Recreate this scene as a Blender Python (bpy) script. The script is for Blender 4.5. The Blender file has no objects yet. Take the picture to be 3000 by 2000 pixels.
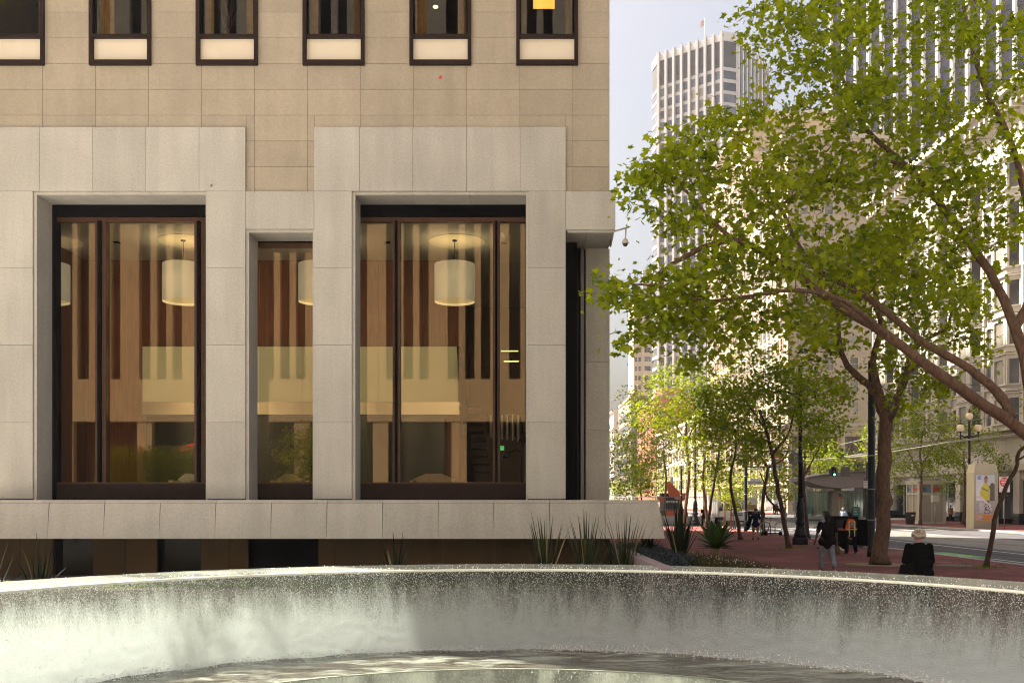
import bpy, bmesh, math, random
import numpy as np
from mathutils import Vector, Matrix
R = math.radians
scene = bpy.context.scene
C = scene.collection
# ------------------------------------------------------------------ camera
F = 2917.0; HCAM = 2.19                      # focal length in photo pixels, eye height
cam_d = bpy.data.cameras.new('camera'); cam = bpy.data.objects.new('camera', cam_d); C.objects.link(cam)
cam.location = (0, 0, HCAM); cam.rotation_euler = (R(90), 0, 0)
cam_d.sensor_width = 36.0; cam_d.lens = 36.0*F/3000; cam_d.shift_y = 0.155
cam_d.clip_start = 0.05; cam_d.clip_end = 6000
scene.camera = cam
# ------------------------------------------------------------------ sky, sun, exposure
SUN_AZ = R(-56); SUN_EL = R(53)              # sun ahead-left of the view, high
world = bpy.data.worlds.new('World'); scene.world = world; world.use_nodes = True
nt = world.node_tree; nt.nodes.clear()
sky = nt.nodes.new('ShaderNodeTexSky'); sky.sky_type = 'NISHITA'; sky.sun_disc = False
sky.sun_elevation = SUN_EL; sky.sun_rotation = SUN_AZ
sky.air_density = 1.0; sky.dust_density = 8.0; sky.ozone_density = 0.8
bg = nt.nodes.new('ShaderNodeBackground'); bg.inputs[1].default_value = 0.055
wo = nt.nodes.new('ShaderNodeOutputWorld')
nt.links.new(sky.outputs[0], bg.inputs[0]); nt.links.new(bg.outputs[0], wo.inputs[0])
sun_d = bpy.data.lights.new('sun', 'SUN'); sun_d.energy = 5.0; sun_d.angle = R(0.53); sun_d.color = (1.0, 0.96, 0.90)
sun = bpy.data.objects.new('sun', sun_d); C.objects.link(sun)
sdir = Vector((math.sin(SUN_AZ)*math.cos(SUN_EL), math.cos(SUN_AZ)*math.cos(SUN_EL), math.sin(SUN_EL)))
sun.rotation_euler = sdir.to_track_quat('Z', 'Y').to_euler(); sun.location = sdir*300
vs = scene.view_settings
vs.view_transform = 'Standard'; vs.look = 'None'; vs.gamma = 1.0; vs.use_curve_mapping = False
vs.exposure = 2.0
try:
    vs.use_white_balance = True; vs.white_balance_temperature = 7250; vs.white_balance_tint = 10
except Exception: pass
cy = scene.cycles
cy.use_denoising = True
cy.pixel_filter_type = 'BLACKMAN_HARRIS'; cy.filter_width = 1.1
try: cy.denoiser = 'OPENIMAGEDENOISE'; cy.denoising_input_passes = 'RGB_ALBEDO_NORMAL'; cy.denoising_prefilter = 'ACCURATE'
except Exception: pass
cy.max_bounces = 8; cy.diffuse_bounces = 4; cy.glossy_bounces = 4; cy.transmission_bounces = 6; cy.transparent_max_bounces = 12
cy.sample_clamp_indirect = 6.0; cy.caustics_reflective = False; cy.caustics_refractive = False
random.seed(7); np.random.seed(7)
# ------------------------------------------------------------------ helpers
def P(x, y, Y): return Vector(((x-1500)*Y/F, Y, HCAM-(y-1465)*Y/F))       # a point seen at x, y that stands Y metres away
def GY(y): return HCAM*F/(y-1465)
def G(x, y): Y = GY(y); return ((x-1500)*Y/F, Y)
WM = {}
def tag(o, label=None, cat=None, group=None, kind=None):
    if label: o['label'] = label
    if cat: o['category'] = cat
    if group: o['group'] = group
    if kind: o['kind'] = kind
    return o
def thing(name, label, cat, loc=(0,0,0), rz=0.0, group=None):
    o = bpy.data.objects.new(name, None); C.objects.link(o); o.empty_display_size = 0.2
    o.location = loc; o.rotation_euler = (0,0,rz); tag(o, label, cat, group)
    WM[o.name] = Matrix.Translation(Vector(loc)) @ Matrix.Rotation(rz, 4, 'Z')
    return o
def link(name, me, mat=None, parent=None, loc=None, rz=0.0, local=False, scale=None, kind=None):
    """local=True: the mesh is in the parent's own space; otherwise world space (loc moves it in the world)"""
    if mat is not None and len(me.materials) == 0: me.materials.append(mat)
    o = bpy.data.objects.new(name, me); C.objects.link(o)
    W = Matrix.Identity(4)
    if loc is not None or rz:
        W = Matrix.Translation(Vector(loc or (0,0,0))) @ Matrix.Rotation(rz, 4, 'Z')
        o.location = loc or (0,0,0); o.rotation_euler = (0,0,rz)
    if scale is not None:
        o.scale = scale; W = W @ Matrix.Diagonal((*scale, 1))
    if parent is not None:
        o.parent = parent
        if local: W = WM[parent.name] @ W
        else: o.matrix_parent_inverse = WM[parent.name].inverted()
    WM[o.name] = W
    if kind: o['kind'] = kind
    return o
def copy_tree(o, parent=None):
    c = o.copy(); C.objects.link(c); c.parent = parent
    for ch in list(o.children): copy_tree(ch, c)
    return c
class MB:
    def __init__(s): s.v = []; s.f = []; s.sm = []
    def add(s, vs_, fs, smooth=False):
        n = len(s.v); s.v += [tuple(v) for v in vs_]; s.f += [tuple(i+n for i in f) for f in fs]; s.sm += [smooth]*len(fs); return s
    def box(s, x0, x1, y0, y1, z0, z1):
        return s.add([(x0,y0,z0),(x1,y0,z0),(x1,y1,z0),(x0,y1,z0),(x0,y0,z1),(x1,y0,z1),(x1,y1,z1),(x0,y1,z1)],
                     [(0,3,2,1),(4,5,6,7),(0,1,5,4),(1,2,6,5),(2,3,7,6),(3,0,4,7)])
    def hexa(s, p): return s.add(p, [(0,3,2,1),(4,5,6,7),(0,1,5,4),(1,2,6,5),(2,3,7,6),(3,0,4,7)])
    def prism(s, poly, axis, a, b):
        """poly: 2-d outline; axis 'x': (y,z), 'y': (x,z), 'z': (x,y)"""
        n = len(poly)
        def pt(q, t): return {'x': (t,q[0],q[1]), 'y': (q[0],t,q[1]), 'z': (q[0],q[1],t)}[axis]
        vv = [pt(q,a) for q in poly]+[pt(q,b) for q in poly]
        return s.add(vv, [tuple(range(n-1,-1,-1)), tuple(range(n,2*n))]+[(i,(i+1)%n,(i+1)%n+n,i+n) for i in range(n)])
    def tube(s, pts, rad, n=8, cap=True, smooth=True):
        pts = [Vector(p) for p in pts]; m = len(pts)
        if not hasattr(rad, '__len__'): rad = [rad]*m
        base = len(s.v); u = None
        for i, p in enumerate(pts):
            t = (pts[min(i+1,m-1)]-pts[max(i-1,0)])
            t = t.normalized() if t.length > 1e-9 else Vector((0,0,1))
            if u is None:
                a = Vector((1,0,0)) if abs(t.x) < .9 else Vector((0,1,0)); u = t.cross(a).normalized()
            else:
                u = (u-t*u.dot(t)); u = u.normalized() if u.length > 1e-6 else t.orthogonal().normalized()
            w = t.cross(u)
            for k in range(n):
                a = 2*math.pi*k/n; q = p+(u*math.cos(a)+w*math.sin(a))*rad[i]; s.v.append((q.x,q.y,q.z))
        for i in range(m-1):
            for k in range(n):
                s.f.append((base+i*n+k, base+i*n+(k+1)%n, base+(i+1)*n+(k+1)%n, base+(i+1)*n+k)); s.sm.append(smooth)
        if cap:
            s.f.append(tuple(base+k for k in range(n-1,-1,-1))); s.sm.append(False)
            s.f.append(tuple(base+(m-1)*n+k for k in range(n))); s.sm.append(False)
        return s
    def lathe(s, prof, c=(0,0,0), n=20, smooth=True, sx=1.0, sy=1.0):
        base = len(s.v); m = len(prof)
        for r, z in prof:
            for k in range(n):
                a = 2*math.pi*k/n; s.v.append((c[0]+r*sx*math.cos(a), c[1]+r*sy*math.sin(a), c[2]+z))
        for i in range(m-1):
            for k in range(n):
                s.f.append((base+i*n+k, base+i*n+(k+1)%n, base+(i+1)*n+(k+1)%n, base+(i+1)*n+k)); s.sm.append(smooth)
        s.f.append(tuple(base+k for k in range(n-1,-1,-1))); s.sm.append(False)
        s.f.append(tuple(base+(m-1)*n+k for k in range(n))); s.sm.append(False)
        return s
    def blob(s, p0, r0, p1, r1, fy=1.0, n=12):
        """tapered capsule; fy flattens it along the y axis"""
        p0 = Vector(p0); p1 = Vector(p1); d = p1-p0; L = d.length
        t = d.normalized() if L > 1e-6 else Vector((0,0,1))
        rings = []
        for a in (-80,-50,-20): rings.append((r0*math.sin(R(a)), r0*math.cos(R(a)), p0))
        for a in (20,50,80): rings.append((r1*math.sin(R(a)), r1*math.cos(R(a)), p1))
        u = t.orthogonal().normalized() if abs(t.z) < .95 else (Vector((1,0,0))-t*t.x).normalized()
        w = t.cross(u); base = len(s.v)
        for off, rr, c in rings:
            for k in range(n):
                a = 2*math.pi*k/n; o = u*math.cos(a)*rr+w*math.sin(a)*rr+t*off
                s.v.append((c.x+o.x, c.y+o.y*fy, c.z+o.z))
        for i in range(len(rings)-1):
            for k in range(n):
                s.f.append((base+i*n+k, base+i*n+(k+1)%n, base+(i+1)*n+(k+1)%n, base+(i+1)*n+k)); s.sm.append(True)
        s.f.append(tuple(base+k for k in range(n-1,-1,-1))); s.sm.append(True)
        s.f.append(tuple(base+(len(rings)-1)*n+k for k in range(n))); s.sm.append(True)
        return s
    def mesh(s, name):
        me = bpy.data.meshes.new(name); me.from_pydata(s.v, [], s.f); me.polygons.foreach_set('use_smooth', s.sm); me.update(); return me
    def build(s, name, mat, parent=None, **kw): return link(name, s.mesh(name), mat, parent, **kw)
_bx = {}
def box_mesh(w, d, h, mat):
    k = (round(w,3), round(d,3), round(h,3), mat.name)
    if k not in _bx:
        me = MB().box(-w/2,w/2,-d/2,d/2,-h/2,h/2).mesh('block'); me.materials.append(mat); _bx[k] = me
    return _bx[k]
def block(name, x0, x1, y0, y1, z0, z1, mat, parent=None, kind=None):
    return link(name, box_mesh(x1-x0, y1-y0, z1-z0, mat), None, parent, loc=((x0+x1)/2,(y0+y1)/2,(z0+z1)/2), kind=kind)
def arrays_mesh(name, V, Fc, smooth=False, attr=None):
    """V (n,3) floats, Fc (m,k) ints"""
    me = bpy.data.meshes.new(name); V = np.asarray(V, np.float32); Fc = np.asarray(Fc, np.int32); k = Fc.shape[1]
    me.vertices.add(len(V)); me.vertices.foreach_set('co', V.ravel())
    me.loops.add(Fc.size); me.loops.foreach_set('vertex_index', Fc.ravel())
    me.polygons.add(len(Fc)); me.polygons.foreach_set('loop_start', np.arange(0, Fc.size, k, dtype=np.int32))
    me.polygons.foreach_set('loop_total', np.full(len(Fc), k, np.int32))
    if smooth: me.polygons.foreach_set('use_smooth', np.ones(len(Fc), bool))
    if attr is not None:
        a = me.attributes.new('tint', 'FLOAT', 'POINT'); a.data.foreach_set('value', np.asarray(attr, np.float32))
    me.update(calc_edges=True); return me
def text_mesh(txt, size, extrude=0.004, bold=0.0, align='CENTER', spacing=1.0):
    cu = bpy.data.curves.new('lettering', 'FONT'); cu.body = txt; cu.size = size; cu.extrude = extrude; cu.offset = bold
    cu.align_x = align; cu.align_y = 'CENTER'; cu.space_character = spacing; cu.resolution_u = 3
    o = bpy.data.objects.new('lettering', cu); C.objects.link(o)
    me = bpy.data.meshes.new_from_object(o); bpy.data.objects.remove(o); me.materials.clear()
    return me
def text(name, txt, size, mat, parent, loc, rz=0.0, sx=1.0, vertical=False, **kw):
    me = text_mesh(txt, size, **kw)
    M = Matrix.Rotation(R(90), 4, 'X')
    if vertical: M = Matrix.Rotation(R(90), 4, 'X') @ Matrix.Rotation(R(-90), 4, 'Z')
    me.transform(M @ Matrix.Diagonal((sx,1,1,1)))
    return link(name, me, mat, parent, loc=loc, rz=rz)
# ------------------------------------------------------------------ materials
def newmat(name):
    m = bpy.data.materials.new(name); m.use_nodes = True; nt = m.node_tree
    return m, nt, nt.nodes['Principled BSDF']
def nd(nt, typ, **kw):
    n = nt.nodes.new(typ)
    for k, v in kw.items():
        if isinstance(k, str) and hasattr(n, k): setattr(n, k, v)
    return n
def ramp(nt, stops, fac):
    r = nt.nodes.new('ShaderNodeValToRGB'); e = r.color_ramp.elements
    while len(e) < len(stops): e.new(0.5)
    for i, (p, c) in enumerate(stops): e[i].position = p; e[i].color = (*c, 1) if len(c) == 3 else c
    nt.links.new(fac, r.inputs[0]); return r
def simple(name, col, rough=0.6, metal=0.0, var=0.0, scale=8.0, bump=0.0, bscale=60.0, objvar=0.0, spec=0.5, emit=0.0, coat=0.0):
    """procedural material: colour, mottling (var), relief (bump), difference from piece to piece (objvar)"""
    m, nt, b = newmat(name); L = nt.links
    b.inputs['Roughness'].default_value = rough; b.inputs['Metallic'].default_value = metal
    b.inputs['Specular IOR Level'].default_value = spec; b.inputs['Coat Weight'].default_value = coat
    tc = nd(nt, 'ShaderNodeTexCoord'); geo = nd(nt, 'ShaderNodeNewGeometry')
    n = nd(nt, 'ShaderNodeTexNoise'); n.inputs['Scale'].default_value = scale; n.inputs['Detail'].default_value = 4
    L.new(geo.outputs['Position'], n.inputs['Vector'])
    v = max(var, 0.04)
    r = ramp(nt, [(0.3, tuple(c*(1-v) for c in col)), (0.7, tuple(min(1, c*(1+v)) for c in col))], n.outputs[0])
    out = r.outputs[0]
    if objvar:
        oi = nd(nt, 'ShaderNodeObjectInfo'); hsv = nd(nt, 'ShaderNodeHueSaturation')
        mr = nd(nt, 'ShaderNodeMapRange'); mr.inputs[3].default_value = 1-objvar; mr.inputs[4].default_value = 1+objvar
        L.new(oi.outputs['Random'], mr.inputs[0]); L.new(mr.outputs[0], hsv.inputs['Value']); L.new(out, hsv.inputs['Color']); out = hsv.outputs[0]
    L.new(out, b.inputs['Base Color'])
    if emit:
        L.new(out, b.inputs['Emission Color']); b.inputs['Emission Strength'].default_value = emit
    if bump:
        n2 = nd(nt, 'ShaderNodeTexNoise'); n2.inputs['Scale'].default_value = bscale; n2.inputs['Detail'].default_value = 3
        L.new(geo.outputs['Position'], n2.inputs['Vector'])
        bp = nd(nt, 'ShaderNodeBump'); bp.inputs['Strength'].default_value = bump; bp.inputs['Distance'].default_value = 0.01
        L.new(n2.outputs[0], bp.inputs['Height']); L.new(bp.outputs[0], b.inputs['Normal'])
    return m
def stone(name, col, objvar=0.05, streak=0.10, speck=0.10):
    """cut stone: fine speckle, vertical weather streaks, slow mottling, piece-to-piece shade"""
    m, nt, b = newmat(name); L = nt.links; b.inputs['Roughness'].default_value = 0.85; b.inputs['Specular IOR Level'].default_value = 0.25
    geo = nd(nt, 'ShaderNodeNewGeometry')
    n1 = nd(nt, 'ShaderNodeTexNoise'); n1.inputs['Scale'].default_value = 26; n1.inputs['Detail'].default_value = 3; L.new(geo.outputs['Position'], n1.inputs['Vector'])
    mp = nd(nt, 'ShaderNodeMapping'); mp.inputs['Scale'].default_value = (2.6, 2.6, 0.30); L.new(geo.outputs['Position'], mp.inputs['Vector'])
    n2 = nd(nt, 'ShaderNodeTexNoise'); n2.inputs['Scale'].default_value = 1.6; n2.inputs['Detail'].default_value = 5; L.new(mp.outputs[0], n2.inputs['Vector'])
    n3 = nd(nt, 'ShaderNodeTexNoise'); n3.inputs['Scale'].default_value = 0.9; n3.inputs['Detail'].default_value = 4; L.new(geo.outputs['Position'], n3.inputs['Vector'])
    oi = nd(nt, 'ShaderNodeObjectInfo')
    def term(out, amp):
        mr = nd(nt, 'ShaderNodeMapRange'); mr.inputs[1].default_value = 0.3; mr.inputs[2].default_value = 0.7
        mr.inputs[3].default_value = 1-amp; mr.inputs[4].default_value = 1+amp; L.new(out, mr.inputs[0]); return mr.outputs[0]
    def mul(a, c):
        q = nd(nt, 'ShaderNodeMath'); q.operation = 'MULTIPLY'; L.new(a, q.inputs[0]); L.new(c, q.inputs[1]); return q.outputs[0]
    mo = nd(nt, 'ShaderNodeMapRange'); mo.inputs[3].default_value = 1-objvar; mo.inputs[4].default_value = 1+objvar; L.new(oi.outputs['Random'], mo.inputs[0])
    val = mul(mul(term(n1.outputs[0], speck), term(n2.outputs[0], streak)), mul(term(n3.outputs[0], 0.06), mo.outputs[0]))
    hsv = nd(nt, 'ShaderNodeHueSaturation'); hsv.inputs['Color'].default_value = (*col, 1); L.new(val, hsv.inputs['Value'])
    L.new(hsv.outputs[0], b.inputs['Base Color'])
    bp = nd(nt, 'ShaderNodeBump'); bp.inputs['Strength'].default_value = 0.25; bp.inputs['Distance'].default_value = 0.004
    L.new(n1.outputs[0], bp.inputs['Height']); L.new(bp.outputs[0], b.inputs['Normal'])
    return m
def glass(name, tint=(1,1,1), refl=0.12, dark=1.0, rc=(.95,.97,1)):
    """window glass: see-through with a mirror reflection that grows at grazing angles"""
    m = bpy.data.materials.new(name); m.use_nodes = True; nt = m.node_tree; nt.nodes.clear(); L = nt.links
    o = nd(nt, 'ShaderNodeOutputMaterial'); t = nd(nt, 'ShaderNodeBsdfTransparent'); g = nd(nt, 'ShaderNodeBsdfGlossy')
    t.inputs[0].default_value = (*[c*dark for c in tint], 1); g.inputs['Roughness'].default_value = 0.0; g.inputs['Color'].default_value = (*rc,1)
    lw = nd(nt, 'ShaderNodeLayerWeight'); lw.inputs[0].default_value = 0.35
    mr = nd(nt, 'ShaderNodeMapRange'); mr.inputs[3].default_value = refl; mr.inputs[4].default_value = 0.9; L.new(lw.outputs['Fresnel'], mr.inputs[0])
    mr.inputs[1].default_value = 0.08
    mx = nd(nt, 'ShaderNodeMixShader'); L.new(mr.outputs[0], mx.inputs[0]); L.new(t.outputs[0], mx.inputs[1]); L.new(g.outputs[0], mx.inputs[2]); L.new(mx.outputs[0], o.inputs[0])
    return m
M = {}
M['tan'] = stone('tan_limestone', (0.372, 0.320, 0.252), 0.06, 0.05, 0.07)
M['pale'] = stone('pale_limestone', (0.425, 0.405, 0.37), 0.06, 0.07, 0.10)
M['mortar'] = simple('brown_mortar', (0.20, 0.14, 0.09), 0.95)
M['bronze'] = simple('dark_bronze', (0.022, 0.011, 0.009), 0.55, 0.0, 0.15, spec=0.12)
M['bronze_warm'] = simple('warm_bronze', (0.060, 0.022, 0.009), 0.45, 0.0, 0.25, spec=0.3)
M['black'] = simple('black_paint', (0.003, 0.0025, 0.003), 0.7, spec=0.04)
M['dark_iron'] = simple('dark_iron', (0.010, 0.010, 0.012), 0.42, 0.0, 0.2, 6, 0.1, 40, spec=0.3)
M['white'] = simple('white_paint', (0.78, 0.77, 0.74), 0.5, 0, 0.04)
M['cream_panel'] = simple('cream_glass_panel', (0.70, 0.62, 0.50), 0.3, 0, 0.04, 2)
M['curtain'] = simple('curtain_cloth', (0.62, 0.48, 0.30), 0.9, 0, 0.15)
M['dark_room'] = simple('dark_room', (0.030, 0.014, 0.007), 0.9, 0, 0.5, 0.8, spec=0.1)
M['wood'] = None
M['glass_lobby'] = glass('lobby_glass', (1.0, 0.97, 0.88), 0.036, 0.95, (1.0,0.74,0.48))
M['glass_upper'] = glass('upper_glass', (0.9, 0.85, 0.75), 0.02, 0.85)
M['glass_dark'] = simple('dark_glazing', (0.03, 0.033, 0.04), 0.06, 0, 0.3, 0.5)
M['glass_blue'] = simple('blue_grey_glazing', (0.085, 0.09, 0.115), 0.08, 0, 0.35, 0.3, objvar=0.45)
M['soil'] = simple('dark_soil', (0.035, 0.024, 0.017), 0.95, 0, 0.4, 6, 0.6, 25)
M['chrome'] = simple('brushed_steel', (0.55, 0.55, 0.55), 0.3, 1.0, 0.05)
# ================================================================== the stone office building on the left
D = 22.0; K = D/F
def fx(x): return (x-1500)*K
def fz(y): return HCAM-(y-1465)*K
YT = D+0.06                                   # face of the tan stone, behind the pale frames
office = thing('office_building', 'tan limestone office building with pale stone window frames and drum lamps inside', 'building', (fx(700), D, 0))
J = 0.0035                                    # half a joint
def tan_panel(x0, x1, y0, y1): block('stone_panel', fx(x0)+J, fx(x1)-J, YT, YT+0.14, fz(y1)+J, fz(y0)-J, M['tan'], office)
rows = [-119,-43.2,32.4,108,183.6,259.2,334.8,410.4,486,561]
cols = [120.5+155.8*k for k in range(-1, 11)]+[1787]
WINX = [(260+313.1*n, 441+313.1*n) for n in range(-1, 5)]
for i in range(len(rows)-1):
    ya, yb = rows[i], rows[i+1]
    if yb < 190:                              # between the upper windows
        edges = [w for ww in WINX for w in ww][1:]+[1787]
        for a, b in zip(edges[0::2], edges[1::2]): tan_panel(a-1, b+1 if b < 1787 else b, ya, yb)
        continue
    for a, b in zip(cols[:-1], cols[1:]):
        if yb <= 340: tan_panel(a, b, ya, yb)
        elif ya < 372:                        # course cut by the top of the pale frames
            for (c, d, low) in ((-60,719,371.5),(719,920,yb),(920,1657.5,371.5),(1657.5,1787,yb)):
                e, f = max(a, c), min(b, d)
                if f-e > 2: tan_panel(e, f, ya, low)
        else:
            for (c, d) in ((719,920),(1657.5,1787)):
                e, f = max(a, c), min(b, d)
                if f-e > 2: tan_panel(e, f, ya, yb)
# masonry core behind the joints
YC = YT+0.02
mb = MB()
mb.box(fx(-56), fx(1786), YC, YC+0.3, fz(560), fz(188))
edges = [w for ww in WINX for w in ww][1:]+[1786]
mb2 = None
mb.build('masonry_core', M['mortar'], office)
for a, b in zip(edges[0::2], edges[1::2]):
    block('masonry_pier', fx(a), fx(b), YC, YC+0.3, fz(188), fz(-140), M['mortar'], office)
# pale lintels and pillars -------------------------------------------------
def pale(x0, x1, y0, y1, name='lintel_stone', dy=0.72): block(name, fx(x0)+J, fx(x1)-J, D, D+dy, fz(y1)+J, fz(y0)-J, M['pale'], office)
for a, b in zip((-56,115.5,271.5,427,583), (115.5,271.5,427,583,719)): pale(a, b, 372, 560)
for a, b in zip((920,1053,1209.5,1367,1524), (1053,1209.5,1367,1524,1657.5)): pale(a, b, 372, 560)
pale(719, 920, 560, 671)
PJ = [560, 784, 1010, 1237, 1461]
for a, b in ((-56,96),(606,719),(920,1031),(1547,1657.5)):
    for c, d in zip(PJ[:-1], PJ[1:]): pale(a, b, c, d, 'pillar_stone', 0.80)
# reveal linings, a narrow step round each opening
def reveal(x0, x1, ytop, right=True):
    w = 9
    block('reveal_lining', fx(x0), fx(x0+w), D+0.045, D+0.78, 2.2, fz(ytop), M['pale'], office)
    if right: block('reveal_lining', fx(x1-5), fx(x1), D+0.045, D+0.78, 2.2, fz(ytop), M['pale'], office)
    n = max(1, round((x1-x0)/156)); xs = [x0+w+(x1-5-x0-w)*i/n for i in range(n+1)]
    for a, b in zip(xs[:-1], xs[1:]): block('soffit_stone', fx(a)+0.003, fx(b)-0.003, D+0.045, D+0.78, fz(ytop+w), fz(ytop), M['pale'], office)
reveal(96, 606, 560); reveal(719, 920, 671); reveal(1031, 1547, 560)
# corner: lintel that oversails, setback pillar
XR = 2.30                                    # street side of the building
block('lintel_stone', fx(1657.5)+J, fx(1803), D, D+0.72, fz(673), fz(561), M['pale'], office)
block('lintel_stone', fx(1657.5)+0.5, fx(1803), D+0.72+2*J, D+3.5, fz(673), fz(561), M['pale'], office)
block('soffit_stone', fx(1663), fx(1722)-0.003, D+0.04, D+1.45, fz(680), fz(673)-0.001, M['pale'], office)
block('soffit_stone', fx(1722)+0.003, fx(1795), D+0.04, D+1.45, fz(680), fz(673)-0.001, M['pale'], office)
for c, d in zip((722, 860, 1060, 1260), (860, 1060, 1260, 1464)):
    z0, z1 = P(0, d, D+1.45)[2]+J, P(0, c, D+1.45)[2]-J
    block('pillar_stone', P(1716, 0, D+1.45)[0], XR-0.06, D+1.45, D+2.1, z0, min(z1, fz(680)), M['pale'], office)
    block('corner_bead', XR-0.055, XR+0.0, D+1.46, D+2.1, z0, min(z1, fz(680)), M['pale'], office)
M['mull_grey'] = simple('grey_mullion', (0.16,0.15,0.17), .4)
# recessed glazing on the corner
mb = MB(); mb.box(fx(1657.5)-0.02, fx(1657.5)+0.30, D+0.80, D+1.5, 2.2, fz(684)); mb.build('corner_frame', M['black'], office)
for q, (xa, w, mt) in enumerate(((1688, .05, 'bronze'), (1696, .035, 'black'), (1701, .07, 'mull_grey'), (1711, .03, 'bronze'))):
    x = P(xa, 0, D+1.42)[0]; block('corner_mullion', x, x+w, D+1.30+0.03*q, D+1.6, 2.2, fz(684), M[mt], office)
# dark frames and glass in the openings -----------------------------------------
YF = D+0.78; YG = D+0.93
def gx(x): return (x-1500)*YG/F
def gz(y, Y=None): return HCAM-(y-1465)*(Y or YG)/F
zsill = gz(1417); zhead = gz(640)
def bay(x0, x1, ztop, muls, headz):
    block('window_head', x0, x1, YF, YG+0.05, headz, ztop+0.05, M['black'], office)
    block('window_sill_panel', x0, x1, YF+0.02, YG+0.06, 2.2, zsill, M['bronze'], office)
    block('head_rail', x0, x1, YF+0.05, YG+0.03, headz-0.10, headz+0.002, M['bronze_warm'], office)
    block('sill_rail', x0, x1, YF+0.05, YG+0.03, zsill-0.002, zsill+0.04, M['bronze_warm'], office)
    e = [x0]
    for (a, b) in muls:
        w = b-a
        block('mullion', a, a+w*.30, YF+0.03, YG+0.10, zsill+0.041, headz-0.101, M['bronze_warm'], office)
        block('mullion', a+w*.32, a+w*.62, YF-0.04, YG+0.12, zsill+0.041, headz-0.101, M['black'], office)
        block('mullion', a+w*.64, b, YF+0.03, YG+0.10, zsill+0.041, headz-0.101, M['bronze_warm'], office)
        e += [a, b]
    e.append(x1)
    for a, b in zip(e[0::2], e[1::2]):
        if b-a > 0.02: block('glass_pane', a, b, YG, YG+0.012, zsill+0.04, headz-0.1, M['glass_lobby'], office)
xl, xr = fx(96)+0.068, fx(606)-0.037
block('window_jamb', xl-.02, gx(173), YF+0.01, YG+0.1, 2.2, fz(569)-.001, M['black'], office)
bay(gx(173), xr, fz(569), [(gx(285), gx(316)), (gx(574), gx(604))], zhead)
bay(fx(719)+0.068, fx(920)-0.037, fz(680), [], fz(683))
bay(fx(1031)+0.068, fx(1547)-0.037, fz(569), [(gx(1152), gx(1174)), (gx(1444), gx(1465))], zhead)
# upper windows --------------------------------------------------------------------
for n, (a, b) in enumerate(WINX):
    x0, x1 = fx(a), fx(b); zb = fz(190); zt = fz(-140); t = 0.078
    w = link('window', MB().box(x0, x0+t, D-0.01, D+0.2, zb, zt).mesh('window'), M['bronze'], office)
    w['label'] = 'upper storey window with dark bronze frame'
    block('frame_side', x1-t, x1, D-0.01, D+0.2, zb, zt, M['bronze'], w)
    block('frame_sill', x0+t, x1-t, D-0.025, D+0.2, zb-0.0, fz(176), M['bronze'], w)
    block('transom', x0+t, x1-t, D-0.005, D+0.2, fz(109), fz(100), M['bronze'], w)
    block('inner_bead', x0+t, x0+t+.03, D+0.06, D+0.2, fz(100), zt, M['black'], w)
    block('inner_bead', x1-t-.03, x1-t, D+0.06, D+0.2, fz(100), zt, M['black'], w)
    block('cream_panel', x0+t, x1-t, D+0.10, D+0.12, fz(176), fz(109), M['cream_panel'], w)
    block('pane', x0+t+.03, x1-t-.03, D+0.11, D+0.12, fz(100), zt, M['glass_upper'], w)
    # curtains, in pleats
    for (ca, cb) in ((x0+t+.03, x0+t+.03+(.10,.32,.20,.17,.24,.12)[n]), (x1-t-.03-(.17,.09,.22,.18,.20,.15)[n], x1-t-.03)):
        m_ = MB(); k = 8; pts = []
        for i in range(k*2+1): pts.append((ca+(cb-ca)*i/(k*2), D+0.34+0.03*(i % 2)))
        poly = pts+[(p[0], p[1]+0.01) for p in reversed(pts)]
        m_.prism(poly, 'z', fz(100), zt); m_.build('curtain', M['curtain'], w)
# room behind the upper windows
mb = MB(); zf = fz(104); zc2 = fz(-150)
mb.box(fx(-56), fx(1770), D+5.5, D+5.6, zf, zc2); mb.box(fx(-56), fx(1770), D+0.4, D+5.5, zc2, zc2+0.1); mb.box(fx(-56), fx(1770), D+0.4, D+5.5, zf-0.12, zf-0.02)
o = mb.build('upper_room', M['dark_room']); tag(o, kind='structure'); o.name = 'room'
# tall storeys above and behind the picture
mb = MB(); mb.box(fx(-56), XR-0.13, D+6.0, 79.0, 9.2, 62.0); mb.box(fx(-56), XR-0.13, YT, D+6.0, zc2+0.11, 62.0)
mb.build('upper_storeys', M['tan'], office)
block('side_wall', XR-0.33, XR-0.13, D+2.2, D+6.0, 9.2, zc2+0.1, M['tan'], office)
block('side_wall', XR-0.33, XR-0.13, YT+0.36, D+2.2, fz(561), zc2+0.1, M['tan'], office)
block('side_wall', XR-0.40, XR-0.05, D+2.1, 79.0, 2.0, 9.2, M['pale'], office)
block('side_wall', fx(-56)-.25, fx(-56)-.002, D+.02, 79.0, -.5, 30.0, M['tan'], office)
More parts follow.
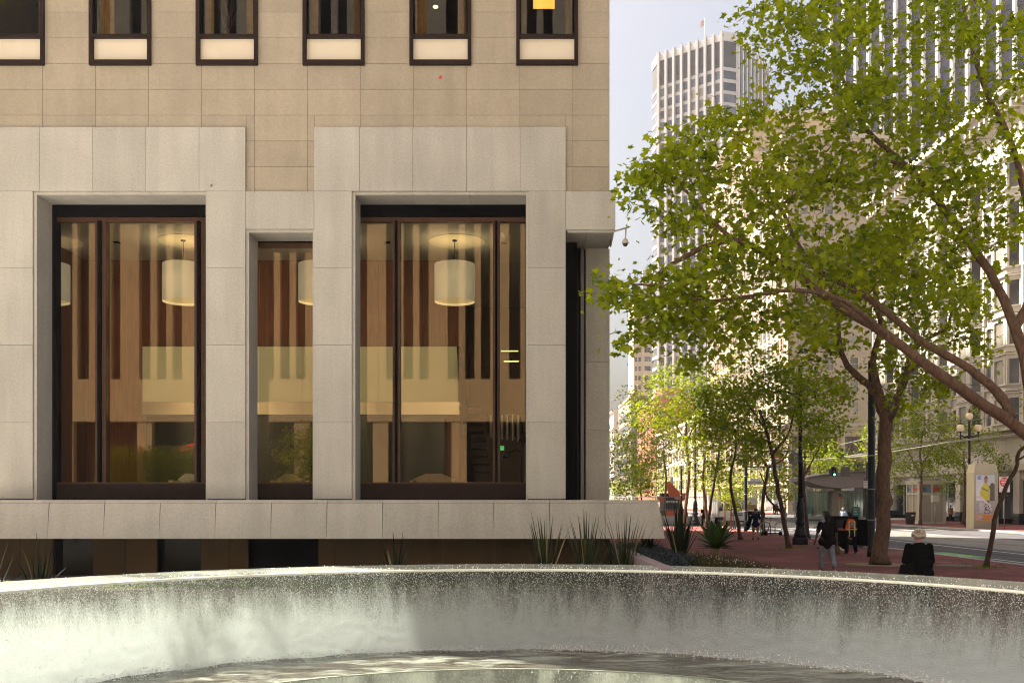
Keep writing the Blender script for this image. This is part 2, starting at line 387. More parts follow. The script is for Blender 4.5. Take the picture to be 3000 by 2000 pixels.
# projecting ledge ---------------------------------------------------------------
xe = -9.78-1.175*2; ends = []
while xe < 2.2: ends.append(xe); xe += 1.175
ends.append(3.11)
for a, b in zip(ends[:-1], ends[1:]):
    last = b > 3
    block('ledge_cap', a+0.003, b-(0.003 if not last else 0), 21.07, D+0.1, 2.135, 2.2, M['pale'], office)
    e = 0.11 if last else 0.0; g = 0.0016
    MB().hexa([(a+g,20.95,1.385),(b-(0 if last else g)+e,20.95,1.385),(b-(0 if last else g)+e,21.35,1.385),(a+g,21.35,1.385),
               (a+g,21.055,2.13),(b-(0 if last else g)-.012,21.055,2.13),(b-(0 if last else g)-.012,21.35,2.13),(a+g,21.35,2.13)]).build('ledge_stone', M['pale'], office)
yy = 21.35
while yy < 40:
    MB().hexa([(2.7,yy+.004,1.385),(3.22,yy+.004,1.385),(3.22,yy+1.17,1.385),(2.7,yy+1.17,1.385),(2.7,yy+.004,2.2),(3.1,yy+.004,2.2),(3.1,yy+1.17,2.2),(2.7,yy+1.17,2.2)]).build('ledge_stone', M['pale'], office)
    yy += 1.175
MB().box(ends[0], 2.7, 21.352, 24, 1.40, 2.12).build('ledge_core', M['mortar'], office)
# wall under the ledge, in shade
YL = 22.35
def lx(x): return (x-1500)*YL/F
low = [(-60,60,'p'),(60,155,'p'),(155,178,'b'),(178,272,'g'),(272,368,'p'),(368,460,'p'),(460,478,'b'),(478,588,'g'),(588,672,'p'),(672,727,'p'),(727,932,'b'),(932,982,'p'),(982,1120,'p'),(1120,1295,'p'),(1295,1450,'p'),(1450,1620,'p'),(1620,1786,'p')]
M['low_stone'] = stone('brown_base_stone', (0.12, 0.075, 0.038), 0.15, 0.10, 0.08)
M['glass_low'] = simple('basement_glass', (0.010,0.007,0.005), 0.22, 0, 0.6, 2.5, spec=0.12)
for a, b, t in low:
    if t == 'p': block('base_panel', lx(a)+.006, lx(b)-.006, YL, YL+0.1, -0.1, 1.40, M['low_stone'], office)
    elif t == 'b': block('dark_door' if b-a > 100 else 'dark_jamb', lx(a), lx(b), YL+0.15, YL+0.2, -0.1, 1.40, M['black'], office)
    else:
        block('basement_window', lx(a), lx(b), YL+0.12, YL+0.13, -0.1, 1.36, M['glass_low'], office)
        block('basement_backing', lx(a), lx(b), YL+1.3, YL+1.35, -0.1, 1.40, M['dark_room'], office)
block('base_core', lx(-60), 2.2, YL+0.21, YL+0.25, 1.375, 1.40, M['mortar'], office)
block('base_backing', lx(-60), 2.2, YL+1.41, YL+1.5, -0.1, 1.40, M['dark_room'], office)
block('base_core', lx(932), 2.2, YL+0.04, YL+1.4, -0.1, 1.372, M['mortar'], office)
# small things on the wall
m_ = MB(); m_.lathe([(0.03,0),(0.035,0.012),(0.02,0.02)], n=12); me = m_.mesh('disc'); me.transform(Matrix.Rotation(R(90),4,'X'))
tag(link('red_marker', me, simple('red_plastic', (0.75,0.03,0.03), 0.4), None, loc=(fx(1289.5), YT-0.001, fz(224))), 'small red round marker on the tan wall below the fifth window', 'marker')
tag(block('vent_stub', fx(617), fx(622), D-0.02, D-0.001, fz(547), fz(541), simple('brass_stub', (0.25,0.15,0.05), 0.5)), 'tiny brass stub on the pale lintel over the left opening', 'wall stub')
# security camera
cam_t = thing('security_camera', 'white dome security camera hanging from a bracket at the corner of the building', 'camera', tuple(P(1833, 700, 22.3)))
M['camw'] = simple('camera_housing', (0.62,0.58,0.52), 0.45)
c0 = P(1803, 677, 22.1); c1 = P(1834, 667, 22.3); c2 = P(1832, 703, 22.3)
MB().tube([c0, c1+Vector((0.05,0,0.01))], 0.022, 6).build('bracket', M['camw'], cam_t)
MB().tube([c1, c2], 0.017, 8).build('drop_pipe', M['camw'], cam_t)
m_ = MB(); m_.lathe([(0.03,0.03),(0.062,0.0),(0.07,-0.06),(0.078,-0.065),(0.078,-0.078),(0.05,-0.085)], tuple(c2), 16); m_.build('housing', M['camw'], cam_t)
m_ = MB(); m_.lathe([(0.056,-0.086),(0.05,-0.12),(0.03,-0.14),(0.008,-0.147)], tuple(c2), 16); m_.build('dome', simple('smoked_dome', (0.05,0.04,0.04), 0.05), cam_t)
m_ = MB(); a = P(1797,678,22.05); b = P(1786,724,23.4); m_.tube([a+Vector((0,0,0)), b+Vector((0.02,0,0.02))], 0.025, 4); m_.build('mounting_plate', M['camw'], cam_t)
# ================================================================== the lobby behind the glass
def wood_mat():
    m, nt, b = newmat('reddish_wood'); L = nt.links; b.inputs['Roughness'].default_value = 0.45
    geo = nd(nt,'ShaderNodeNewGeometry'); mp = nd(nt,'ShaderNodeMapping'); mp.inputs['Scale'].default_value = (9,9,0.5); L.new(geo.outputs['Position'], mp.inputs['Vector'])
    n = nd(nt,'ShaderNodeTexNoise'); n.inputs['Scale'].default_value = 3.0; n.inputs['Detail'].default_value = 6; L.new(mp.outputs[0], n.inputs['Vector'])
    r = ramp(nt, [(0.3,(0.12,0.026,0.004)),(0.7,(0.22,0.056,0.010))], n.outputs[0])
    oi = nd(nt,'ShaderNodeObjectInfo'); h = nd(nt,'ShaderNodeHueSaturation'); mr = nd(nt,'ShaderNodeMapRange'); mr.inputs[3].default_value=.85; mr.inputs[4].default_value=1.15
    L.new(oi.outputs['Random'], mr.inputs[0]); L.new(mr.outputs[0], h.inputs['Value']); L.new(r.outputs[0], h.inputs['Color']); L.new(h.outputs[0], b.inputs['Base Color']); return m
M['wood'] = wood_mat()
M['ceil'] = simple('lobby_ceiling', (0.50,0.48,0.42), 0.9, 0, 0.05, 1)
M['limewall'] = simple('pale_lime_wall', (0.80,0.80,0.60), 0.7, 0, 0.05, 0.5)
M['carpet'] = simple('lobby_carpet', (0.16,0.10,0.06), 0.95, 0, 0.3, 3)
M['shade'] = simple('drum_shade', (0.80,0.76,0.64), 0.8, 0, 0.03, 2, emit=0.05)
M['glowbot'] = simple('drum_diffuser', (0.85,0.68,0.36), 0.7, 0, 0.04, 2, emit=0.10)
ZC = 8.78; YW = 27.3
tag(MB().box(fx(-54), 2.1, YG+0.1, YW+8, 2.12, 2.2).build('floor', M['carpet']), kind='structure')
tag(MB().box(fx(-54), 2.1, D+0.80, YW+9, ZC, ZC+0.15).build('ceiling', M['ceil']), kind='structure')
lw = MB().box(fx(-54), P(1346,0,YW)[0], YW+0.05, YW+0.2, 2.2, ZC).build('lobby_wall', M['wood']); tag(lw, kind='structure')
x = fx(-54); xe = P(1346,0,YW)[0]
while x < xe-0.05:                                   # tall veneer panels
    block('wood_panel', x+.004, min(x+0.62, xe)-.004, YW, YW+0.05, 2.2, ZC-0.03, M['wood'], lw); x += 0.62
bw = MB().box(P(1346,0,YW)[0]-0.1, 2.1, 34, 34.1, 2.2, ZC).build('lobby_wall', simple('brown_far_wall', (0.22,0.14,0.085), 0.8, 0, 0.1, 1)); tag(bw, kind='structure')
sw = MB().box(P(1346,0,YW)[0]-0.12, P(1346,0,YW)[0]-0.01, YW+0.2, 34, 2.2, ZC).build('lobby_wall', M['wood']); tag(sw, kind='structure')
tag(MB().box(fx(-54)-.1, fx(-54)-.005, YG+.1, YW+8, 2.2, ZC).build('lobby_wall', M['wood']), kind='structure')
# pale box of the mezzanine with its steel fascia
YM = 26.6
mez = thing('mezzanine_box', 'pale lime wall box hung over the lobby desk behind the glass', 'mezzanine', (P(880,0,YM)[0], YM, P(0,1215,YM)[2]))
for (a, b) in ((417,620),(620,885),(885,1110),(1110,1343)):
    block('wall_panel', P(a,0,YM)[0]+.004, P(b,0,YM)[0]-.004, YM, YM+0.3, P(0,1176,YM)[2], P(0,1015,YM)[2], M['limewall'], mez)
block('steel_fascia', P(417,0,YM)[0], P(1346,0,YM)[0], YM-0.03, YM+0.3, P(0,1214,YM)[2], P(0,1177,YM)[2], simple('fascia_metal', (0.62,0.55,0.42), 0.25, 0.6, 0.1, 1), mez)
block('dark_recess', P(417,0,YM)[0], P(1300,0,YM)[0], YM+0.28, YM+0.35, 2.2, P(0,1216,YM)[2], simple('dark_green_glass', (0.035,0.04,0.033), 0.15, 0, 0.2, 1), mez)
# pendant drums under round ceiling coves
ordn = ['leftmost', 'second', 'third', 'rightmost']
M['cove'] = simple('ceiling_cove', (0.60,0.54,0.40), 0.8, emit=0.01)
M['rim_dark'] = simple('cove_rim', (0.5,0.43,0.3), 0.9)
for i, xc in enumerate((142, 537, 934, 1332)):
    Yl = 25.2; X = (xc-1500)*Yl/F; z0, z1 = P(0,885,Yl)[2], P(0,775,Yl)[2]
    t = thing('pendant_lamp', f'{ordn[i]} cream drum pendant lamp hanging in the lobby', 'lamp', (X, Yl, z0), group='drum pendants in the lobby')
    n = 40; rr = 0.51; m_ = MB()
    m_.lathe([(rr-.01,z0),(rr,z0),(rr,z1),(rr-.01,z1)], (X,Yl,0), n); me = m_.mesh('shade')
    bm = bmesh.new(); bm.from_mesh(me); bmesh.ops.delete(bm, geom=[f for f in bm.faces if len(f.verts) > 4], context='FACES'); bm.to_mesh(me); bm.free()
    link('shade', me, M['shade'], t)
    MB().lathe([(rr-.012,z0+.05),(rr-.012,z0+.06)], (X,Yl,0), n).build('diffuser', M['glowbot'], t)
    MB().tube([(X,Yl,z0+.06),(X,Yl,ZC-0.02)], 0.010, 6).build('rod', M['bronze'], t)
    MB().lathe([(0.06,ZC-0.04),(0.06,ZC-0.003)], (X,Yl,0), 12).build('ceiling_rose', M['bronze'], t)
    cv = MB().lathe([(0.72,ZC-0.012),(0.72,ZC-0.004)], (X+.05,Yl+.15,0), n).build('ceiling_cove', M['cove'], t)
    bl = bpy.data.lights.new('bulb', 'POINT'); bl.energy = 5; bl.color = (1.0,0.93,0.82); bl.shadow_soft_size = 0.25
    bo = bpy.data.objects.new('bulb', bl); C.objects.link(bo); bo.parent = t; bo.location = (0,0,(z1-z0)*.55)
# small ceiling fittings and lobby furniture
for i, (x, y) in enumerate(((342,709),(1134,709),(1476,711))):
    Yc_ = (ZC-HCAM)*F/(1465-y); q = P(x,y,Yc_)
    tag(block('ceiling_vent', q.x-.07, q.x+.07, q.y-.09, q.y+.09, ZC-0.02, ZC-0.004, M['black']), ['small dark square ceiling fitting in the left lobby window','small dark square ceiling fitting left of the central drum lamp','small dark square ceiling fitting right of the central drum lamp'][i], 'ceiling fitting', 'ceiling fittings')
for i, (x, y) in enumerate(((800,711),(1479,683))):
    Yc_ = (ZC-HCAM)*F/(1465-y); q = P(x,y,Yc_)
    m_ = MB().lathe([(0.03,-0.16),(0.05,-0.12),(0.09,-0.05),(0.10,0.0)], (q.x,q.y,ZC-0.004), 12)
    tag(m_.build('ceiling_speaker', M['white']), ['white ceiling sensor in the narrow window','white ceiling sensor in the right pane of the central window'][i], 'sensor', 'ceiling sensors')
for i, (x, y, L_) in enumerate(((1493,1028,50),(1498,1058,44))):
    q = P(x,y,30.0); w = L_*30/F/2
    t = thing('strip_light', ['upper','lower'][i]+' lit strip light deep in the lobby', 'lamp', tuple(q), group='strip lights')
    MB().box(q.x-w,q.x+w,29.98,30.02,q.z-.012,q.z+.012).build('tube', simple('lit_tube'+str(i), (1.0,0.62,0.22), 0.5, emit=0.9), t)
    MB().box(q.x-.03,q.x+.03,29.98,30.02,q.z+.02,q.z+.09).build('hanger', M['bronze'], t)
st = thing('stair_string', 'dark sloping stair string rising behind the central window', 'stair', tuple(P(1355,1410,26.2)))
q0, q1, q2, q3 = P(1338,1015,26.2), P(1350,1015,26.2), P(1392,1410,26.2), P(1362,1410,26.2)
MB().hexa([q3, q2, q2+Vector((0,.25,0)), q3+Vector((0,.25,0)), q0, q1, q1+Vector((0,.25,0)), q0+Vector((0,.25,0))]).build('string', M['black'], st)
for i in range(9):
    a = P(1345+i*4,1190+i*24,26.3); block('tread', a.x, a.x+0.55, 26.25, 27.2, a.z-.03, a.z, M['bronze'], st)
# hanging tube sculpture, exit sign, floor lamp, seats
sc_ = thing('hanging_sculpture', 'cluster of pale and dark hanging tubes seen in the right lobby pane', 'sculpture', tuple(P(1490,1215,27.5)))
for i in range(13):
    x = 1430+i*8.0; yb = 1268+((i*37) % 24); a = P(x,1213,27.5); b = P(x,yb,27.5)
    MB().tube([a+Vector((0,(i%3)*.15,0)), b+Vector((0,(i%3)*.15,0))], 0.022, 8).build('tube', M['white'] if i % 2 else M['black'], sc_)
ex = thing('exit_sign', 'small green exit sign glowing in the lobby', 'sign', tuple(P(1471,1318,28)))
q = P(1471,1312,28); MB().box(q.x-.055,q.x+.055,28,28.04,q.z-.06,q.z+.06).build('sign_box', simple('exit_green', (0.03,0.30,0.10), 0.4, emit=0.5), ex)
text('lettering', 'EXIT', 0.05, M['white'], ex, (q.x, 27.995, q.z))
fl = thing('floor_lamp', 'black two-headed floor lamp standing behind the right lobby pane', 'floor lamp', (P(1529,0,24.5)[0], 24.5, 2.2))
b0 = Vector((P(1529,0,24.5)[0],24.5,2.2)); 
MB().lathe([(0.16,0),(0.16,0.02),(0.03,0.03)], tuple(b0), 16).build('base', M['black'], fl)
MB().tube([b0, P(1529,1225,24.5)], 0.035, 8).build('pole', M['black'], fl)
for (ax, ay, hx, hy) in ((1512,1316,1485,1333),(1540,1270,1532,1284)):
    e = P(hx,hy-6,24.4); MB().tube([P(1529,1325 if hx<1500 else 1262,24.5), P(ax,ay,24.45), e], 0.012, 6).build('arm', M['black'], fl)
    m_ = MB().lathe([(0.015,0.05),(0.05,0.0),(0.10,-0.09),(0.11,-0.12)], tuple(e), 14); m_.build('lamp_head', M['black'], fl)
def seat(name, label, x, y, Y, w, mat):
    q = P(x,y,Y); t = thing(name, label, 'seat', (q.x, Y, 2.2))
    MB().box(q.x-w/2,q.x+w/2,Y-.35,Y+.35,2.28,2.55).build('cushion', mat, t)
    MB().prism([(q.x-w/2-.05,2.3),(q.x+w/2+.05,2.3),(q.x+w/2+.05,2.72),(q.x+w*.2,2.86),(q.x-w*.2,2.86),(q.x-w/2-.05,2.72)],'y',Y+.3,Y+.45).build('backrest', mat, t)
    for s in (-1,1):
        block('arm_rest', q.x+s*(w/2+.01)-.05, q.x+s*(w/2+.01)+.05, Y-.35, Y+.3, 2.28, 2.68, mat, t)
        block('leg', q.x+s*(w/2-.06)-.02, q.x+s*(w/2-.06)+.02, Y-.3, Y-.26, 2.2, 2.28, M['black'], t)
    return t
M['beige_cloth'] = simple('beige_cloth', (0.45,0.36,0.26), 0.9, 0, 0.1); M['grey_cloth'] = simple('pale_grey_cloth', (0.6,0.58,0.55), 0.9, 0, 0.1)
seat('lounge_sofa', 'beige lounge sofa behind the central lobby pane', 1268, 1400, 24.6, 0.95, M['beige_cloth'])
seat('tub_chair', 'pale grey tub chair low in the left lobby pane', 540, 1410, 24.6, 0.42, M['grey_cloth'])
seat('tub_chair', 'beige tub chair behind the narrow lobby window', 838, 1405, 24.8, 0.5, M['beige_cloth'])
# things inside the upper windows
ul = thing('hanging_lamp', 'lit yellow square lampshade in the rightmost upper window', 'lamp', tuple(P(1593,42,24)))
q = P(1593,42,24); MB().hexa([(q.x-.25,23.75,q.z),(q.x+.25,23.75,q.z),(q.x+.25,24.25,q.z),(q.x-.25,24.25,q.z),(q.x-.25,23.75,q.z+.6),(q.x+.25,23.75,q.z+.6),(q.x+.25,24.25,q.z+.6),(q.x-.25,24.25,q.z+.6)]).build('lampshade', simple('lit_shade', (0.95,0.55,0.12), 0.8, emit=0.55), ul)
block('frame_band', q.x-.26, q.x+.26, 23.74, 24.26, q.z-.03, q.z-.001, M['bronze'], ul)
q = P(1276,21,24); m_ = MB().lathe([(0.0,-.03),(0.05,-.02),(0.065,0.0),(0.05,.02)], tuple(q), 14); tag(m_.build('downlight', simple('lit_spot', (1,0.85,0.55), 0.5, emit=1.5)), 'small round lit downlight in the fifth upper window', 'lamp')
bt = thing('dried_branch', 'tall dried branches in a vase behind the third upper window', 'plant', tuple(P(668,100,23.2)))
random.seed(3)
for i in range(9):
    a = P(664+random.uniform(-6,10),100,23.2); pts = [a]
    for k in range(5): pts.append(pts[-1]+Vector((random.uniform(-.07,.07)+(i-4)*.012, 0, 0.22)))
    MB().tube(pts, [0.009,0.008,0.006,0.005,0.004,0.003], 4).build('twig', simple('dry_twig'+str(i), (0.30,0.19,0.08), 0.9), bt)
# ================================================================== ground, road, pavements
def asphalt():
    m, nt, b = newmat('asphalt'); L = nt.links; b.inputs['Roughness'].default_value = 0.9; b.inputs['Specular IOR Level'].default_value = 0.15
    geo = nd(nt,'ShaderNodeNewGeometry'); mp = nd(nt,'ShaderNodeMapping'); mp.inputs['Scale'].default_value = (2.2,0.14,1); L.new(geo.outputs['Position'], mp.inputs['Vector'])
    n = nd(nt,'ShaderNodeTexNoise'); n.inputs['Scale'].default_value = 1.1; n.inputs['Detail'].default_value = 6; L.new(mp.outputs[0], n.inputs['Vector'])
    n2 = nd(nt,'ShaderNodeTexNoise'); n2.inputs['Scale'].default_value = 18; n2.inputs['Detail'].default_value = 3; L.new(geo.outputs['Position'], n2.inputs['Vector'])
    r = ramp(nt, [(0.35,(0.060,0.060,0.068)),(0.65,(0.115,0.112,0.115))], n.outputs[0])
    mx = nd(nt,'ShaderNodeMix'); mx.data_type = 'RGBA'; mx.blend_type = 'OVERLAY'; mx.inputs[0].default_value = 0.35; L.new(r.outputs[0], mx.inputs[6]); L.new(n2.outputs[0], mx.inputs[7])
    L.new(mx.outputs[2], b.inputs['Base Color'])
    bp = nd(nt,'ShaderNodeBump'); bp.inputs['Strength'].default_value=.3; bp.inputs['Distance'].default_value=.01; L.new(n2.outputs[0], bp.inputs['Height']); L.new(bp.outputs[0], b.inputs['Normal'])
    return m
def brick_paving():
    m, nt, b = newmat('red_brick_paving'); L = nt.links; b.inputs['Roughness'].default_value = 0.9; b.inputs['Specular IOR Level'].default_value = 0.08
    geo = nd(nt,'ShaderNodeNewGeometry'); mp = nd(nt,'ShaderNodeMapping'); mp.inputs['Rotation'].default_value = (0,0,R(45)); L.new(geo.outputs['Position'], mp.inputs['Vector'])
    br = nd(nt,'ShaderNodeTexBrick'); br.inputs['Scale'].default_value = 1.0; br.inputs['Brick Width'].default_value = 0.2; br.inputs['Row Height'].default_value = 0.1; br.inputs['Mortar Size'].default_value = 0.006
    br.inputs['Color1'].default_value = (0.25,0.092,0.085,1); br.inputs['Color2'].default_value = (0.17,0.060,0.059,1); br.inputs['Mortar'].default_value = (0.10,0.06,0.055,1); L.new(mp.outputs[0], br.inputs['Vector'])
    n = nd(nt,'ShaderNodeTexNoise'); n.inputs['Scale'].default_value = 0.35; n.inputs['Detail'].default_value = 7; n.inputs['Roughness'].default_value = .7; L.new(geo.outputs['Position'], n.inputs['Vector'])
    r = ramp(nt, [(0.30,(0.55,0.55,0.58)),(0.5,(1.0,1.0,1.0)),(0.70,(1.45,1.5,1.45))], n.outputs[0])
    mx = nd(nt,'ShaderNodeMix'); mx.data_type='RGBA'; mx.blend_type='MULTIPLY'; mx.inputs[0].default_value=1; L.new(br.outputs[0], mx.inputs[6]); L.new(r.outputs[0], mx.inputs[7])
    vo = nd(nt,'ShaderNodeTexVoronoi'); vo.inputs['Scale'].default_value = 2.2; L.new(geo.outputs['Position'], vo.inputs['Vector']); sp_ = ramp(nt, [(0.09,(0.35,0.34,0.36)),(0.12,(1,1,1))], vo.outputs[0])
    m2 = nd(nt,'ShaderNodeMix'); m2.data_type='RGBA'; m2.blend_type='MULTIPLY'; m2.inputs[0].default_value=.8; L.new(mx.outputs[2], m2.inputs[6]); L.new(sp_.outputs[0], m2.inputs[7]); L.new(m2.outputs[2], b.inputs['Base Color'])
    bp = nd(nt,'ShaderNodeBump'); bp.inputs['Strength'].default_value=.5; bp.inputs['Distance'].default_value=.01; L.new(br.outputs['Fac'], bp.inputs['Height']); bp.invert = True; L.new(bp.outputs[0], b.inputs['Normal'])
    return m
M['asphalt'] = asphalt(); M['brick'] = brick_paving()
M['granite'] = stone('grey_granite', (0.36,0.35,0.34), 0.08, 0.02, 0.2)
M['plaza'] = stone('plaza_paving', (0.42,0.41,0.40), 0.05, 0.02, 0.2)
M['line'] = simple('road_paint', (0.62,0.60,0.56), 0.7, 0, 0.25, 5)
M['green_paint'] = simple('green_bike_paint', (0.10,0.34,0.09), 0.75, 0, 0.25, 4)
def sheet(name, x0, x1, y0, y1, z, mat, kind='structure'):
    return tag(MB().add([(x0,y0,z),(x1,y0,z),(x1,y1,z),(x0,y1,z)], [(0,1,2,3)]).build(name, mat), kind=kind)
sheet('ground', -2500, 2500, -2500, 2500, -0.60, M['plaza'])
sheet('road', 17.3, 35.2, -60, 700, -0.12, M['asphalt'])
sheet('road', -60, 17.31, 84, 100, -0.124, M['asphalt'])       # side street
sheet('road', 35.19, 120, 128, 166, -0.124, M['asphalt'])
KX = 17.25
def slab(name, x0, x1, y0, y1, mat, z1=0.0, z0=-0.58): return tag(MB().box(x0,x1,y0,y1,z0,z1).build(name, mat), kind='structure')
pv = slab('pavement', 5.6, KX, 16.6, 84, M['brick']); slab('pavement', 8.4, KX, -40, 16.599, M['brick'])
slab('pavement', 3.0, 5.595, 20.2, 84, M['brick'], -0.004)
slab('pavement', 5.0, KX, 100, 420, M['brick'])
pf = slab('pavement', 35.5, 46, -40, 128, M['brick'])
slab('pavement', 35.5, 46, 166, 420, M['brick'])
# granite kerb stones, one by one near the camera
for side, x0 in ((pv, KX+.002), (pf, 35.18)):
    y = 24.0 if side is pv else 60.0
    while y < (84 if side is pv else 128):
        block('kerb_stone', x0, x0+0.31, y+.006, min(y+1.8, 84 if side is pv else 128)-.006, -0.3, 0.006, M['granite'], side); y += 1.8
slab('kerb', KX+.002, KX+.31, 100, 420, M['granite'], 0.006, -0.3); slab('kerb', 35.18, 35.49, 166, 420, M['granite'], 0.006, -0.3); slab('kerb', KX+.002, KX+.31, -40, 24, M['granite'], 0.006, -0.3)
# plaza in front of the camera, left and behind
def plaza_sheet():
    m = MB(); c = (0.0, 8.63); x0, x1, y0, y1 = -60, 8.4, -40, 16.6; n = 128
    ang = sorted([2*math.pi*k/n for k in range(n)]+[math.atan2(y-c[1], x-c[0]) % (2*math.pi) for x in (x0,x1) for y in (y0,y1)])
    for a in ang:
        dx, dy = math.cos(a), math.sin(a); t = min([v for v in (((x1 if dx > 0 else x0)-c[0])/dx if abs(dx) > 1e-9 else 1e9, ((y1 if dy > 0 else y0)-c[1])/dy if abs(dy) > 1e-9 else 1e9)])
        r = min(7.82, t); m.v += [(c[0]+dx*r, c[1]+dy*r, -.06), (c[0]+dx*t, c[1]+dy*t, -.06)]
    k = len(ang)
    for i in range(k): j = (i+1) % k; m.f.append((2*i, 2*i+1, 2*j+1, 2*j)); m.sm.append(False)
    return m
tag(plaza_sheet().build('plaza', M['plaza']), kind='structure')
slab('plaza', -60, 2.99, 16.6, 22.3, M['plaza'], -0.064); slab('plaza', 2.991, 5.59, 16.6, 20.19, M['plaza'], -0.064)
# markings
def mark(name, x0, x1, y0, y1, mat, z=-0.114): return tag(MB().add([(x0,y0,z),(x1,y0,z),(x1,y1,z),(x0,y1,z)],[(0,1,2,3)]).build(name, mat), kind='structure')
mark('lane_line', 21.82, 21.98, 20, 68, M['line']); mark('edge_line', 18.88, 19.02, 12, 40, M['line'])
mark('edge_line', 17.9, 19.02, 39.85, 40.0, M['line'])
mark('bike_box', 17.75, 19.35, 40.2, 44.3, M['green_paint'])
gm = MB()
for (x, y) in ((18.25,41.2),(18.75,41.2)):
    for k in range(12):
        a, b = 2*math.pi*k/12, 2*math.pi*(k+1)/12; q = lambda t, r: (x+r*math.cos(t)*.8, y+r*math.sin(t)*1.5, -0.110)
        gm.add([q(a,.20),q(b,.20),q(b,.26),q(a,.26)],[(0,1,2,3)])
gm.add([(18.25,41.2,-.110),(18.31,41.2,-.110),(18.55,42.6,-.110),(18.49,42.6,-.110)],[(0,1,2,3)]); gm.add([(18.75,41.2,-.110),(18.81,41.2,-.110),(18.57,42.9,-.110),(18.51,42.9,-.110)],[(0,1,2,3)])
tag(gm.build('bike_symbol', M['line']), kind='structure')
M['rail'] = simple('tram_rail', (0.03,0.03,0.035), 0.35, 0.6)
for x in (23.7, 25.15, 27.4, 28.85): mark('tram_rail', x, x+.10, 5, 300, M['rail'])
for x in (22.9, 26.2): mark('concrete_track_bed', x, x+2.95, 5, 300, simple('track_concrete', (0.17,0.165,0.16), 0.8, 0, 0.2, 0.6), -0.1165)
mark('yellow_line', 26.05, 26.13, 5, 300, simple('yellow_paint', (0.55,0.36,0.06), 0.7, 0, 0.3, 3))
for k in range(7): mark('crosswalk_bar', 18.5+k*2.4, 19.4+k*2.4, 76.5, 80.5, M['line'], -0.1125)
# iron covers, tree pits, paint dash on the near pavement
M['iron_cover'] = simple('iron_cover', (0.05,0.042,0.042), 0.6, 0.3, 0.3, 20)
def cover(x, y, r, lab):
    gx_, gy_ = G(x, y); o = MB().lathe([(r,0.0),(r,0.006)], (gx_,gy_,0.002), 20).build('manhole_cover', M['iron_cover']); return tag(o, lab, 'manhole cover')
cover(2642, 1617, 0.55, 'round iron cover in the brick pavement right of the thick tree trunk'); cover(2800, 1656, 0.62, 'round iron cover in the pavement left of the leaning thin tree')
M['pit'] = simple('tree_pit_gravel', (0.24,0.165,0.085), 0.95, 0, 0.4, 12, 0.5, 30)
# ================================================================== the round fountain
FC = (0.0, 8.63); RO = 7.83; RI = 6.62; ZR = 1.14; ZP = -0.06; RW = 4.62
fountain = thing('fountain', 'large round stone fountain with water sheeting down its inner wall', 'fountain', (FC[0], FC[1], -0.5))
def ring(r0, r1, z0, z1, n=240):
    m_ = MB(); pr = [(r0,z0),(r1,z0),(r1,z1),(r0,z1)]
    for k in range(n):
        for (r, z) in pr:
            a = 2*math.pi*k/n; m_.v.append((FC[0]+r*math.cos(a), FC[1]+r*math.sin(a), z))
    for k in range(n):
        for j in range(4):
            a, b = k*4+j, k*4+(j+1)%4; c, d = ((k+1)%n)*4+(j+1)%4, ((k+1)%n)*4+j
            m_.f.append((a,d,c,b)); m_.sm.append(False)
    return m_
M['wet_stone'] = simple('wet_grey_stone', (0.20,0.20,0.17), 0.25, 0, 0.25, 3, 0.2, 20)
def clear_water(name, col, fac, rough=0.05, bscale=9, bstr=.5):
    m = bpy.data.materials.new(name); m.use_nodes = True; nt = m.node_tree; b = nt.nodes['Principled BSDF']; L = nt.links; out = nt.nodes['Material Output']
    b.inputs['Base Color'].default_value = (*col,1); b.inputs['Roughness'].default_value = rough; b.inputs['IOR'].default_value = 1.33
    geo = nd(nt,'ShaderNodeNewGeometry'); n = nd(nt,'ShaderNodeTexNoise'); n.inputs['Scale'].default_value = bscale; n.inputs['Detail'].default_value = 4; L.new(geo.outputs['Position'], n.inputs['Vector'])
    bp = nd(nt,'ShaderNodeBump'); bp.inputs['Strength'].default_value = bstr; bp.inputs['Distance'].default_value = 0.03; L.new(n.outputs[0], bp.inputs['Height']); L.new(bp.outputs[0], b.inputs['Normal'])
    t = nd(nt,'ShaderNodeBsdfTransparent'); t.inputs[0].default_value = (.93,.97,.93,1); mx = nd(nt,'ShaderNodeMixShader'); mx.inputs[0].default_value = fac
    L.new(t.outputs[0], mx.inputs[1]); L.new(b.outputs[0], mx.inputs[2]); L.new(mx.outputs[0], out.inputs[0]); return m
ring(RO-0.03, RO, -0.5, ZR-0.02).build('glass_wall', clear_water('tank_glass', (.5,.55,.5), 0.12, .03, 2, .05), fountain)
ring(RI+0.03, RO-.05, -0.5, -0.3).build('plinth', M['wet_stone'], fountain)
ring(RW+0.02, RI+0.018, -0.5, ZP-0.07).build('step', simple('pebbled_floor', (0.12,0.10,0.075), 0.6, 0, 0.6, 7), fountain)
ring(0.0, RW+.018, -0.55, -0.52, 96).build('basin_floor', M['wet_stone'], fountain)
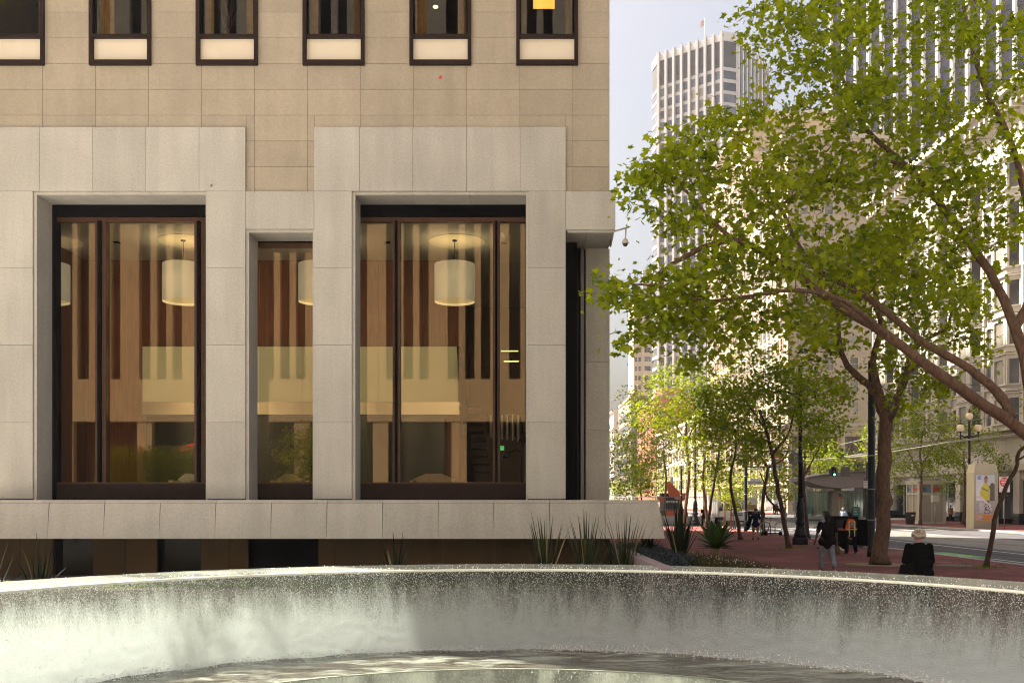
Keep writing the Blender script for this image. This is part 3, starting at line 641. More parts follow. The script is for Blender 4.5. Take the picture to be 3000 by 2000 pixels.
def water_film(name, bscale, bstr, stretch=(1,1,1), white=0.0, base=(0.30,0.31,0.26), rough=0.05, trans=0.0):
    m, nt, b = newmat(name); L = nt.links
    b.inputs['Roughness'].default_value = rough; b.inputs['IOR'].default_value = 1.33; b.inputs['Specular IOR Level'].default_value = 0.8
    geo = nd(nt,'ShaderNodeNewGeometry'); mp = nd(nt,'ShaderNodeMapping'); mp.inputs['Scale'].default_value = stretch; L.new(geo.outputs['Position'], mp.inputs['Vector'])
    n = nd(nt,'ShaderNodeTexNoise'); n.inputs['Scale'].default_value = bscale; n.inputs['Detail'].default_value = 4; L.new(mp.outputs[0], n.inputs['Vector'])
    bp = nd(nt,'ShaderNodeBump'); bp.inputs['Strength'].default_value = bstr; bp.inputs['Distance'].default_value = 0.03; L.new(n.outputs[0], bp.inputs['Height']); L.new(bp.outputs[0], b.inputs['Normal'])
    n2 = nd(nt,'ShaderNodeTexNoise'); n2.inputs['Scale'].default_value = 1.1; n2.inputs['Detail'].default_value = 6; n2.inputs['Distortion'].default_value = 1.5; L.new(mp.outputs[0], n2.inputs['Vector'])
    r = ramp(nt, [(0.38, tuple(c*.45 for c in base)), (0.52, base), (0.66, tuple(min(1,c*1.35) for c in base))], n2.outputs[0]); L.new(r.outputs[0], b.inputs['Base Color'])
    return m
ring(RI+0.0, RO-0.01, ZR-0.018, ZR).build('water_film', clear_water('rim_water', (0.66,0.71,0.65), 0.45), fountain)
M['lip'] = simple('bright_water_lip', (0.75,0.77,0.70), 0.15, 0, 0.1, 8)
m_ = MB(); n = 240
for k in range(n):
    for j in range(6):
        a = 2*math.pi*k/n; t = R(-20+j*26); r = RI-0.015+0.03*math.cos(t)*-1; z = ZR-0.022+0.028*math.sin(t)
        m_.v.append((FC[0]+r*math.cos(a), FC[1]+r*math.sin(a), z))
for k in range(n):
    for j in range(5): m_.f.append((k*6+j, k*6+j+1, ((k+1)%n)*6+j+1, ((k+1)%n)*6+j)); m_.sm.append(True)
m_.build('water_lip', M['lip'], fountain)
# sheet of falling water: a rippled wall, clear and beaded at the top, aerated lower down, with sunlight painted in at the lower left
def fall_mat():
    m, nt, b = newmat('falling_water'); L = nt.links; b.inputs['Roughness'].default_value = 0.12; b.inputs['IOR'].default_value = 1.33
    geo = nd(nt,'ShaderNodeNewGeometry'); sep = nd(nt,'ShaderNodeSeparateXYZ'); L.new(geo.outputs['Position'], sep.inputs[0])
    sub = nd(nt,'ShaderNodeVectorMath'); sub.operation='SUBTRACT'; sub.inputs[1].default_value=(FC[0],FC[1],0); L.new(geo.outputs['Position'], sub.inputs[0])
    mp = nd(nt,'ShaderNodeMapping'); mp.inputs['Scale'].default_value=(1,1,0.16); L.new(geo.outputs['Position'], mp.inputs['Vector'])
    st = nd(nt,'ShaderNodeTexNoise'); st.inputs['Scale'].default_value=3.2; st.inputs['Detail'].default_value=9; st.inputs['Roughness'].default_value=.72; L.new(mp.outputs[0], st.inputs['Vector'])
    fine = nd(nt,'ShaderNodeTexVoronoi'); fine.inputs['Scale'].default_value=85; L.new(geo.outputs['Position'], fine.inputs['Vector'])
    mp2 = nd(nt,'ShaderNodeMapping'); mp2.inputs['Scale'].default_value=(1,1,0.5); L.new(geo.outputs['Position'], mp2.inputs['Vector'])
    fn = nd(nt,'ShaderNodeTexNoise'); fn.inputs['Scale'].default_value=75; fn.inputs['Detail'].default_value=3; fn.inputs['Roughness'].default_value=.7; L.new(mp2.outputs[0], fn.inputs['Vector'])
    hgt = nd(nt,'ShaderNodeMapRange'); hgt.inputs[1].default_value=ZR; hgt.inputs[2].default_value=ZP; L.new(sep.outputs[2], hgt.inputs[0])          # 0 at the lip, 1 at the pool
    a = nd(nt,'ShaderNodeMath'); a.operation='MULTIPLY_ADD'; a.inputs[1].default_value=1.05; L.new(hgt.outputs[0], a.inputs[0])
    s2 = nd(nt,'ShaderNodeMath'); s2.operation='MULTIPLY_ADD'; s2.inputs[1].default_value=1.15; s2.inputs[2].default_value=-0.52; L.new(st.outputs[0], s2.inputs[0]); L.new(s2.outputs[0], a.inputs[2])
    aer_sun = nd(nt,'ShaderNodeMath'); aer_sun.operation='MULTIPLY_ADD'; aer_sun.inputs[1].default_value=0.9; L.new(fn.outputs[0], aer_sun.inputs[0])
    a3 = nd(nt,'ShaderNodeMath'); a3.operation='SUBTRACT'; a3.inputs[1].default_value=0.62; left_sun = nd(nt,'ShaderNodeMapRange'); left_sun.inputs[1].default_value=1.0; left_sun.inputs[2].default_value=-5.5; left_sun.inputs[3].default_value=0.0; left_sun.inputs[4].default_value=0.42; L.new(sep.outputs[0], left_sun.inputs[0])  # whiter towards the left: sunlit patch put into the water colour
    hl = nd(nt,'ShaderNodeMath'); hl.operation='MULTIPLY'; L.new(left_sun.outputs[0], hl.inputs[0]); L.new(hgt.outputs[0], hl.inputs[1]); a4 = nd(nt,'ShaderNodeMath'); a4.operation='ADD'; L.new(a.outputs[0], a4.inputs[0]); L.new(hl.outputs[0], a4.inputs[1])
    L.new(a4.outputs[0], a3.inputs[0]); L.new(a3.outputs[0], aer_sun.inputs[2])
    r = ramp(nt, [(0.05,(0.17,0.18,0.175)),(0.22,(0.50,0.54,0.56)),(0.50,(0.72,0.77,0.80)),(0.75,(0.82,0.88,0.93))], aer_sun.outputs[0])
    L.new(r.outputs[0], b.inputs['Base Color'])
    rr = nd(nt,'ShaderNodeMapRange'); rr.inputs[3].default_value=0.06; rr.inputs[4].default_value=0.6; L.new(aer_sun.outputs[0], rr.inputs[0]); L.new(rr.outputs[0], b.inputs['Roughness'])
    ad = nd(nt,'ShaderNodeMath'); ad.operation='ADD'; L.new(fn.outputs[0], ad.inputs[0]); L.new(fine.outputs[0], ad.inputs[1])
    bp = nd(nt,'ShaderNodeBump'); bp.inputs['Strength'].default_value=1.0; bp.inputs['Distance'].default_value=0.012; L.new(ad.outputs[0], bp.inputs['Height']); L.new(bp.outputs[0], b.inputs['Normal'])
    out = nt.nodes['Material Output']; tl = nd(nt,'ShaderNodeBsdfTranslucent'); L.new(r.outputs[0], tl.inputs[0]); mx = nd(nt,'ShaderNodeMixShader'); mx.inputs[0].default_value=.6
    L.new(b.outputs[0], mx.inputs[1]); L.new(tl.outputs[0], mx.inputs[2])
    tr = nd(nt,'ShaderNodeBsdfTransparent'); mx2 = nd(nt,'ShaderNodeMixShader'); cl = nd(nt,'ShaderNodeMapRange'); cl.inputs[1].default_value=.1; cl.inputs[2].default_value=.5; cl.inputs[3].default_value=.45; cl.inputs[4].default_value=0.0
    L.new(aer_sun.outputs[0], cl.inputs[0]); L.new(cl.outputs[0], mx2.inputs[0]); L.new(mx.outputs[0], mx2.inputs[1]); L.new(tr.outputs[0], mx2.inputs[2]); L.new(mx2.outputs[0], out.inputs[0])
    return m
na, nz = 700, 26; V = []; Fq = []
rng = np.random.RandomState(5)
for i in range(nz+1):
    t = i/nz; z = ZR-0.03-(ZR-0.03-ZP+0.02)*t
    for k in range(na):
        a = 2*math.pi*k/na
        r = RI-0.012-0.05*t-0.16*t*t+rng.uniform(-.008,.008)*(0.3+t)
        V.append((FC[0]+r*math.cos(a), FC[1]+r*math.sin(a), z))
for i in range(nz):
    for k in range(na): Fq.append((i*na+k, (i+1)*na+k, (i+1)*na+(k+1)%na, i*na+(k+1)%na))
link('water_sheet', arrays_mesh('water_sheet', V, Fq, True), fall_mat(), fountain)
# pool at the foot, rippled, and the inner weir
def pool_mesh(r0, r1, z, na=320, nr=26, amp=0.012, seed=1):
    V = []; Fq = []; rg = np.random.RandomState(seed); ph = rg.uniform(0, 6.28, 24); kx = rg.normal(0, 5.0, 24); ky = rg.normal(0, 5.0, 24)
    for i in range(nr+1):
        r = r0+(r1-r0)*i/nr
        for k in range(na):
            a = 2*math.pi*k/na; x = r*math.cos(a); y = r*math.sin(a)
            V.append((FC[0]+x, FC[1]+y, z+amp*float(np.sin(kx*x+ky*y+ph).sum())/5))
    for i in range(nr):
        for k in range(na): Fq.append((i*na+k, (i+1)*na+k, (i+1)*na+(k+1)%na, i*na+(k+1)%na))
    return arrays_mesh('pool', V, Fq, True)
def pool_mat():
    m, nt, b = newmat('pool_water'); L = nt.links; b.inputs['Roughness'].default_value=0.03; b.inputs['IOR'].default_value=1.33
    geo = nd(nt,'ShaderNodeNewGeometry'); mp = nd(nt,'ShaderNodeMapping'); mp.inputs['Scale'].default_value=(0.7,1.6,1); L.new(geo.outputs['Position'], mp.inputs['Vector'])
    n = nd(nt,'ShaderNodeTexNoise'); n.inputs['Scale'].default_value=1.9; n.inputs['Detail'].default_value=8; n.inputs['Distortion'].default_value=1.0; n.inputs['Roughness'].default_value=.65; L.new(mp.outputs[0], n.inputs['Vector'])
    r = ramp(nt, [(0.36,(0.010,0.008,0.006)),(0.45,(0.042,0.032,0.021)),(0.53,(0.10,0.105,0.085)),(0.62,(0.22,0.25,0.215))], n.outputs[0]); L.new(r.outputs[0], b.inputs['Base Color'])
    n2 = nd(nt,'ShaderNodeTexNoise'); n2.inputs['Scale'].default_value=11; n2.inputs['Detail'].default_value=4; L.new(mp.outputs[0], n2.inputs['Vector'])
    bp = nd(nt,'ShaderNodeBump'); bp.inputs['Strength'].default_value=.6; bp.inputs['Distance'].default_value=.03; L.new(n2.outputs[0], bp.inputs['Height']); L.new(bp.outputs[0], b.inputs['Normal'])
    return m
M['pool'] = pool_mat()
link('pool_water', pool_mesh(RW, RI-0.1, ZP), M['pool'], fountain)
link('inner_pool', pool_mesh(0.4, RW-0.02, -0.42, 240, 20, 0.02, 4), M['pool'], fountain)
V = []; Fq = []; na, nz = 420, 8
for i in range(nz+1):
    t = i/nz
    for k in range(na):
        a = 2*math.pi*k/na; r = RW-0.02*t-0.06*t*t+rng.uniform(-.01,.01); V.append((FC[0]+r*math.cos(a), FC[1]+r*math.sin(a), ZP+0.0-0.38*t))
for i in range(nz):
    for k in range(na): Fq.append((i*na+k, (i+1)*na+k, (i+1)*na+(k+1)%na, i*na+(k+1)%na))
link('weir_sheet', arrays_mesh('weir_sheet', V, Fq, True), water_film('weir_water', 26, 0.9, (1,1,.4), base=(0.52,0.60,0.54)), fountain)
ring(RW-0.02, RW+0.012, ZP+0.004, ZP+0.016).build('weir_lip', simple('green_lip', (.30,.34,.28), .2), fountain)
# drops: beads on the sheet, flecks on the rim and at the foot
octv = np.array([(1,0,0),(-1,0,0),(0,1,0),(0,-1,0),(0,0,1),(0,0,-1)], float); octf = np.array([(0,2,4),(2,1,4),(1,3,4),(3,0,4),(2,0,5),(1,2,5),(3,1,5),(0,3,5)])
def drops(cnt, sampler, size):
    c = sampler(cnt); s = size*np.random.uniform(.5,1.3,(cnt,1,1)); sq = np.random.uniform(.7,1.6,(cnt,1,3))
    V = c[:,None,:]+octv[None]*s*sq; Fq = octf[None]+6*np.arange(cnt)[:,None,None]
    return V.reshape(-1,3), Fq.reshape(-1,3)
def on_sheet(n):
    a = np.random.uniform(R(8), R(172), n); t = np.random.beta(0.7, 1.7, n)
    r = RI-0.02-0.05*t-0.16*t*t-np.abs(np.random.normal(0,.02,n)); z = ZR-0.03-(ZR-ZP-.03)*t
    return np.stack([FC[0]+r*np.cos(a), FC[1]+r*np.sin(a), z], 1)
def on_rim(n):
    a = np.random.uniform(R(8), R(172), n); r = np.where(np.random.rand(n) < .55, RI+np.abs(np.random.normal(0,.12,n)), np.random.uniform(RI, RO-.05, n))
    return np.stack([FC[0]+r*np.cos(a), FC[1]+r*np.sin(a), np.full(n, ZR+.004)+np.random.uniform(0,.02,n)], 1)
def at_foot(n):
    a = np.random.uniform(R(8), R(172), n); r = RI-0.24-np.abs(np.random.normal(0,.10,n)); return np.stack([FC[0]+r*np.cos(a), FC[1]+r*np.sin(a), ZP+np.abs(np.random.normal(0,.05,n))], 1)
def on_weir(n):
    a = np.random.uniform(R(30), R(150), n); t = np.random.rand(n); r = RW-.03-.06*t*t-np.abs(np.random.normal(0,.01,n)); return np.stack([FC[0]+r*np.cos(a), FC[1]+r*np.sin(a), ZP-.38*t], 1)
M['drop'] = simple('water_bead', (0.90,0.92,0.94), 0.12, 0, 0.02, 1)
for nm, cnt, smp, sz in (('bead_spray', 30000, on_sheet, 0.0042), ('rim_flecks', 900, on_rim, 0.006), ('foot_spray', 3500, at_foot, 0.008), ('weir_spray', 5000, on_weir, 0.0045)):
    V, Fq = drops(cnt, smp, sz); o = link(nm, arrays_mesh(nm, V, Fq), M['drop'], fountain, kind='stuff')
# ================================================================== raised planting bed at the street corner
M['bed_stone'] = stone('planter_stone', (0.21,0.165,0.17), 0.05, 0.04, 0.12)
bed = thing('planter', 'raised planting bed with a low stone kerb between fountain and pavement', 'planter', (4.0, 19, 0))
for y in np.arange(15.2, 24.2, 1.2): block('kerb_stone', 2.28, 2.50, y+.004, y+1.196, -0.05, 1.15, M['bed_stone'], bed)
nx, ny = 20, 26; V = []; Fq = []
for j in range(ny+1):
    for i in range(nx+1):
        x = 2.5+(6.3-2.5)*i/nx; y = 15.6+(25.5-15.6)*j/ny; u = i/nx
        z = 0.98-0.78*max(0,(u-.30)/.7)**1.4+0.05*math.sin(x*3.1+y*1.7)+0.03*math.sin(y*4.1)
        V.append((x, y, z))
for j in range(ny):
    for i in range(nx): a = j*(nx+1)+i; Fq.append((a,a+1,a+nx+2,a+nx+1))
link('soil', arrays_mesh('soil', V, Fq, True), M['soil'], bed)
for y in np.arange(15.6, 25.4, 1.4): block('edge_stone', 6.3, 6.45, y+.004, y+1.396, -0.05, 0.2, M['bed_stone'], bed)
block('end_wall', 2.5, 6.3, 15.45, 15.6, -.05, 0.7, M['bed_stone'], bed)
# lower bed in front of the base wall
lb = thing('low_planter', 'shaded planting bed along the foot of the office building', 'planter', (-4, 19.5, 0))
block('soil', -13, 2.27, 18.0, 22.0, -0.06, 0.55, M['soil'], lb)
for x in np.arange(-13, 2.2, 1.25): block('kerb_stone', x+.004, min(x+1.246,2.27), 17.82, 17.995, -0.06, 0.6, M['bed_stone'], lb)
# ================================================================== buildings and greenery behind the camera, seen only in the glass
M['lit_conc'] = stone('pale_concrete', (0.60,0.54,0.46), 0.05, 0.08, 0.08)
rb = thing('facing_building', 'pale piered building across the plaza, reflected in the lobby glass', 'building', (0,-22,0))
MB().box(-40, 40, -32, -20.5, -0.1, 46).build('dark_core', M['glass_dark'], rb)
x = -30.0; i = 0
pat = [(1.25,0.75),(0.42,0.62),(0.42,0.62)]
while x < 30:
    w, g = pat[i % 3]; block('pier', x, x+w, -20.5, -20.0, 10.2, 46, M['lit_conc'], rb); x += w+g; i += 1
for z in (10.0, 13.6, 16.8, 20.0, 23.4): block('sill_band', -31, 31, -20.5, -20.35, z-.05, z+.06, M['bronze'], rb)
block('spandrel', -31, 31, -20.5, -19.9, 7.4, 10.19, M['lit_conc'], rb)
for x in np.arange(-30, 31, 5.2): block('ground_pier', x, x+1.0, -20.5, -19.95, -0.1, 7.39, M['lit_conc'], rb)
block('parapet', -40, 40, -20.5, -20.0, 46.01, 48, M['lit_conc'], rb)

hg = thing('hedge', 'clipped green hedge behind the viewer, reflected in the left lobby pane', 'hedge', (-19,-9,0))
block('planter_wall', -22.8, -16.4, -9.6, -8.4, -.1, 2.7, M['lit_conc'], hg)
# ================================================================== buildings along the street
def face(p0, p1):
    """a facade seen from outside: p0 left end, p1 right end (plan)"""
    dx, dy = p1[0]-p0[0], p1[1]-p0[1]; L = math.hypot(dx, dy); return (p0[0], p0[1], dx/L, dy/L, math.atan2(dy, dx), L)
def fp(fr, u, out, z): ox, oy, dx, dy, a, L = fr; return (ox+dx*u+dy*out, oy+dy*u-dx*out, z)
def fblock(name, fr, u0, u1, o0, o1, z0, z1, mat, parent, kind=None):
    return link(name, box_mesh(u1-u0, o1-o0, z1-z0, mat), None, parent, loc=fp(fr, (u0+u1)/2, (o0+o1)/2, (z0+z1)/2), rz=fr[4], kind=kind)
_wf = {}
def frame_mesh(w, h, t, d, mat, sill=0.0):
    k = ('f', round(w,2), round(h,2), t, d, mat.name, sill)
    if k not in _wf:
        m = MB(); m.box(-w/2-t,-w/2,-d,0,-h/2,h/2); m.box(w/2,w/2+t,-d,0,-h/2,h/2); m.box(-w/2-t,w/2+t,-d,0,h/2,h/2+t); m.box(-w/2-t-sill,w/2+t+sill,-d-sill,0,-h/2-t,-h/2)
        m.box(-w/2,w/2,-d*.6,0,-.03,.03)
        me = m.mesh('window'); me.materials.append(mat); _wf[k] = me
    return _wf[k]
def win(fr, u, z, w, h, fm, pm, parent, t=0.12, d=0.14, sill=0.05, out=0.0, name='window'):
    o = link(name, frame_mesh(w, h, t, d, fm, sill), None, parent, loc=fp(fr, u, out, z), rz=fr[4])
    c = link('pane', box_mesh(w, 0.03, h, pm), None, o, loc=fp(fr, u, out+0.02, z), rz=fr[4]); return o
def body(name, X0, X1, Y0, Y1, z0, z1, mat, parent): return block(name, X0, X1, Y0, Y1, z0, z1, mat, parent)
M['cream'] = stone('cream_stone', (0.43,0.35,0.255), 0.03, 0.04, 0.05); M['cream_w'] = stone('cream_trim', (0.47,0.40,0.31), 0.03, 0.04, 0.05)
M['conc'] = stone('grey_concrete', (0.40,0.375,0.37), 0.04, 0.03, 0.04); M['conc_l'] = stone('light_concrete', (0.47,0.45,0.44), 0.04, 0.03, 0.04)
M['redbrick'] = stone('red_brick', (0.34,0.13,0.09), 0.05, 0.04, 0.1); M['greyst'] = stone('grey_brown_stone', (0.25,0.21,0.18), 0.05, 0.05, 0.1)
M['whitefin'] = stone('white_fin', (0.62,0.60,0.60), 0.03, 0.02, 0.03); M['louvre'] = simple('dark_louvre', (0.055,0.05,0.055), 0.7, 0, 0.3, 0.5)
M['pane'] = simple('window_pane', (0.09,0.088,0.09), 0.07, 0, 0.4, 0.4, objvar=0.5); M['pane_l'] = simple('blind_pane', (0.26,0.235,0.19), 0.15, 0, 0.25, 0.6, objvar=0.4)
M['win_red'] = simple('red_sash', (0.24,0.09,0.07), 0.6)
# --- grey finned tower with chamfered corners -------------------------------------------------
S = 1.4; Zt = HCAM+1372*240*S/F
v1, v2, v3, v4, v5 = [(x*S, y*S) for x, y in ((36.3,257.3),(37.1,251.4),(50.6,240.0),(54.6,241.3),(66.5,259.0))]
tw = thing('office_tower', 'tall grey concrete tower with vertical fins and a flag on its roof', 'tower', (v3[0], v3[1], 0))
m_ = MB(); inset = [(p[0]+0.5, p[1]+0.7) for p in (v1,v2,v3,v4,v5)]+[(v5[0]-15, v5[1]+22),(v1[0]+9, v1[1]+24)]
m_.prism(inset, 'z', -.5, Zt-1.2); m_.build('core', M['glass_blue'], tw)
fL = face(v2, v3); nb = 8; bw = fL[5]/nb; FLH = 3.95; zr = Zt-12.5
for i in range(nb+1):
    fblock('fin', fL, i*bw-.42, i*bw+.42, -0.3, 0.75, -.5, Zt-0.15 if i % 2 else Zt, M['conc_l'], tw)
for i in range(nb):
    fblock('parapet_panel', fL, i*bw+.425, (i+1)*bw-.425, -0.5, 0.05, Zt-3.0, Zt-.8, M['conc_l'], tw)
    fblock('louvre', fL, i*bw+.425, (i+1)*bw-.425, -0.5, -0.25, zr+.7, Zt-3.01, M['louvre'], tw)
nf = 37; tops = [zr-FLH*k for k in range(nf)]
for k, zt in enumerate(tops):
    fblock('spandrel', fL, 0.43, fL[5]-.43, -0.5, -0.12, zt-.45, zt+.68, M['conc'], tw)
    for i in range(nb):
        pm = random.choice(['glass_blue','glass_blue','pane','pane_l','glass_blue'])
        fblock('window', fL, i*bw+.425, (i+1)*bw-.425, -0.49, -0.30, zt-FLH+.69, zt-.46, M[pm], tw)
def chamfer(p, q, ww):
    f = face(p, q)
    fblock('parapet_panel', f, 0, f[5], -.5, .3, Zt-3.0, Zt, M['conc_l'], tw); fblock('louvre', f, .2, f[5]-.2, -.5, 0.0, zr+.7, Zt-3.01, M['louvre'], tw)
    for zt in tops[:]:
        fblock('spandrel', f, 0, f[5], -.5, .18, zt-.45, zt+.68, M['conc'], tw); fblock('window', f, .15, f[5]-.15, -.5, 0.02, zt-FLH+.69, zt-.46, M['glass_blue'], tw)
chamfer(v1, v2, 1); chamfer(v3, v4, 1)
fR = face(v4, v5); nb2 = 8; bw2 = fR[5]/nb2
for i in range(nb2+1): fblock('fin', fR, i*bw2-.42, i*bw2+.42, -.3, .75, -.5, Zt, M['conc_l'], tw)
fblock('parapet_panel', fR, .43, fR[5]-.43, -.5, .05, Zt-3.0, Zt-.8, M['conc_l'], tw)
m_ = MB()
for zt in tops:
    a = fp(fR, .43, -.12, zt-.45); b = fp(fR, fR[5]-.43, -.12, zt-.45); m_.add([a,b,(b[0],b[1],zt+.68),(a[0],a[1],zt+.68)],[(0,1,2,3)])
m_.build('spandrel', M['conc'], tw, kind='stuff')
fl_ = thing('flagpole', 'flag on a thin pole on the roof of the grey finned tower', 'flag', tuple(fp(fL, fL[5]*.6, -6, Zt-1.2)))
b0 = Vector(fp(fL, fL[5]*.6, -6, Zt-1.2)); MB().tube([b0, b0+Vector((0,0,11))], [0.09,0.05], 6).build('pole', M['white'], fl_)
m_ = MB()
for i in range(6): m_.add([(b0.x-.25*i, b0.y+.15*math.sin(i*1.3), b0.z+10.8-.22*i), (b0.x-.25*(i+1), b0.y+.15*math.sin((i+1)*1.3), b0.z+10.8-.22*(i+1)), (b0.x-.25*(i+1), b0.y+.15*math.sin((i+1)*1.3), b0.z+8.7-.22*(i+1)), (b0.x-.25*i, b0.y+.15*math.sin(i*1.3), b0.z+8.7-.22*i)], [(0,1,2,3)])
m_.build('flag', simple('faded_flag', (0.55,0.32,0.32), 0.9, 0, 0.4, 1.5), fl_)
# --- cream hotel tower behind it, red brick block, grey block ------------------------------------------------
ht = thing('cream_tower', 'slim cream tower with bay corners left of the grey finned tower', 'tower', (52, 420, 0))
def zpix(y, Y): return HCAM-(y-1465)*Y/F
hx0 = (1857-1500)*420/F; body('wall', hx0, hx0+22, 420, 440, -.5, zpix(868,420), M['cream'], ht); body('wall', hx0+3.6, hx0+22, 418.8, 419.99, -.5, zpix(795,420), M['cream'], ht)
block('cornice', hx0-.6, hx0+22, 419.0, 440, zpix(868,420), zpix(862,420), M['cream_w'], ht)
fH = face((hx0, 420), (hx0+22, 420)); z = zpix(880,420)
k = 0
while z > 50:
    for u, w in ((0.9,1.0),(2.4,1.0)): win(fH, u, z-1.5, w, 1.9, M['cream_w'], M['pane'], ht, .1, .1, 0)
    for u, w in ((5.6,2.6),): win(fH, u, z-1.5, w, 2.0, M['cream_w'], M['glass_blue'], ht, .1, .1, 0, out=1.2)
    z -= 3.9; k += 1
rbk = thing('brick_building', 'red brick building above the far trees with flat roof', 'building', (46, 330, 0))
body('wall', 46, 58, 318, 365, -.5, zpix(1165,318), M['redbrick'], rbk); block('roof_cap', 45.6, 58.2, 317.6, 365, zpix(1165,318), zpix(1157,318), M['greyst'], rbk); body('penthouse', 49, 56, 325, 345, zpix(1157,318)+.001, zpix(1128,318), M['redbrick'], rbk)
fB = face((46, 318), (58, 318)); fB2 = face((46, 365), (46, 318))
for z in (6,10,14,18,22,26,30):
    for u in (2,5,8): win(fB, u, z, 1.4, 2.0, M['greyst'], M['pane'], rbk)
    for u in (4,12,20,28,36,44): win(fB2, u, z, 1.6, 2.0, M['greyst'], M['pane'], rbk)
gb = thing('grey_building', 'narrow grey office block at the far left end of the street', 'building', (46, 400, 0))
hz = zpix(1166, 385); body('wall', 46, 60, 385, 430, -.5, hz, M['greyst'], gb); block('roof_cap', 45.7, 60, 384.7, 430, hz, hz+1.0, M['cream'], gb)
fG = face((46, 430), (46, 385)); fG2 = face((46,385),(60,385))
for z in np.arange(8, hz-3, 4.4):
    fblock('window', fG, 1.5, 43.5, -.1, .06, z, z+2.4, M['glass_blue'], gb); fblock('window', fG2, .8, 6.2, -.1, .06, z, z+2.4, M['glass_blue'], gb)
gc = thing('corniced_building', 'old grey building with stepped cornices at the far end of the street', 'building', (46, 470, 0))
hz = zpix(1205, 450); body('wall', 46, 58, 450, 520, -.5, hz, M['conc'], gc)
for z, e in ((hz-.2,.9),(hz-8,.6),(hz-18,.5),(hz-30,.4)): block('cornice', 46-e, 58+e, 450-e, 520, z, z+.8, M['cream_w'], gc)
fC = face((46,520),(46,450))
for z in np.arange(6, hz-5, 5):
    for u in np.arange(4, 68, 6): win(fC, u, z, 2.0, 3.0, M['conc'], M['pane'], gc)
md = thing('low_block', 'low tan commercial block behind the far street trees', 'building', (46, 280, 0))
body('wall', 46, 62, 240, 316, -.5, 22, M['tan'], md); block('cornice', 45.4, 62, 239.4, 316, 22, 22.9, M['cream_w'], md)
fM = face((46,316),(46,240))
for z in (6.5,10.5,14.5,18.5):
    for u in np.arange(4, 74, 5): win(fM, u, z, 2.2, 2.4, M['cream_w'], M['pane'], md)
# --- cream corner building with heavy cornice -------------------------------------------------
def cream_block(name, label, X0, X1, Y0, Y1, H, seedv, wy):
    t = thing(name, label, 'building', (X0, Y0, 0)); body('wall', X0, X1, Y0, Y1, -.5, H, M['cream'], t)
    for z, e, h in ((H, 1.5, .9), (H-.8, .9, .79), (H-7, .5, .5), (14.5, .9, .5), (14.0,.5,.49), (4.8,.35,.5)):
        block('cornice', X0-e, X1+e*.2, Y0-e, Y1, z, z+h, M['cream_w'], t)
    fS = face((X0, Y1), (X0, Y0)); fN = face((X0, Y0), (X1, Y0))
    for z in np.arange(17.5, H-3.5, 3.7):
        for u in np.arange(2.2, Y1-Y0-1.5, wy): win(fS, u, z, 1.2, 2.1, M['cream_w'], M['pane'], t, .16, .16)
        for u in np.arange(2.6, X1-X0-1.5, 4.2): win(fN, u, z, 1.3, 2.1, M['cream_w'], M['pane_l'], t, .14, .14)
    for z in (7.2, 11.3):
        for u in np.arange(2.5, Y1-Y0-2, 5.2):
            for q in (-1.35,-.45,.45,1.35): win(fS, u+q, z, .62, 2.9, M['cream_w'], M['pane'], t, .1, .2, 0.02)
        for u in np.arange(2.2, X1-X0-2, 4.4):
            for q in (-1.2,-.4,.4,1.2): win(fN, u+q, z, .58, 2.9, M['win_red'], M['pane'], t, .08, .2, 0.02)
    for u in np.arange(.3, Y1-Y0, 5.2): fblock('pilaster', fS, u, u+.7, -.1, .35, 5.3, 14.0, M['cream_w'], t)
    for u in np.arange(.0, X1-X0, 4.4): fblock('pilaster', fN, u, u+.6, -.1, .35, 5.3, 14.0, M['cream_w'], t)
    for u in np.arange(1.4, Y1-Y0-4, 5.2): fblock('shopfront', fS, u, u+4.0, -.1, .05, 0.4, 4.3, M['pane'], t)
    for u in np.arange(.8, X1-X0-3.6, 4.4): fblock('shopfront', fN, u, u+3.4, -.1, .05, 0.4, 4.3, M['pane'], t)
    return t
cream_block('cream_building', 'cream stone corner building with red sashes and broad cornice behind the station canopy', 46, 66, 166, 192, 62, 1, 2.9)
cream_block('cream_building', 'taller cream building with close-set windows next to the finned tower', 46.3, 64, 192.5, 236, 76, 2, 2.6)
# --- dark tower with white fins -------------------------------------------------
q0, q1 = (73.6, 229.5), (108, 188); dt = thing('dark_tower', 'dark glass tower with white vertical fins rising behind the tree', 'tower', (90, 210, 0))
fD = face(q0, q1); HD = 165
a, b = Vector((*q0,0)), Vector((*q1,0)); nrm = Vector((-(b-a).y, (b-a).x, 0)).normalized()*35
m_ = MB(); m_.prism([(q0[0]+.2,q0[1]+.4),(q1[0],q1[1]+.4),(q1[0]+nrm.x,q1[1]+nrm.y),(q0[0]+nrm.x,q0[1]+nrm.y)], 'z', -.5, HD); m_.build('glass_wall', simple('violet_dark_glass', (0.055,0.05,0.075), 0.08, 0, 0.35, 0.2), dt)
nfin = 17; pw = fD[5]/nfin
for i in range(nfin+1):
    u = i*pw; fblock('fin', fD, u-.28, u+.28, -.3, .6, -.5, HD, M['whitefin'], dt)
    fblock('fin_edge', fD, u+.32, u+.44, -.3, .35, -.5, HD, M['whitefin'], dt)
for z in np.arange(20, HD, 4.0): fblock('floor_band', fD, 0, fD[5], -.35, .02, z, z+1.1, M['glass_dark'], dt)
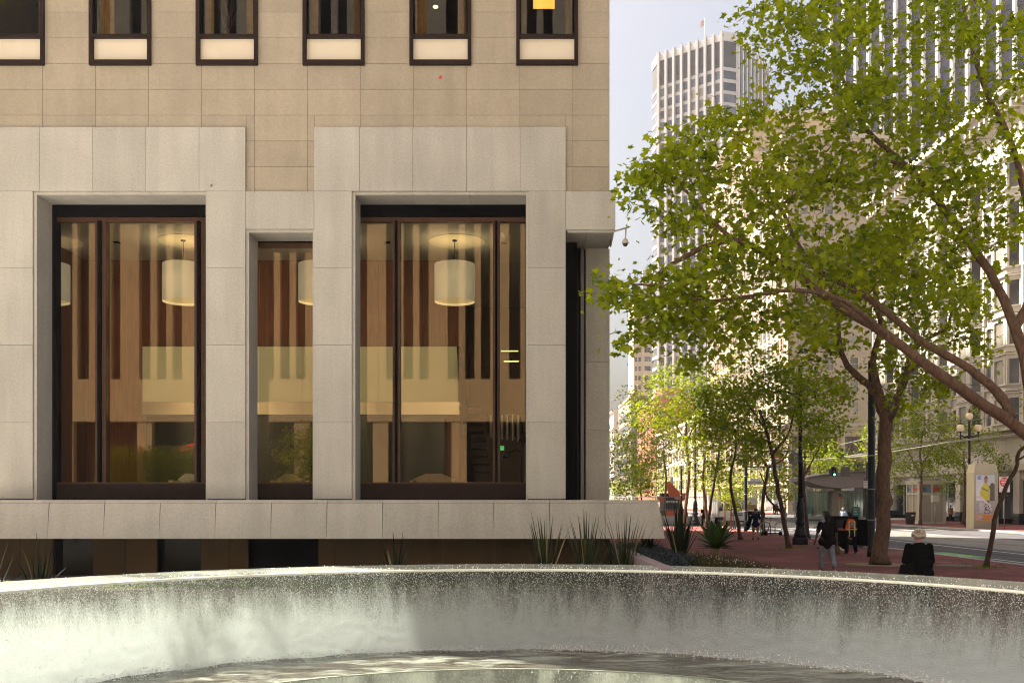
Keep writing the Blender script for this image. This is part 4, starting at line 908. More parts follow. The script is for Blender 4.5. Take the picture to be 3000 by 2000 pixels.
# --- ornate white building with stacked bay windows --------------------------------------------
ob = thing('bay_window_building', 'ornate cream building with stacked bay windows on the right side of the street', 'building', (46, 100, 0))
HB = 39.0; OY0, OY1 = 79.0, 126.0
M['orn'] = stone('ornate_white_stone', (0.56,0.52,0.45), 0.03, 0.05, 0.05); M['orn_d'] = stone('ornate_trim', (0.50,0.455,0.39), 0.03, 0.05, 0.05)
body('wall', 46, 70, OY0, OY1, -.5, HB, M['orn'], ob)
for z, e, h in ((HB,1.6,.7),(HB-.7,1.0,.69),(HB-6.2,.7,.5),(8.6,.9,.55),(8.1,.5,.49),(4.9,.5,.6)): block('cornice', 46-e, 70, OY0-e, OY1+e, z, z+h, M['orn_d'], ob)
fO = face((46, OY1), (46, OY0)); LO = OY1-OY0; FH = 3.55
bays = [4.5+7.4*i for i in range(6)]
for bi, u in enumerate(bays):
    for k in range(7):
        z0 = 9.2+FH*k
        if z0+3 > HB-5: break
        # three-sided bay: a stone box with sloping cheeks
        m_ = MB(); pr = [(-2.3,0),(-1.35,-1.05),(1.35,-1.05),(2.3,0)]
        m_.prism(pr, 'z', -0.62, -0.02); m_.prism(pr, 'z', 2.42, 2.9)
        key = 'bayst'
        if key not in _wf:
            mm = MB(); pr2 = [(-2.42,0),(-1.42,-1.2),(1.42,-1.2),(2.42,0)]
            mm.prism(pr,'z',-0.62,-0.10); mm.prism(pr2,'z',-0.10,0.03); mm.prism(pr,'z',2.30,2.70); mm.prism(pr2,'z',2.70,2.84)
            for (px, py) in ((-1.35,-.95),(1.35,-.95),(-2.18,-.14),(2.18,-.14),(-1.0,-.98),(1.0,-.98)): mm.box(px-.13,px+.13,py-.1,py+.12,0.03,2.30)
            me = mm.mesh('bay_window'); me.materials.append(M['orn']); _wf[key] = me
            mp_ = MB(); mp_.box(-.85,.85,-.93,-.90,.06,2.28); me = mp_.mesh('pane'); me.materials.append(M['pane_l']); _wf['bayp'] = me
            mp_ = MB(); mp_.add([(-2.05,-.2,.06),(-1.45,-.85,.06),(-1.45,-.85,2.28),(-2.05,-.2,2.28)],[(0,1,2,3)]); me = mp_.mesh('pane'); me.materials.append(M['pane']); _wf['bayl'] = me
            mp_ = MB(); mp_.add([(1.45,-.85,.06),(2.05,-.2,.06),(2.05,-.2,2.28),(1.45,-.85,2.28)],[(0,1,2,3)]); me = mp_.mesh('pane'); me.materials.append(M['pane']); _wf['bayr'] = me
        o = link('bay_window', _wf[key], None, ob, loc=fp(fO, u, 0, z0), rz=fO[4])
        for kk in ('bayp','bayl','bayr'): link('pane', _wf[kk], None, o, loc=fp(fO, u, 0, z0), rz=fO[4])
for i in range(len(bays)+1):
    u = 0.8+7.4*i
    for k in range(7):
        z0 = 9.2+FH*k
        if z0+3 > HB-5: break
        win(fO, u, z0+1.2, 1.05, 2.2, M['orn_d'], M['pane'], ob, .22, .2, .08)
    for s in (-1.1, 1.1): fblock('pilaster', fO, u+s-.18, u+s+.18, -.1, .25, 9.15, HB-6.2, M['orn_d'], ob)
for u in np.arange(0.5, LO, 1.0): fblock('bracket', fO, u, u+.35, 0, 1.3, HB-.95-.5, HB-.71, M['orn_d'], ob)
# street level: piers, dark shop windows, fascia
for u in np.arange(0, LO, 5.9):
    fblock('shop_pier', fO, u, u+1.1, -.1, .4, 0.0, 4.9, M['orn'], ob); fblock('pier_base', fO, u-.05, u+1.15, -.1, .46, 0.0, 1.0, M['glass_dark'], ob)
    fblock('shop_window', fO, u+1.15, u+5.85, -.1, .06, 0.5, 4.0, M['glass_dark'], ob); fblock('stall_riser', fO, u+1.15, u+5.85, -.1, .12, 0.0, .49, M['black'], ob)
    fblock('fascia', fO, u+1.12, u+5.88, -.1, .2, 4.05, 4.85, M['orn_d'], ob)
    fblock('shop_mullion', fO, u+3.4, u+3.5, 0.0, .1, 0.5, 4.0, M['white'], ob)
fblock('dark_column', fO, 1.5, 4.6, 0, 3.2, -.0, 5.6, M['glass_dark'], ob)
fblock('sign_board', fO, 1.4, 4.6, 0.0, .35, 5.0, 6.0, M['redbrick'], ob)
# hidden block that closes the other side of the side street and shades the opposite pavement
sb = thing('side_block', 'stone block across the side street, hidden behind the office building', 'building', (-6, 130, 0))
body('wall', -14, 2.3, 108, 160, -.5, 85, M['tan'], sb)
fSB = face((2.3,108),(2.3,160))
for z in (6,12,18): fblock('belt_course', fSB, 0, fSB[5], 0, .3, z, z+.5, M['pale'], sb)
# ================================================================== trees
def leaf_mat(name, col, trans=0.45):
    m = bpy.data.materials.new(name); m.use_nodes = True; nt = m.node_tree; nt.nodes.clear(); L = nt.links
    o = nd(nt,'ShaderNodeOutputMaterial'); d = nd(nt,'ShaderNodeBsdfPrincipled'); t = nd(nt,'ShaderNodeBsdfTranslucent'); mx = nd(nt,'ShaderNodeMixShader'); mx.inputs[0].default_value = trans
    at = nd(nt,'ShaderNodeAttribute'); at.attribute_name = 'tint'
    r = ramp(nt, [(0.0, (col[0]*.36,col[1]*.48,col[2]*.7)), (0.5, col), (0.85, (col[0]*1.18,col[1]*1.15,col[2]*1.2)), (1.0, (col[0]*1.4,col[1]*1.28,col[2]*1.6))], at.outputs['Fac'])
    L.new(r.outputs[0], d.inputs['Base Color']); d.inputs['Roughness'].default_value = .5; d.inputs['Specular IOR Level'].default_value = .18
    hs = nd(nt,'ShaderNodeHueSaturation'); hs.inputs['Saturation'].default_value = 1.15; hs.inputs['Value'].default_value = 1.25; L.new(r.outputs[0], hs.inputs['Color']); L.new(hs.outputs[0], t.inputs[0])
    L.new(d.outputs[0], mx.inputs[1]); L.new(t.outputs[0], mx.inputs[2]); L.new(mx.outputs[0], o.inputs[0]); return m
def bark_mat(name, c0, c1):
    m, nt, b = newmat(name); L = nt.links; b.inputs['Roughness'].default_value = .9
    geo = nd(nt,'ShaderNodeNewGeometry'); mp = nd(nt,'ShaderNodeMapping'); mp.inputs['Scale'].default_value = (1,1,.35); L.new(geo.outputs['Position'], mp.inputs['Vector'])
    n = nd(nt,'ShaderNodeTexNoise'); n.inputs['Scale'].default_value = 14; n.inputs['Detail'].default_value = 6; n.inputs['Roughness'].default_value = .7; L.new(mp.outputs[0], n.inputs['Vector'])
    r = ramp(nt, [(0.35,c0),(0.65,c1)], n.outputs[0]); L.new(r.outputs[0], b.inputs['Base Color'])
    bp = nd(nt,'ShaderNodeBump'); bp.inputs['Strength'].default_value = .8; bp.inputs['Distance'].default_value = .04; L.new(n.outputs[0], bp.inputs['Height']); L.new(bp.outputs[0], b.inputs['Normal']); return m
M['leaf'] = leaf_mat('plane_leaf', (0.285,0.345,0.020), .58); M['leaf_far'] = leaf_mat('far_leaf', (0.235,0.285,0.024)); M['leaf_dark'] = leaf_mat('dark_leaf', (0.215,0.275,0.018), .55)
M['bark'] = bark_mat('plane_bark', (0.085,0.045,0.028), (0.20,0.12,0.075)); M['bark_d'] = bark_mat('dark_bark', (0.045,0.026,0.018), (0.12,0.072,0.045))
# leaf outlines: five-lobed near, three-lobed far
L5 = np.array([(0,0,0),(-.34,.02,-.06),(-.26,.22,0),(-.58,.50,-.10),(-.22,.55,0),(0,1.0,-.12),(.22,.55,0),(.58,.50,-.10),(.26,.22,0),(.34,.02,-.06)], float)
F5 = np.array([(0,2,1),(0,3,2),(0,4,3),(0,5,4),(0,6,5),(0,7,6),(0,8,7),(0,9,8)])
L3 = np.array([(0,0,0),(-.52,.40,-.08),(-.20,.50,0),(0,1.0,-.10),(.20,.50,0),(.52,.40,-.08)], float); F3 = np.array([(0,2,1),(0,3,2),(0,4,3),(0,5,4)])
def leaves_mesh(name, pos, size, rg, five=True, tint0=None):
    T, Fm = (L5, F5) if five else (L3, F3); n = len(pos); k = len(T)
    az = rg.uniform(0, 2*np.pi, n); tilt = np.clip(rg.normal(.75, .45, n), -.3, 2.2); roll = rg.normal(0, .5, n)
    ca, sa, ct, s_t, cr, sr = np.cos(az), np.sin(az), np.cos(tilt), np.sin(tilt), np.cos(roll), np.sin(roll)
    y = np.stack([ca*ct, sa*ct, -s_t], 1)                       # leaf runs outward and droops
    x0 = np.stack([-sa, ca, 0*sa], 1); z0 = np.cross(x0, y); x = x0*cr[:,None]+z0*sr[:,None]; z = np.cross(x, y)
    s = size*rg.uniform(.45, 1.35, n)
    V = pos[:,None,:]+(T[None,:,0,None]*x[:,None]+T[None,:,1,None]*y[:,None]+T[None,:,2,None]*z[:,None])*s[:,None,None]
    Fq = Fm[None]+k*np.arange(n)[:,None,None]
    tint = np.clip(rg.normal(.5, .2, n) if tint0 is None else tint0+rg.normal(0, .2, n), 0, 1)
    return arrays_mesh(name, V.reshape(-1,3), Fq.reshape(-1,3), attr=np.repeat(tint, k))
def smooth_line(pts, n=4, wob=0.0, rg=None):
    """Catmull-Rom through the points"""
    P_ = [Vector(p) for p in pts]; out = []
    for i in range(len(P_)-1):
        p0 = P_[max(i-1,0)]; p1 = P_[i]; p2 = P_[i+1]; p3 = P_[min(i+2,len(P_)-1)]
        for k in range(n):
            t = k/n; q = 0.5*((2*p1)+(p2-p0)*t+(2*p0-5*p1+4*p2-p3)*t*t+(3*p1-p0-3*p2+p3)*t**3)
            if wob and rg is not None and (i or k): q = q+Vector(rg.normal(0, wob, 3))
            out.append(q)
    out.append(P_[-1]); return out
def tree(name, label, loc, limbs, attract, leaf=0.14, per=36, spread=0.33, seed=1, five=True, bark='bark', lmat='leaf', twig=0.012, group=None, sides=8, thin=True):
    """limbs: [(points, r0, r1)]; attract: (n,3) twig ends that the branches grow towards"""
    rg = np.random.RandomState(seed); t = thing(name, label, 'tree', loc, group=group)
    nodes = []; rad = []
    tm = MB()
    for li, (pts, r0, r1) in enumerate(limbs):
        ln = smooth_line(pts, 4, r1*.25, rg); m = len(ln); rr = [r0+(r1-r0)*(i/(m-1))**.8 for i in range(m)]
        rr = [r*(1+rg.uniform(-.07,.07)) for r in rr]
        if li == 0 and r0 > .05: rr[0] = r0*1.55; rr[1] *= 1.12
        mbx = MB().tube(ln, rr, sides+4)
        mbx.build('trunk' if li == 0 else 'limb', M[bark], t)
        for p, r in zip(ln[1:], rr[1:]): nodes.append(tuple(p)); rad.append(r)
    nodes = np.array(nodes); rad = np.array(rad)
    A = np.asarray(attract, float); d = np.min(np.linalg.norm(A[:,None]-nodes[None], axis=2), axis=1); A = A[np.argsort(d)]
    tw = MB(); lp = []; tint0 = []
    N = list(map(tuple, nodes)); Rr = list(rad); NA = np.array(N)
    for a in A:
        dist = np.linalg.norm(NA-a, axis=1)
        # prefer nodes that lie lower or nearer than the end, like real branching
        j = int(np.argmin(dist+0.35*np.maximum(0, NA[:,2]-a[2]))); p0 = Vector(NA[j]); p1 = Vector(a); L = (p1-p0).length
        if L < .05: continue
        r0 = min(Rr[j]*.62, twig*.6+twig*.55*L); k = max(2, min(5, int(L/.35)+1))
        off = Vector(rg.normal(0, .10*L, 3)); off.z += .06*L
        pts = [p0+(p1-p0)*(i/k)+off*math.sin(math.pi*i/k)+Vector(rg.normal(0, .03*L, 3))*(0 if i in (0, k) else 1) for i in range(k+1)]
        rr = [r0+(twig*.28-r0)*(i/k) for i in range(k+1)]
        tw.tube(pts, rr, 5 if r0 > .02 else 4, cap=False)
        new = np.array([tuple(p) for p in pts[1:]]); NA = np.vstack([NA, new]); Rr += rr[1:]
        ti = np.clip(rg.normal(.5, .16), .1, .9)
        base = np.array(pts[-1]); prev = np.array(pts[-2])
        f = rg.rand(per, 1); q = base+(prev-base)*f*.8+rg.normal(0, spread, (per, 3))*np.array((1,1,.75))*(0.45+rg.rand(per,1)*.7)
        lp.append(q); tint0.append(np.full(per, ti))
    if tw.v: tw.build('twigs', M[bark], t, kind='stuff')
    lp = np.vstack(lp); tint0 = np.concatenate(tint0)
    link('crown', leaves_mesh('crown', lp, leaf, rg, five, tint0), M[lmat], t, kind='stuff')
    return t
def cloud(ells, rg, Yd=None):
    """twig ends inside ellipses given as (x, y, rx, ry, near, far, count) in photo pixels and metres"""
    out = []
    for (x, y, rx, ry, Y0, Y1, n) in ells:
        a = rg.uniform(0, 2*np.pi, n); r = np.sqrt(rg.rand(n)); Y = rg.uniform(Y0, Y1, n)
        px = x+rx*r*np.cos(a); py = y+ry*r*np.sin(a); out.append(np.stack([(px-1500)*Y/F, Y, HCAM-(py-1465)*Y/F], 1))
    return np.vstack(out)
rg = np.random.RandomState(21)
# --- the big plane tree whose limbs sweep in from the right -----------------------------------------
b0 = Vector((12.9, 22.0, 0))
limbs = [([b0, (12.85,22.0,1.6), (12.6,22.0,2.9), P(3040,1300,22)], .30, .22),
  ([P(3040,1300,22), P(2960,1235,21.9), P(2800,1130,21.6), P(2600,985,21.2), P(2420,870,20.8), P(2280,765,20.4), P(2150,705,20.0), P(2030,740,19.7), P(1930,800,19.4)], .155, .035),
  ([P(2960,1225,21.9), P(2935,1165,22.1), P(2840,1080,22.3), P(2700,1000,22.4), P(2540,870,22.5), P(2400,795,22.6), P(2340,720,22.7), P(2280,600,22.8), P(2190,500,22.6)], .125, .03),
  ([P(3040,1300,22), P(3015,1120,22.3), P(2975,960,22.6), P(2900,800,22.8), P(2800,660,23), P(2690,520,23), P(2560,400,22.8), P(2500,320,22.6), P(2460,200,22.4)], .15, .03),
  ([P(2975,960,22.6), P(3030,820,23.4), P(3000,560,23.6), P(2955,400,23.6), P(2880,250,23.6), P(2830,60,23.6), P(2820,-60,23.6)], .11, .03),
  ([P(2150,705,20.0), P(2080,640,19.8), P(2010,560,19.6), P(1930,510,19.4), P(1880,480,19.3)], .05, .012),
  ([P(2600,985,21.2), P(2470,880,20.2), P(2330,850,19.6), P(2180,870,19.2), P(2060,880,18.9), P(1930,840,18.7), P(1800,830,18.5)], .06, .012),
  ([P(2690,520,23), P(2600,470,22.4), P(2480,520,21.6), P(2350,560,21.2), P(2240,640,21)], .06, .02)]
ells = [(2250,60,110,75,20,24,24),(2450,60,150,90,20,24,46),(2700,80,170,120,21,25,46),(2920,150,110,190,21,25,42),(2300,240,110,100,20,23,22),(2480,260,130,120,20,24,42),(2650,300,140,120,20,24,42),(2850,420,140,150,20,24,46),
 (2150,400,130,90,19,22,32),(2010,480,110,70,18.6,20.5,28),(1880,540,50,60,18.6,19.6,9),(2220,560,160,90,19,22,44),(2400,470,140,120,20,24,46),(2600,560,160,120,20,24,46),(2000,640,110,60,18.6,20.5,20),(1860,590,30,40,18.6,19.4,3),
 (1950,855,130,55,18.4,20,30),(1785,850,45,32,18.3,18.9,8),(2110,780,120,70,18.6,21,30),(1890,960,55,60,18.4,19.6,10),(2040,960,140,60,18.6,20.4,24),(2250,900,140,90,19,22,30),(2300,720,150,90,19,22,40),(2500,750,150,110,20,24,38),(2700,740,160,120,20,24,36),
 (2880,690,90,110,21,24,16),(1975,430,40,60,18.6,19.6,6),(2035,1055,45,55,18.8,19.8,5),(2140,1010,80,50,18.8,20.4,8),(1830,985,25,50,18.3,19,3),(2960,620,60,80,21,24,8),(2780,560,120,100,20,24,20),(2380,960,100,60,19.5,22,12)]
tree('plane_tree', 'big leaning plane tree whose brown limbs sweep in from the right edge', tuple(b0), limbs, cloud(ells, rg), 0.145, 20, 0.25, 31, twig=.019)
# --- thick-trunked plane tree on the pavement
X, Y = G(2572, 1653); b1 = (X, Y, 0)
limbs = [([P(2578,1652,Y), P(2588,1500,Y), P(2590,1380,Y), P(2600,1250,Y), P(2578,1160,Y)], .25, .21),
  ([P(2580,1165,Y), P(2530,1115,Y+.3), P(2480,1070,Y+.3), P(2460,1000,Y+.2), P(2455,920,Y), P(2430,830,Y-.3)], .15, .05),
  ([P(2580,1170,Y), P(2558,1060,Y-.3), P(2580,960,Y-.5), P(2562,860,Y-.8), P(2575,770,Y-.8), P(2630,690,Y-1)], .14, .04),
  ([P(2590,1200,Y), P(2645,1135,Y+.5), P(2668,1040,Y+.8), P(2720,990,Y+1), P(2775,960,Y+1), P(2790,890,Y+1)], .13, .04),
  ([P(2600,1240,Y), P(2625,1200,Y-.5), P(2640,1120,Y-.8), P(2700,1060,Y-1)], .10, .04)]
ells = [(2450,930,100,110,Y-2,Y+2,26),(2600,860,150,110,Y-2.5,Y+2.5,48),(2740,880,140,110,Y-2,Y+2.5,44),(2660,1040,110,70,Y-2,Y+2,22),(2440,1120,60,50,Y-1.5,Y+1.5,8),(2720,1130,80,60,Y-1.5,Y+2,14),(2840,1000,70,70,Y-1,Y+2,12),(2520,760,110,80,Y-2,Y+2,24),(2700,720,140,90,Y-2,Y+2,28),(2600,1190,70,40,Y-1.5,Y+1.5,6),(2380,1010,60,60,Y-1,Y+1.5,10),(2850,840,60,90,Y-1,Y+2,10)]
tree('plane_tree', 'thick-trunked plane tree standing beside the tall black pole on the brick pavement', b1, limbs, cloud(ells, rg), 0.175, 26, 0.34, 32, twig=.018, lmat='leaf', bark='bark')
tag(MB().lathe([(1.1,0),(1.1,.006)], (b1[0],b1[1],.003), 24).build('tree_pit', M['pit']), kind='structure')
def street_tree(label, base, path, ells, leaf=.15, per=30, spread=.5, seed=1, rad=.12, lmat='leaf_far', five=False, limbs_extra=(), bark='bark_d', Yd=None, group='street trees'):
    X, Y = G(*base)
    if Yd: Y = Yd
    pts = [P(base[0], base[1], Y)]+[P(x, y, Y+(dy if len(q) > 2 else 0)) for q in path for (x, y, dy) in [(q[0], q[1], q[2] if len(q) > 2 else 0)]]
    pts[0].z = min(pts[0].z, 0.0)
    lb = [(pts, rad, rad*.5)]
    for le in limbs_extra: lb.append(([P(x, y, Y+d) for (x, y, d) in le[0]], le[1], le[1]*.35))
    e2 = [(x, y, rx*1.2, ry*1.2, Y-d, Y+d, int(n*(.95 if lmat == 'leaf_dark' else 1.3))) for (x, y, rx, ry, d, n) in ells]
    return tree('street_tree', label, (pts[0].x, Y, 0), lb, cloud(e2, rg), leaf*1.2, int(per*1.15), spread, seed, five, bark, lmat, .02, group, 7)
# leaning tree by the lamp post, and the row behind it
street_tree('dark leaning tree just left of the black lamp post base', (2312,1605), [(2300,1540),(2280,1440),(2262,1330),(2245,1260),(2225,1200)], [(2230,1080,80,60,1.8,22),(2270,1160,70,80,2.2,26),(2190,1220,80,70,2,24),(2415,1240,45,60,2,14),(2420,1140,55,60,2,14),(2250,1280,60,40,1.6,12),(2330,1090,60,40,1.5,8)], .15, 40, .42, 41, .125, 'leaf_dark', False,
   [([(2245,1260,0),(2210,1210,.3),(2180,1170,.4)], .06), ([(2262,1330,0),(2310,1270,.4),(2330,1190,.6),(2350,1130,.6)], .07), ([(2290,1500,0),(2250,1460,.2),(2240,1420,.3),(2225,1380,.3)], .06)])
street_tree('slender tree right behind the black lamp post', (2366,1578), [(2358,1480),(2352,1400),(2345,1300),(2340,1200),(2335,1130)], [(2390,1230,70,60,1.6,16),(2330,1120,70,60,1.6,16),(2430,1290,60,50,1.6,12),(2350,1330,50,40,1.4,6)], .15, 38, .42, 42, .12, 'leaf_dark', False, [([(2352,1400,0),(2385,1340,.3),(2410,1290,.3)], .07)])
street_tree('forked tree behind the man in tan shorts', (2238,1565), [(2234,1500),(2240,1430),(2250,1370),(2230,1340),(2232,1290)], [(2200,1300,60,50,1.8,12),(2270,1320,60,40,1.8,10),(2170,1230,70,60,2,16),(2150,1340,40,40,1.5,6)], .16, 36, .45, 43, .13, 'leaf_far', False, [([(2250,1370,0),(2300,1340,.2),(2312,1300,.3),(2330,1290,.3)], .06)])
street_tree('crooked tree left of the bicycle rack', (2170,1580), [(2160,1520),(2145,1450),(2140,1390),(2155,1320),(2152,1260)], [(2130,1180,70,60,1.8,22),(2180,1140,60,50,1.8,14),(2090,1250,60,50,1.8,16),(2150,1280,60,50,1.8,14),(2110,1350,50,40,1.5,8),(2090,1150,40,40,1.5,8)], .15, 40, .42, 44, .11, 'leaf_dark', False)
street_tree('dark leaning tree in front of the man in black', (2074,1555), [(2080,1490),(2095,1400),(2105,1340),(2110,1270)], [(2080,1200,60,60,1.8,16),(2120,1110,60,60,1.8,14),(2040,1260,60,50,1.8,16),(2110,1290,60,50,1.6,10)], .16, 38, .45, 45, .12, 'leaf_dark', False)
street_tree('sunlit brown trunk tree left of the ornate far lamp post', (2005,1543), [(2010,1470),(2018,1380),(2012,1300),(2010,1240)], [(2000,1130,80,60,2.5,24),(2050,1180,60,60,2.5,16),(1930,1200,70,60,2.5,20),(1990,1260,70,50,2.5,16),(1960,1100,50,40,2,8)], .18, 36, .6, 46, .16, 'leaf_far', False, [([(2012,1300,0),(1970,1230,.4),(1930,1190,.6)], .07),([(2012,1300,0),(2040,1220,.4),(2060,1150,.5)], .07)], 'bark')
street_tree('pale trunk tree in front of the orange lift machine', (1947,1533), [(1948,1470),(1952,1400),(1945,1340)], [(1930,1230,80,60,3,22),(1880,1290,70,60,3,20),(1960,1330,60,50,3,14),(1870,1190,60,50,3,14),(1850,1370,60,50,3,16),(1900,1140,40,30,2,6)], .2, 36, .68, 47, .15, 'leaf_far', False, [], 'bark')
street_tree('bright green tree at the far left beside the office corner', (1878,1522), [(1880,1470),(1876,1420),(1880,1370)], [(1830,1400,50,50,3.5,18),(1900,1410,50,40,3.5,14),(1860,1330,60,50,3.5,18),(1820,1330,30,40,3,8),(1800,1430,30,40,3,8)], .22, 34, .8, 48, .12, 'leaf_far', False)
street_tree('tree trunk with pale leaves behind the pavement lamp post', (2072,1545), [(2066,1470),(2060,1400),(2066,1340)], [(2060,1330,60,50,3,14),(2100,1400,60,40,3,10),(2150,1420,50,40,3,8)], .2, 32, .7, 49, .15, 'leaf_far', False, [], 'bark')
# young staked tree by the truck
street_tree('young staked tree in front of the white truck', (2143,1549), [(2143,1500),(2141,1460)], [(2140,1455,28,26,1.0,14),(2160,1475,20,20,.8,6)], .13, 26, .35, 50, .03, 'leaf_far', False, group='young trees')
# across the street, right
street_tree('tree with sunlit yellow top in front of the pale kiosk', (2696,1537), [(2698,1450),(2700,1380),(2696,1320),(2705,1260)], [(2700,1230,90,50,2.5,26),(2640,1270,50,50,2.5,14),(2740,1270,70,50,2.5,22),(2680,1340,90,50,2.5,26),(2620,1360,40,40,2,10),(2760,1330,50,50,2,14),(2640,1200,50,30,2,8)], .17, 38, .55, 51, .13, 'leaf_far', False, [([(2698,1400,0),(2670,1340,.4),(2650,1290,.5)], .07),([(2700,1360,0),(2740,1300,.4),(2760,1260,.5)], .07)], 'bark', 88.5)
street_tree('dark tree between the lamp post and the pale kiosk', (2822,1532), [(2828,1450),(2826,1380),(2822,1320)], [(2800,1290,60,60,2.5,20),(2850,1330,60,50,2.5,18),(2790,1380,50,40,2.5,14),(2870,1280,50,50,2.5,14),(2900,1330,50,40,2.5,12),(2920,1400,40,40,2,8),(2800,1420,40,30,2,8),(2840,1230,40,30,2,6)], .17, 36, .55, 52, .16, 'leaf_dark', False, [], 'bark', 92)
street_tree('slim shaded tree right of the thick trunk across the street', (2592,1520), [(2598,1460),(2605,1400),(2612,1350)], [(2600,1400,40,50,2,12),(2570,1300,40,60,2.5,12),(2620,1430,30,30,2,6)], .18, 32, .55, 53, .10, 'leaf_dark', False, [], 'bark_d', 110)
# thin leaning sapling near the right edge
X, Y = G(2892, 1660); tree('thin_tree', 'thin leaning tree near the right edge of the pavement', (X, Y, 0),
   [([P(2890,1660,Y), P(2905,1590,Y), P(2920,1500,Y), P(2950,1420,Y), P(2978,1370,Y), P(2984,1325,Y), P(3020,1290,Y), P(3080,1180,Y)], .085, .05), ([P(2978,1350,Y), P(3010,1330,Y), P(3060,1300,Y)], .04, .015)],
   cloud([(3070,1160,60,60,Y-.8,Y+.8,14),(3060,1290,40,40,Y-.5,Y+.5,6)], rg), .13, 26, .3, 54, bark='bark_d', lmat='leaf')
# far trees beyond the station, one by one
far = [(2300,1520,2295,1420,50,45,130,'leaf_far'),(2420,1512,2430,1370,55,45,150,'leaf_far'),(2390,1510,2400,1330,45,35,150,'leaf_far'),(2480,1510,2480,1370,40,40,165,'leaf_far'),(2200,1508,2200,1420,40,45,170,'leaf_far'),(2560,1515,2560,1290,35,45,140,'leaf_dark'),(2335,1505,2330,1400,40,35,185,'leaf_far'),(1990,1500,1990,1400,60,50,185,'leaf_far'),(2110,1505,2105,1400,50,45,190,'leaf_far'),(1840,1498,1830,1440,40,30,210,'leaf_far'),(1920,1498,1915,1420,40,35,220,'leaf_far')]
wh = ['behind the far parked flatbed','right of the shelter roof','above the station canopy','behind the traffic signal','near the far street sign','beside the black pole at the cream wall','behind the round sign backs','far behind the orange machine','far behind the white truck','far down beside the office corner','far down the street on the left']
for i, (bx, by, cx, cyy, rx, ry, Yd, lm) in enumerate(far):
    street_tree('small distant street tree '+wh[i], (bx, by), [(bx, (by+cyy)/2), (cx, cyy+ry*.4)], [(cx, cyy, rx, ry, 3, 34)], .26, 30, .85, 60+i, .13, lm, False, [], 'bark_d', Yd, 'distant street trees')

# greenery behind the viewer that shows in the glass
rgb_ = np.random.RandomState(9)
pos = np.stack([rgb_.uniform(-22.8,-16.5,9000), rgb_.uniform(-9.7,-8.2,9000), rgb_.uniform(2.6,5.0,9000)+.25*np.sin(rgb_.uniform(0,6,9000))], 1)
link('foliage', leaves_mesh('foliage', pos, .16, rgb_, False), M['leaf_dark'], hg, kind='stuff')
tree('plaza_tree', 'small bright tree behind the viewer, reflected in the narrow lobby window', (-11.0,-7.5,0), [([(-11.0,-7.5,-.1),(-11.0,-7.4,1.6),(-11.1,-7.4,3.2)], .1, .06)], np.stack([rgb_.normal(-10.9,.9,60), rgb_.normal(-7.4,.8,60), rgb_.uniform(2.2,6.2,60)], 1), .17, 50, .4, 71, False, 'bark', 'leaf')
um = thing('red_parasol', 'red parasol behind the viewer, reflected in the left lobby pane', 'parasol', (-17.9,-11.5,0))
m_ = MB(); m_.lathe([(1.7,4.95),(1.2,5.2),(.5,5.5),(.03,5.68)], (-17.9,-11.5,0), 10); m_.build('canopy', simple('red_canvas', (0.62,0.03,0.04), .8), um); MB().tube([(-17.9,-11.5,-.1),(-17.9,-11.5,5.7)], .03, 6).build('pole', M['white'], um)

# unseen plane tree added just beyond the left edge; its crown breaks up the sunlight on the fountain
tree('plane_tree', 'unseen plane tree added outside the left edge to dapple the fountain', (-13.2,20.7,0), [([(-13.2,20.7,-.1),(-13.1,20.7,4),(-13.2,20.8,8)], .2, .1), ([(-13.2,20.8,8),(-13.0,20.7,12),(-12.9,20.8,15.5)], .1, .03)],
  np.stack([rgb_.uniform(-14.4,-12.2,62), rgb_.uniform(19.4,22.2,62), rgb_.uniform(8.5,17,62)], 1), .16, 18, .2, 77, False, 'bark', 'leaf')
# ================================================================== planting beside the fountain
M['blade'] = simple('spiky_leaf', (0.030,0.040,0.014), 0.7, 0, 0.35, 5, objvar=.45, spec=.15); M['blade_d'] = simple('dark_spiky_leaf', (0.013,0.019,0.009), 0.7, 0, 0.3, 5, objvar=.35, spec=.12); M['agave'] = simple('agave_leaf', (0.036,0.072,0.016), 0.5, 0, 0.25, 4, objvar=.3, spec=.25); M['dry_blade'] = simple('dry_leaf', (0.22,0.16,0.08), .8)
def blade_mesh(L, w, bend, fold=0.25, n=6):
    m = MB(); pts = []
    for i in range(n+1):
        t = i/n; ww = w*(1-t)**.75*(.75+.5*min(1, t*4)) if t < 1 else 0.0015
        x = bend*t*t*L; z = L*t*(1-.25*abs(bend)*t); pts.append((x, z, max(ww, .0015)))
    for (x, z, ww) in pts: m.v += [(x, -ww, z), (x+ww*fold, 0, z), (x, ww, z)]
    for i in range(n):
        a = i*3; m.f += [(a,a+1,a+4,a+3),(a+1,a+2,a+5,a+4)]; m.sm += [True,True]
    return m.mesh('leaf')
def spiky(label, loc, n, L, w, seed, mat='blade', spread=.55, group='spiky plants by the fountain', name='spiky_plant', bend=.25, dry=.06):
    rg = random.Random(seed); t = thing(name, label, 'plant', loc, group=group)
    for i in range(n):
        u = (i+.5)/n; lean = spread*(u**.9)*rg.uniform(.7,1.15); az = i*2.4+rg.uniform(-.3,.3); l = L*rg.uniform(.72,1.12)*(1-.15*u)
        me = blade_mesh(l, w*rg.uniform(.75,1.2), rg.uniform(-.05, bend)*u*1.4)
        me.transform(Matrix.Translation((math.cos(az)*.05*u, math.sin(az)*.05*u, 0)) @ Matrix.Rotation(az, 4, 'Z') @ Matrix.Rotation(lean, 4, 'Y'))
        link('leaf', me, M['dry_blade'] if rg.random() < dry else M[mat], t, local=True)
    return t
def at(x, Y, z): return ((x-1500)*Y/F, Y, z)
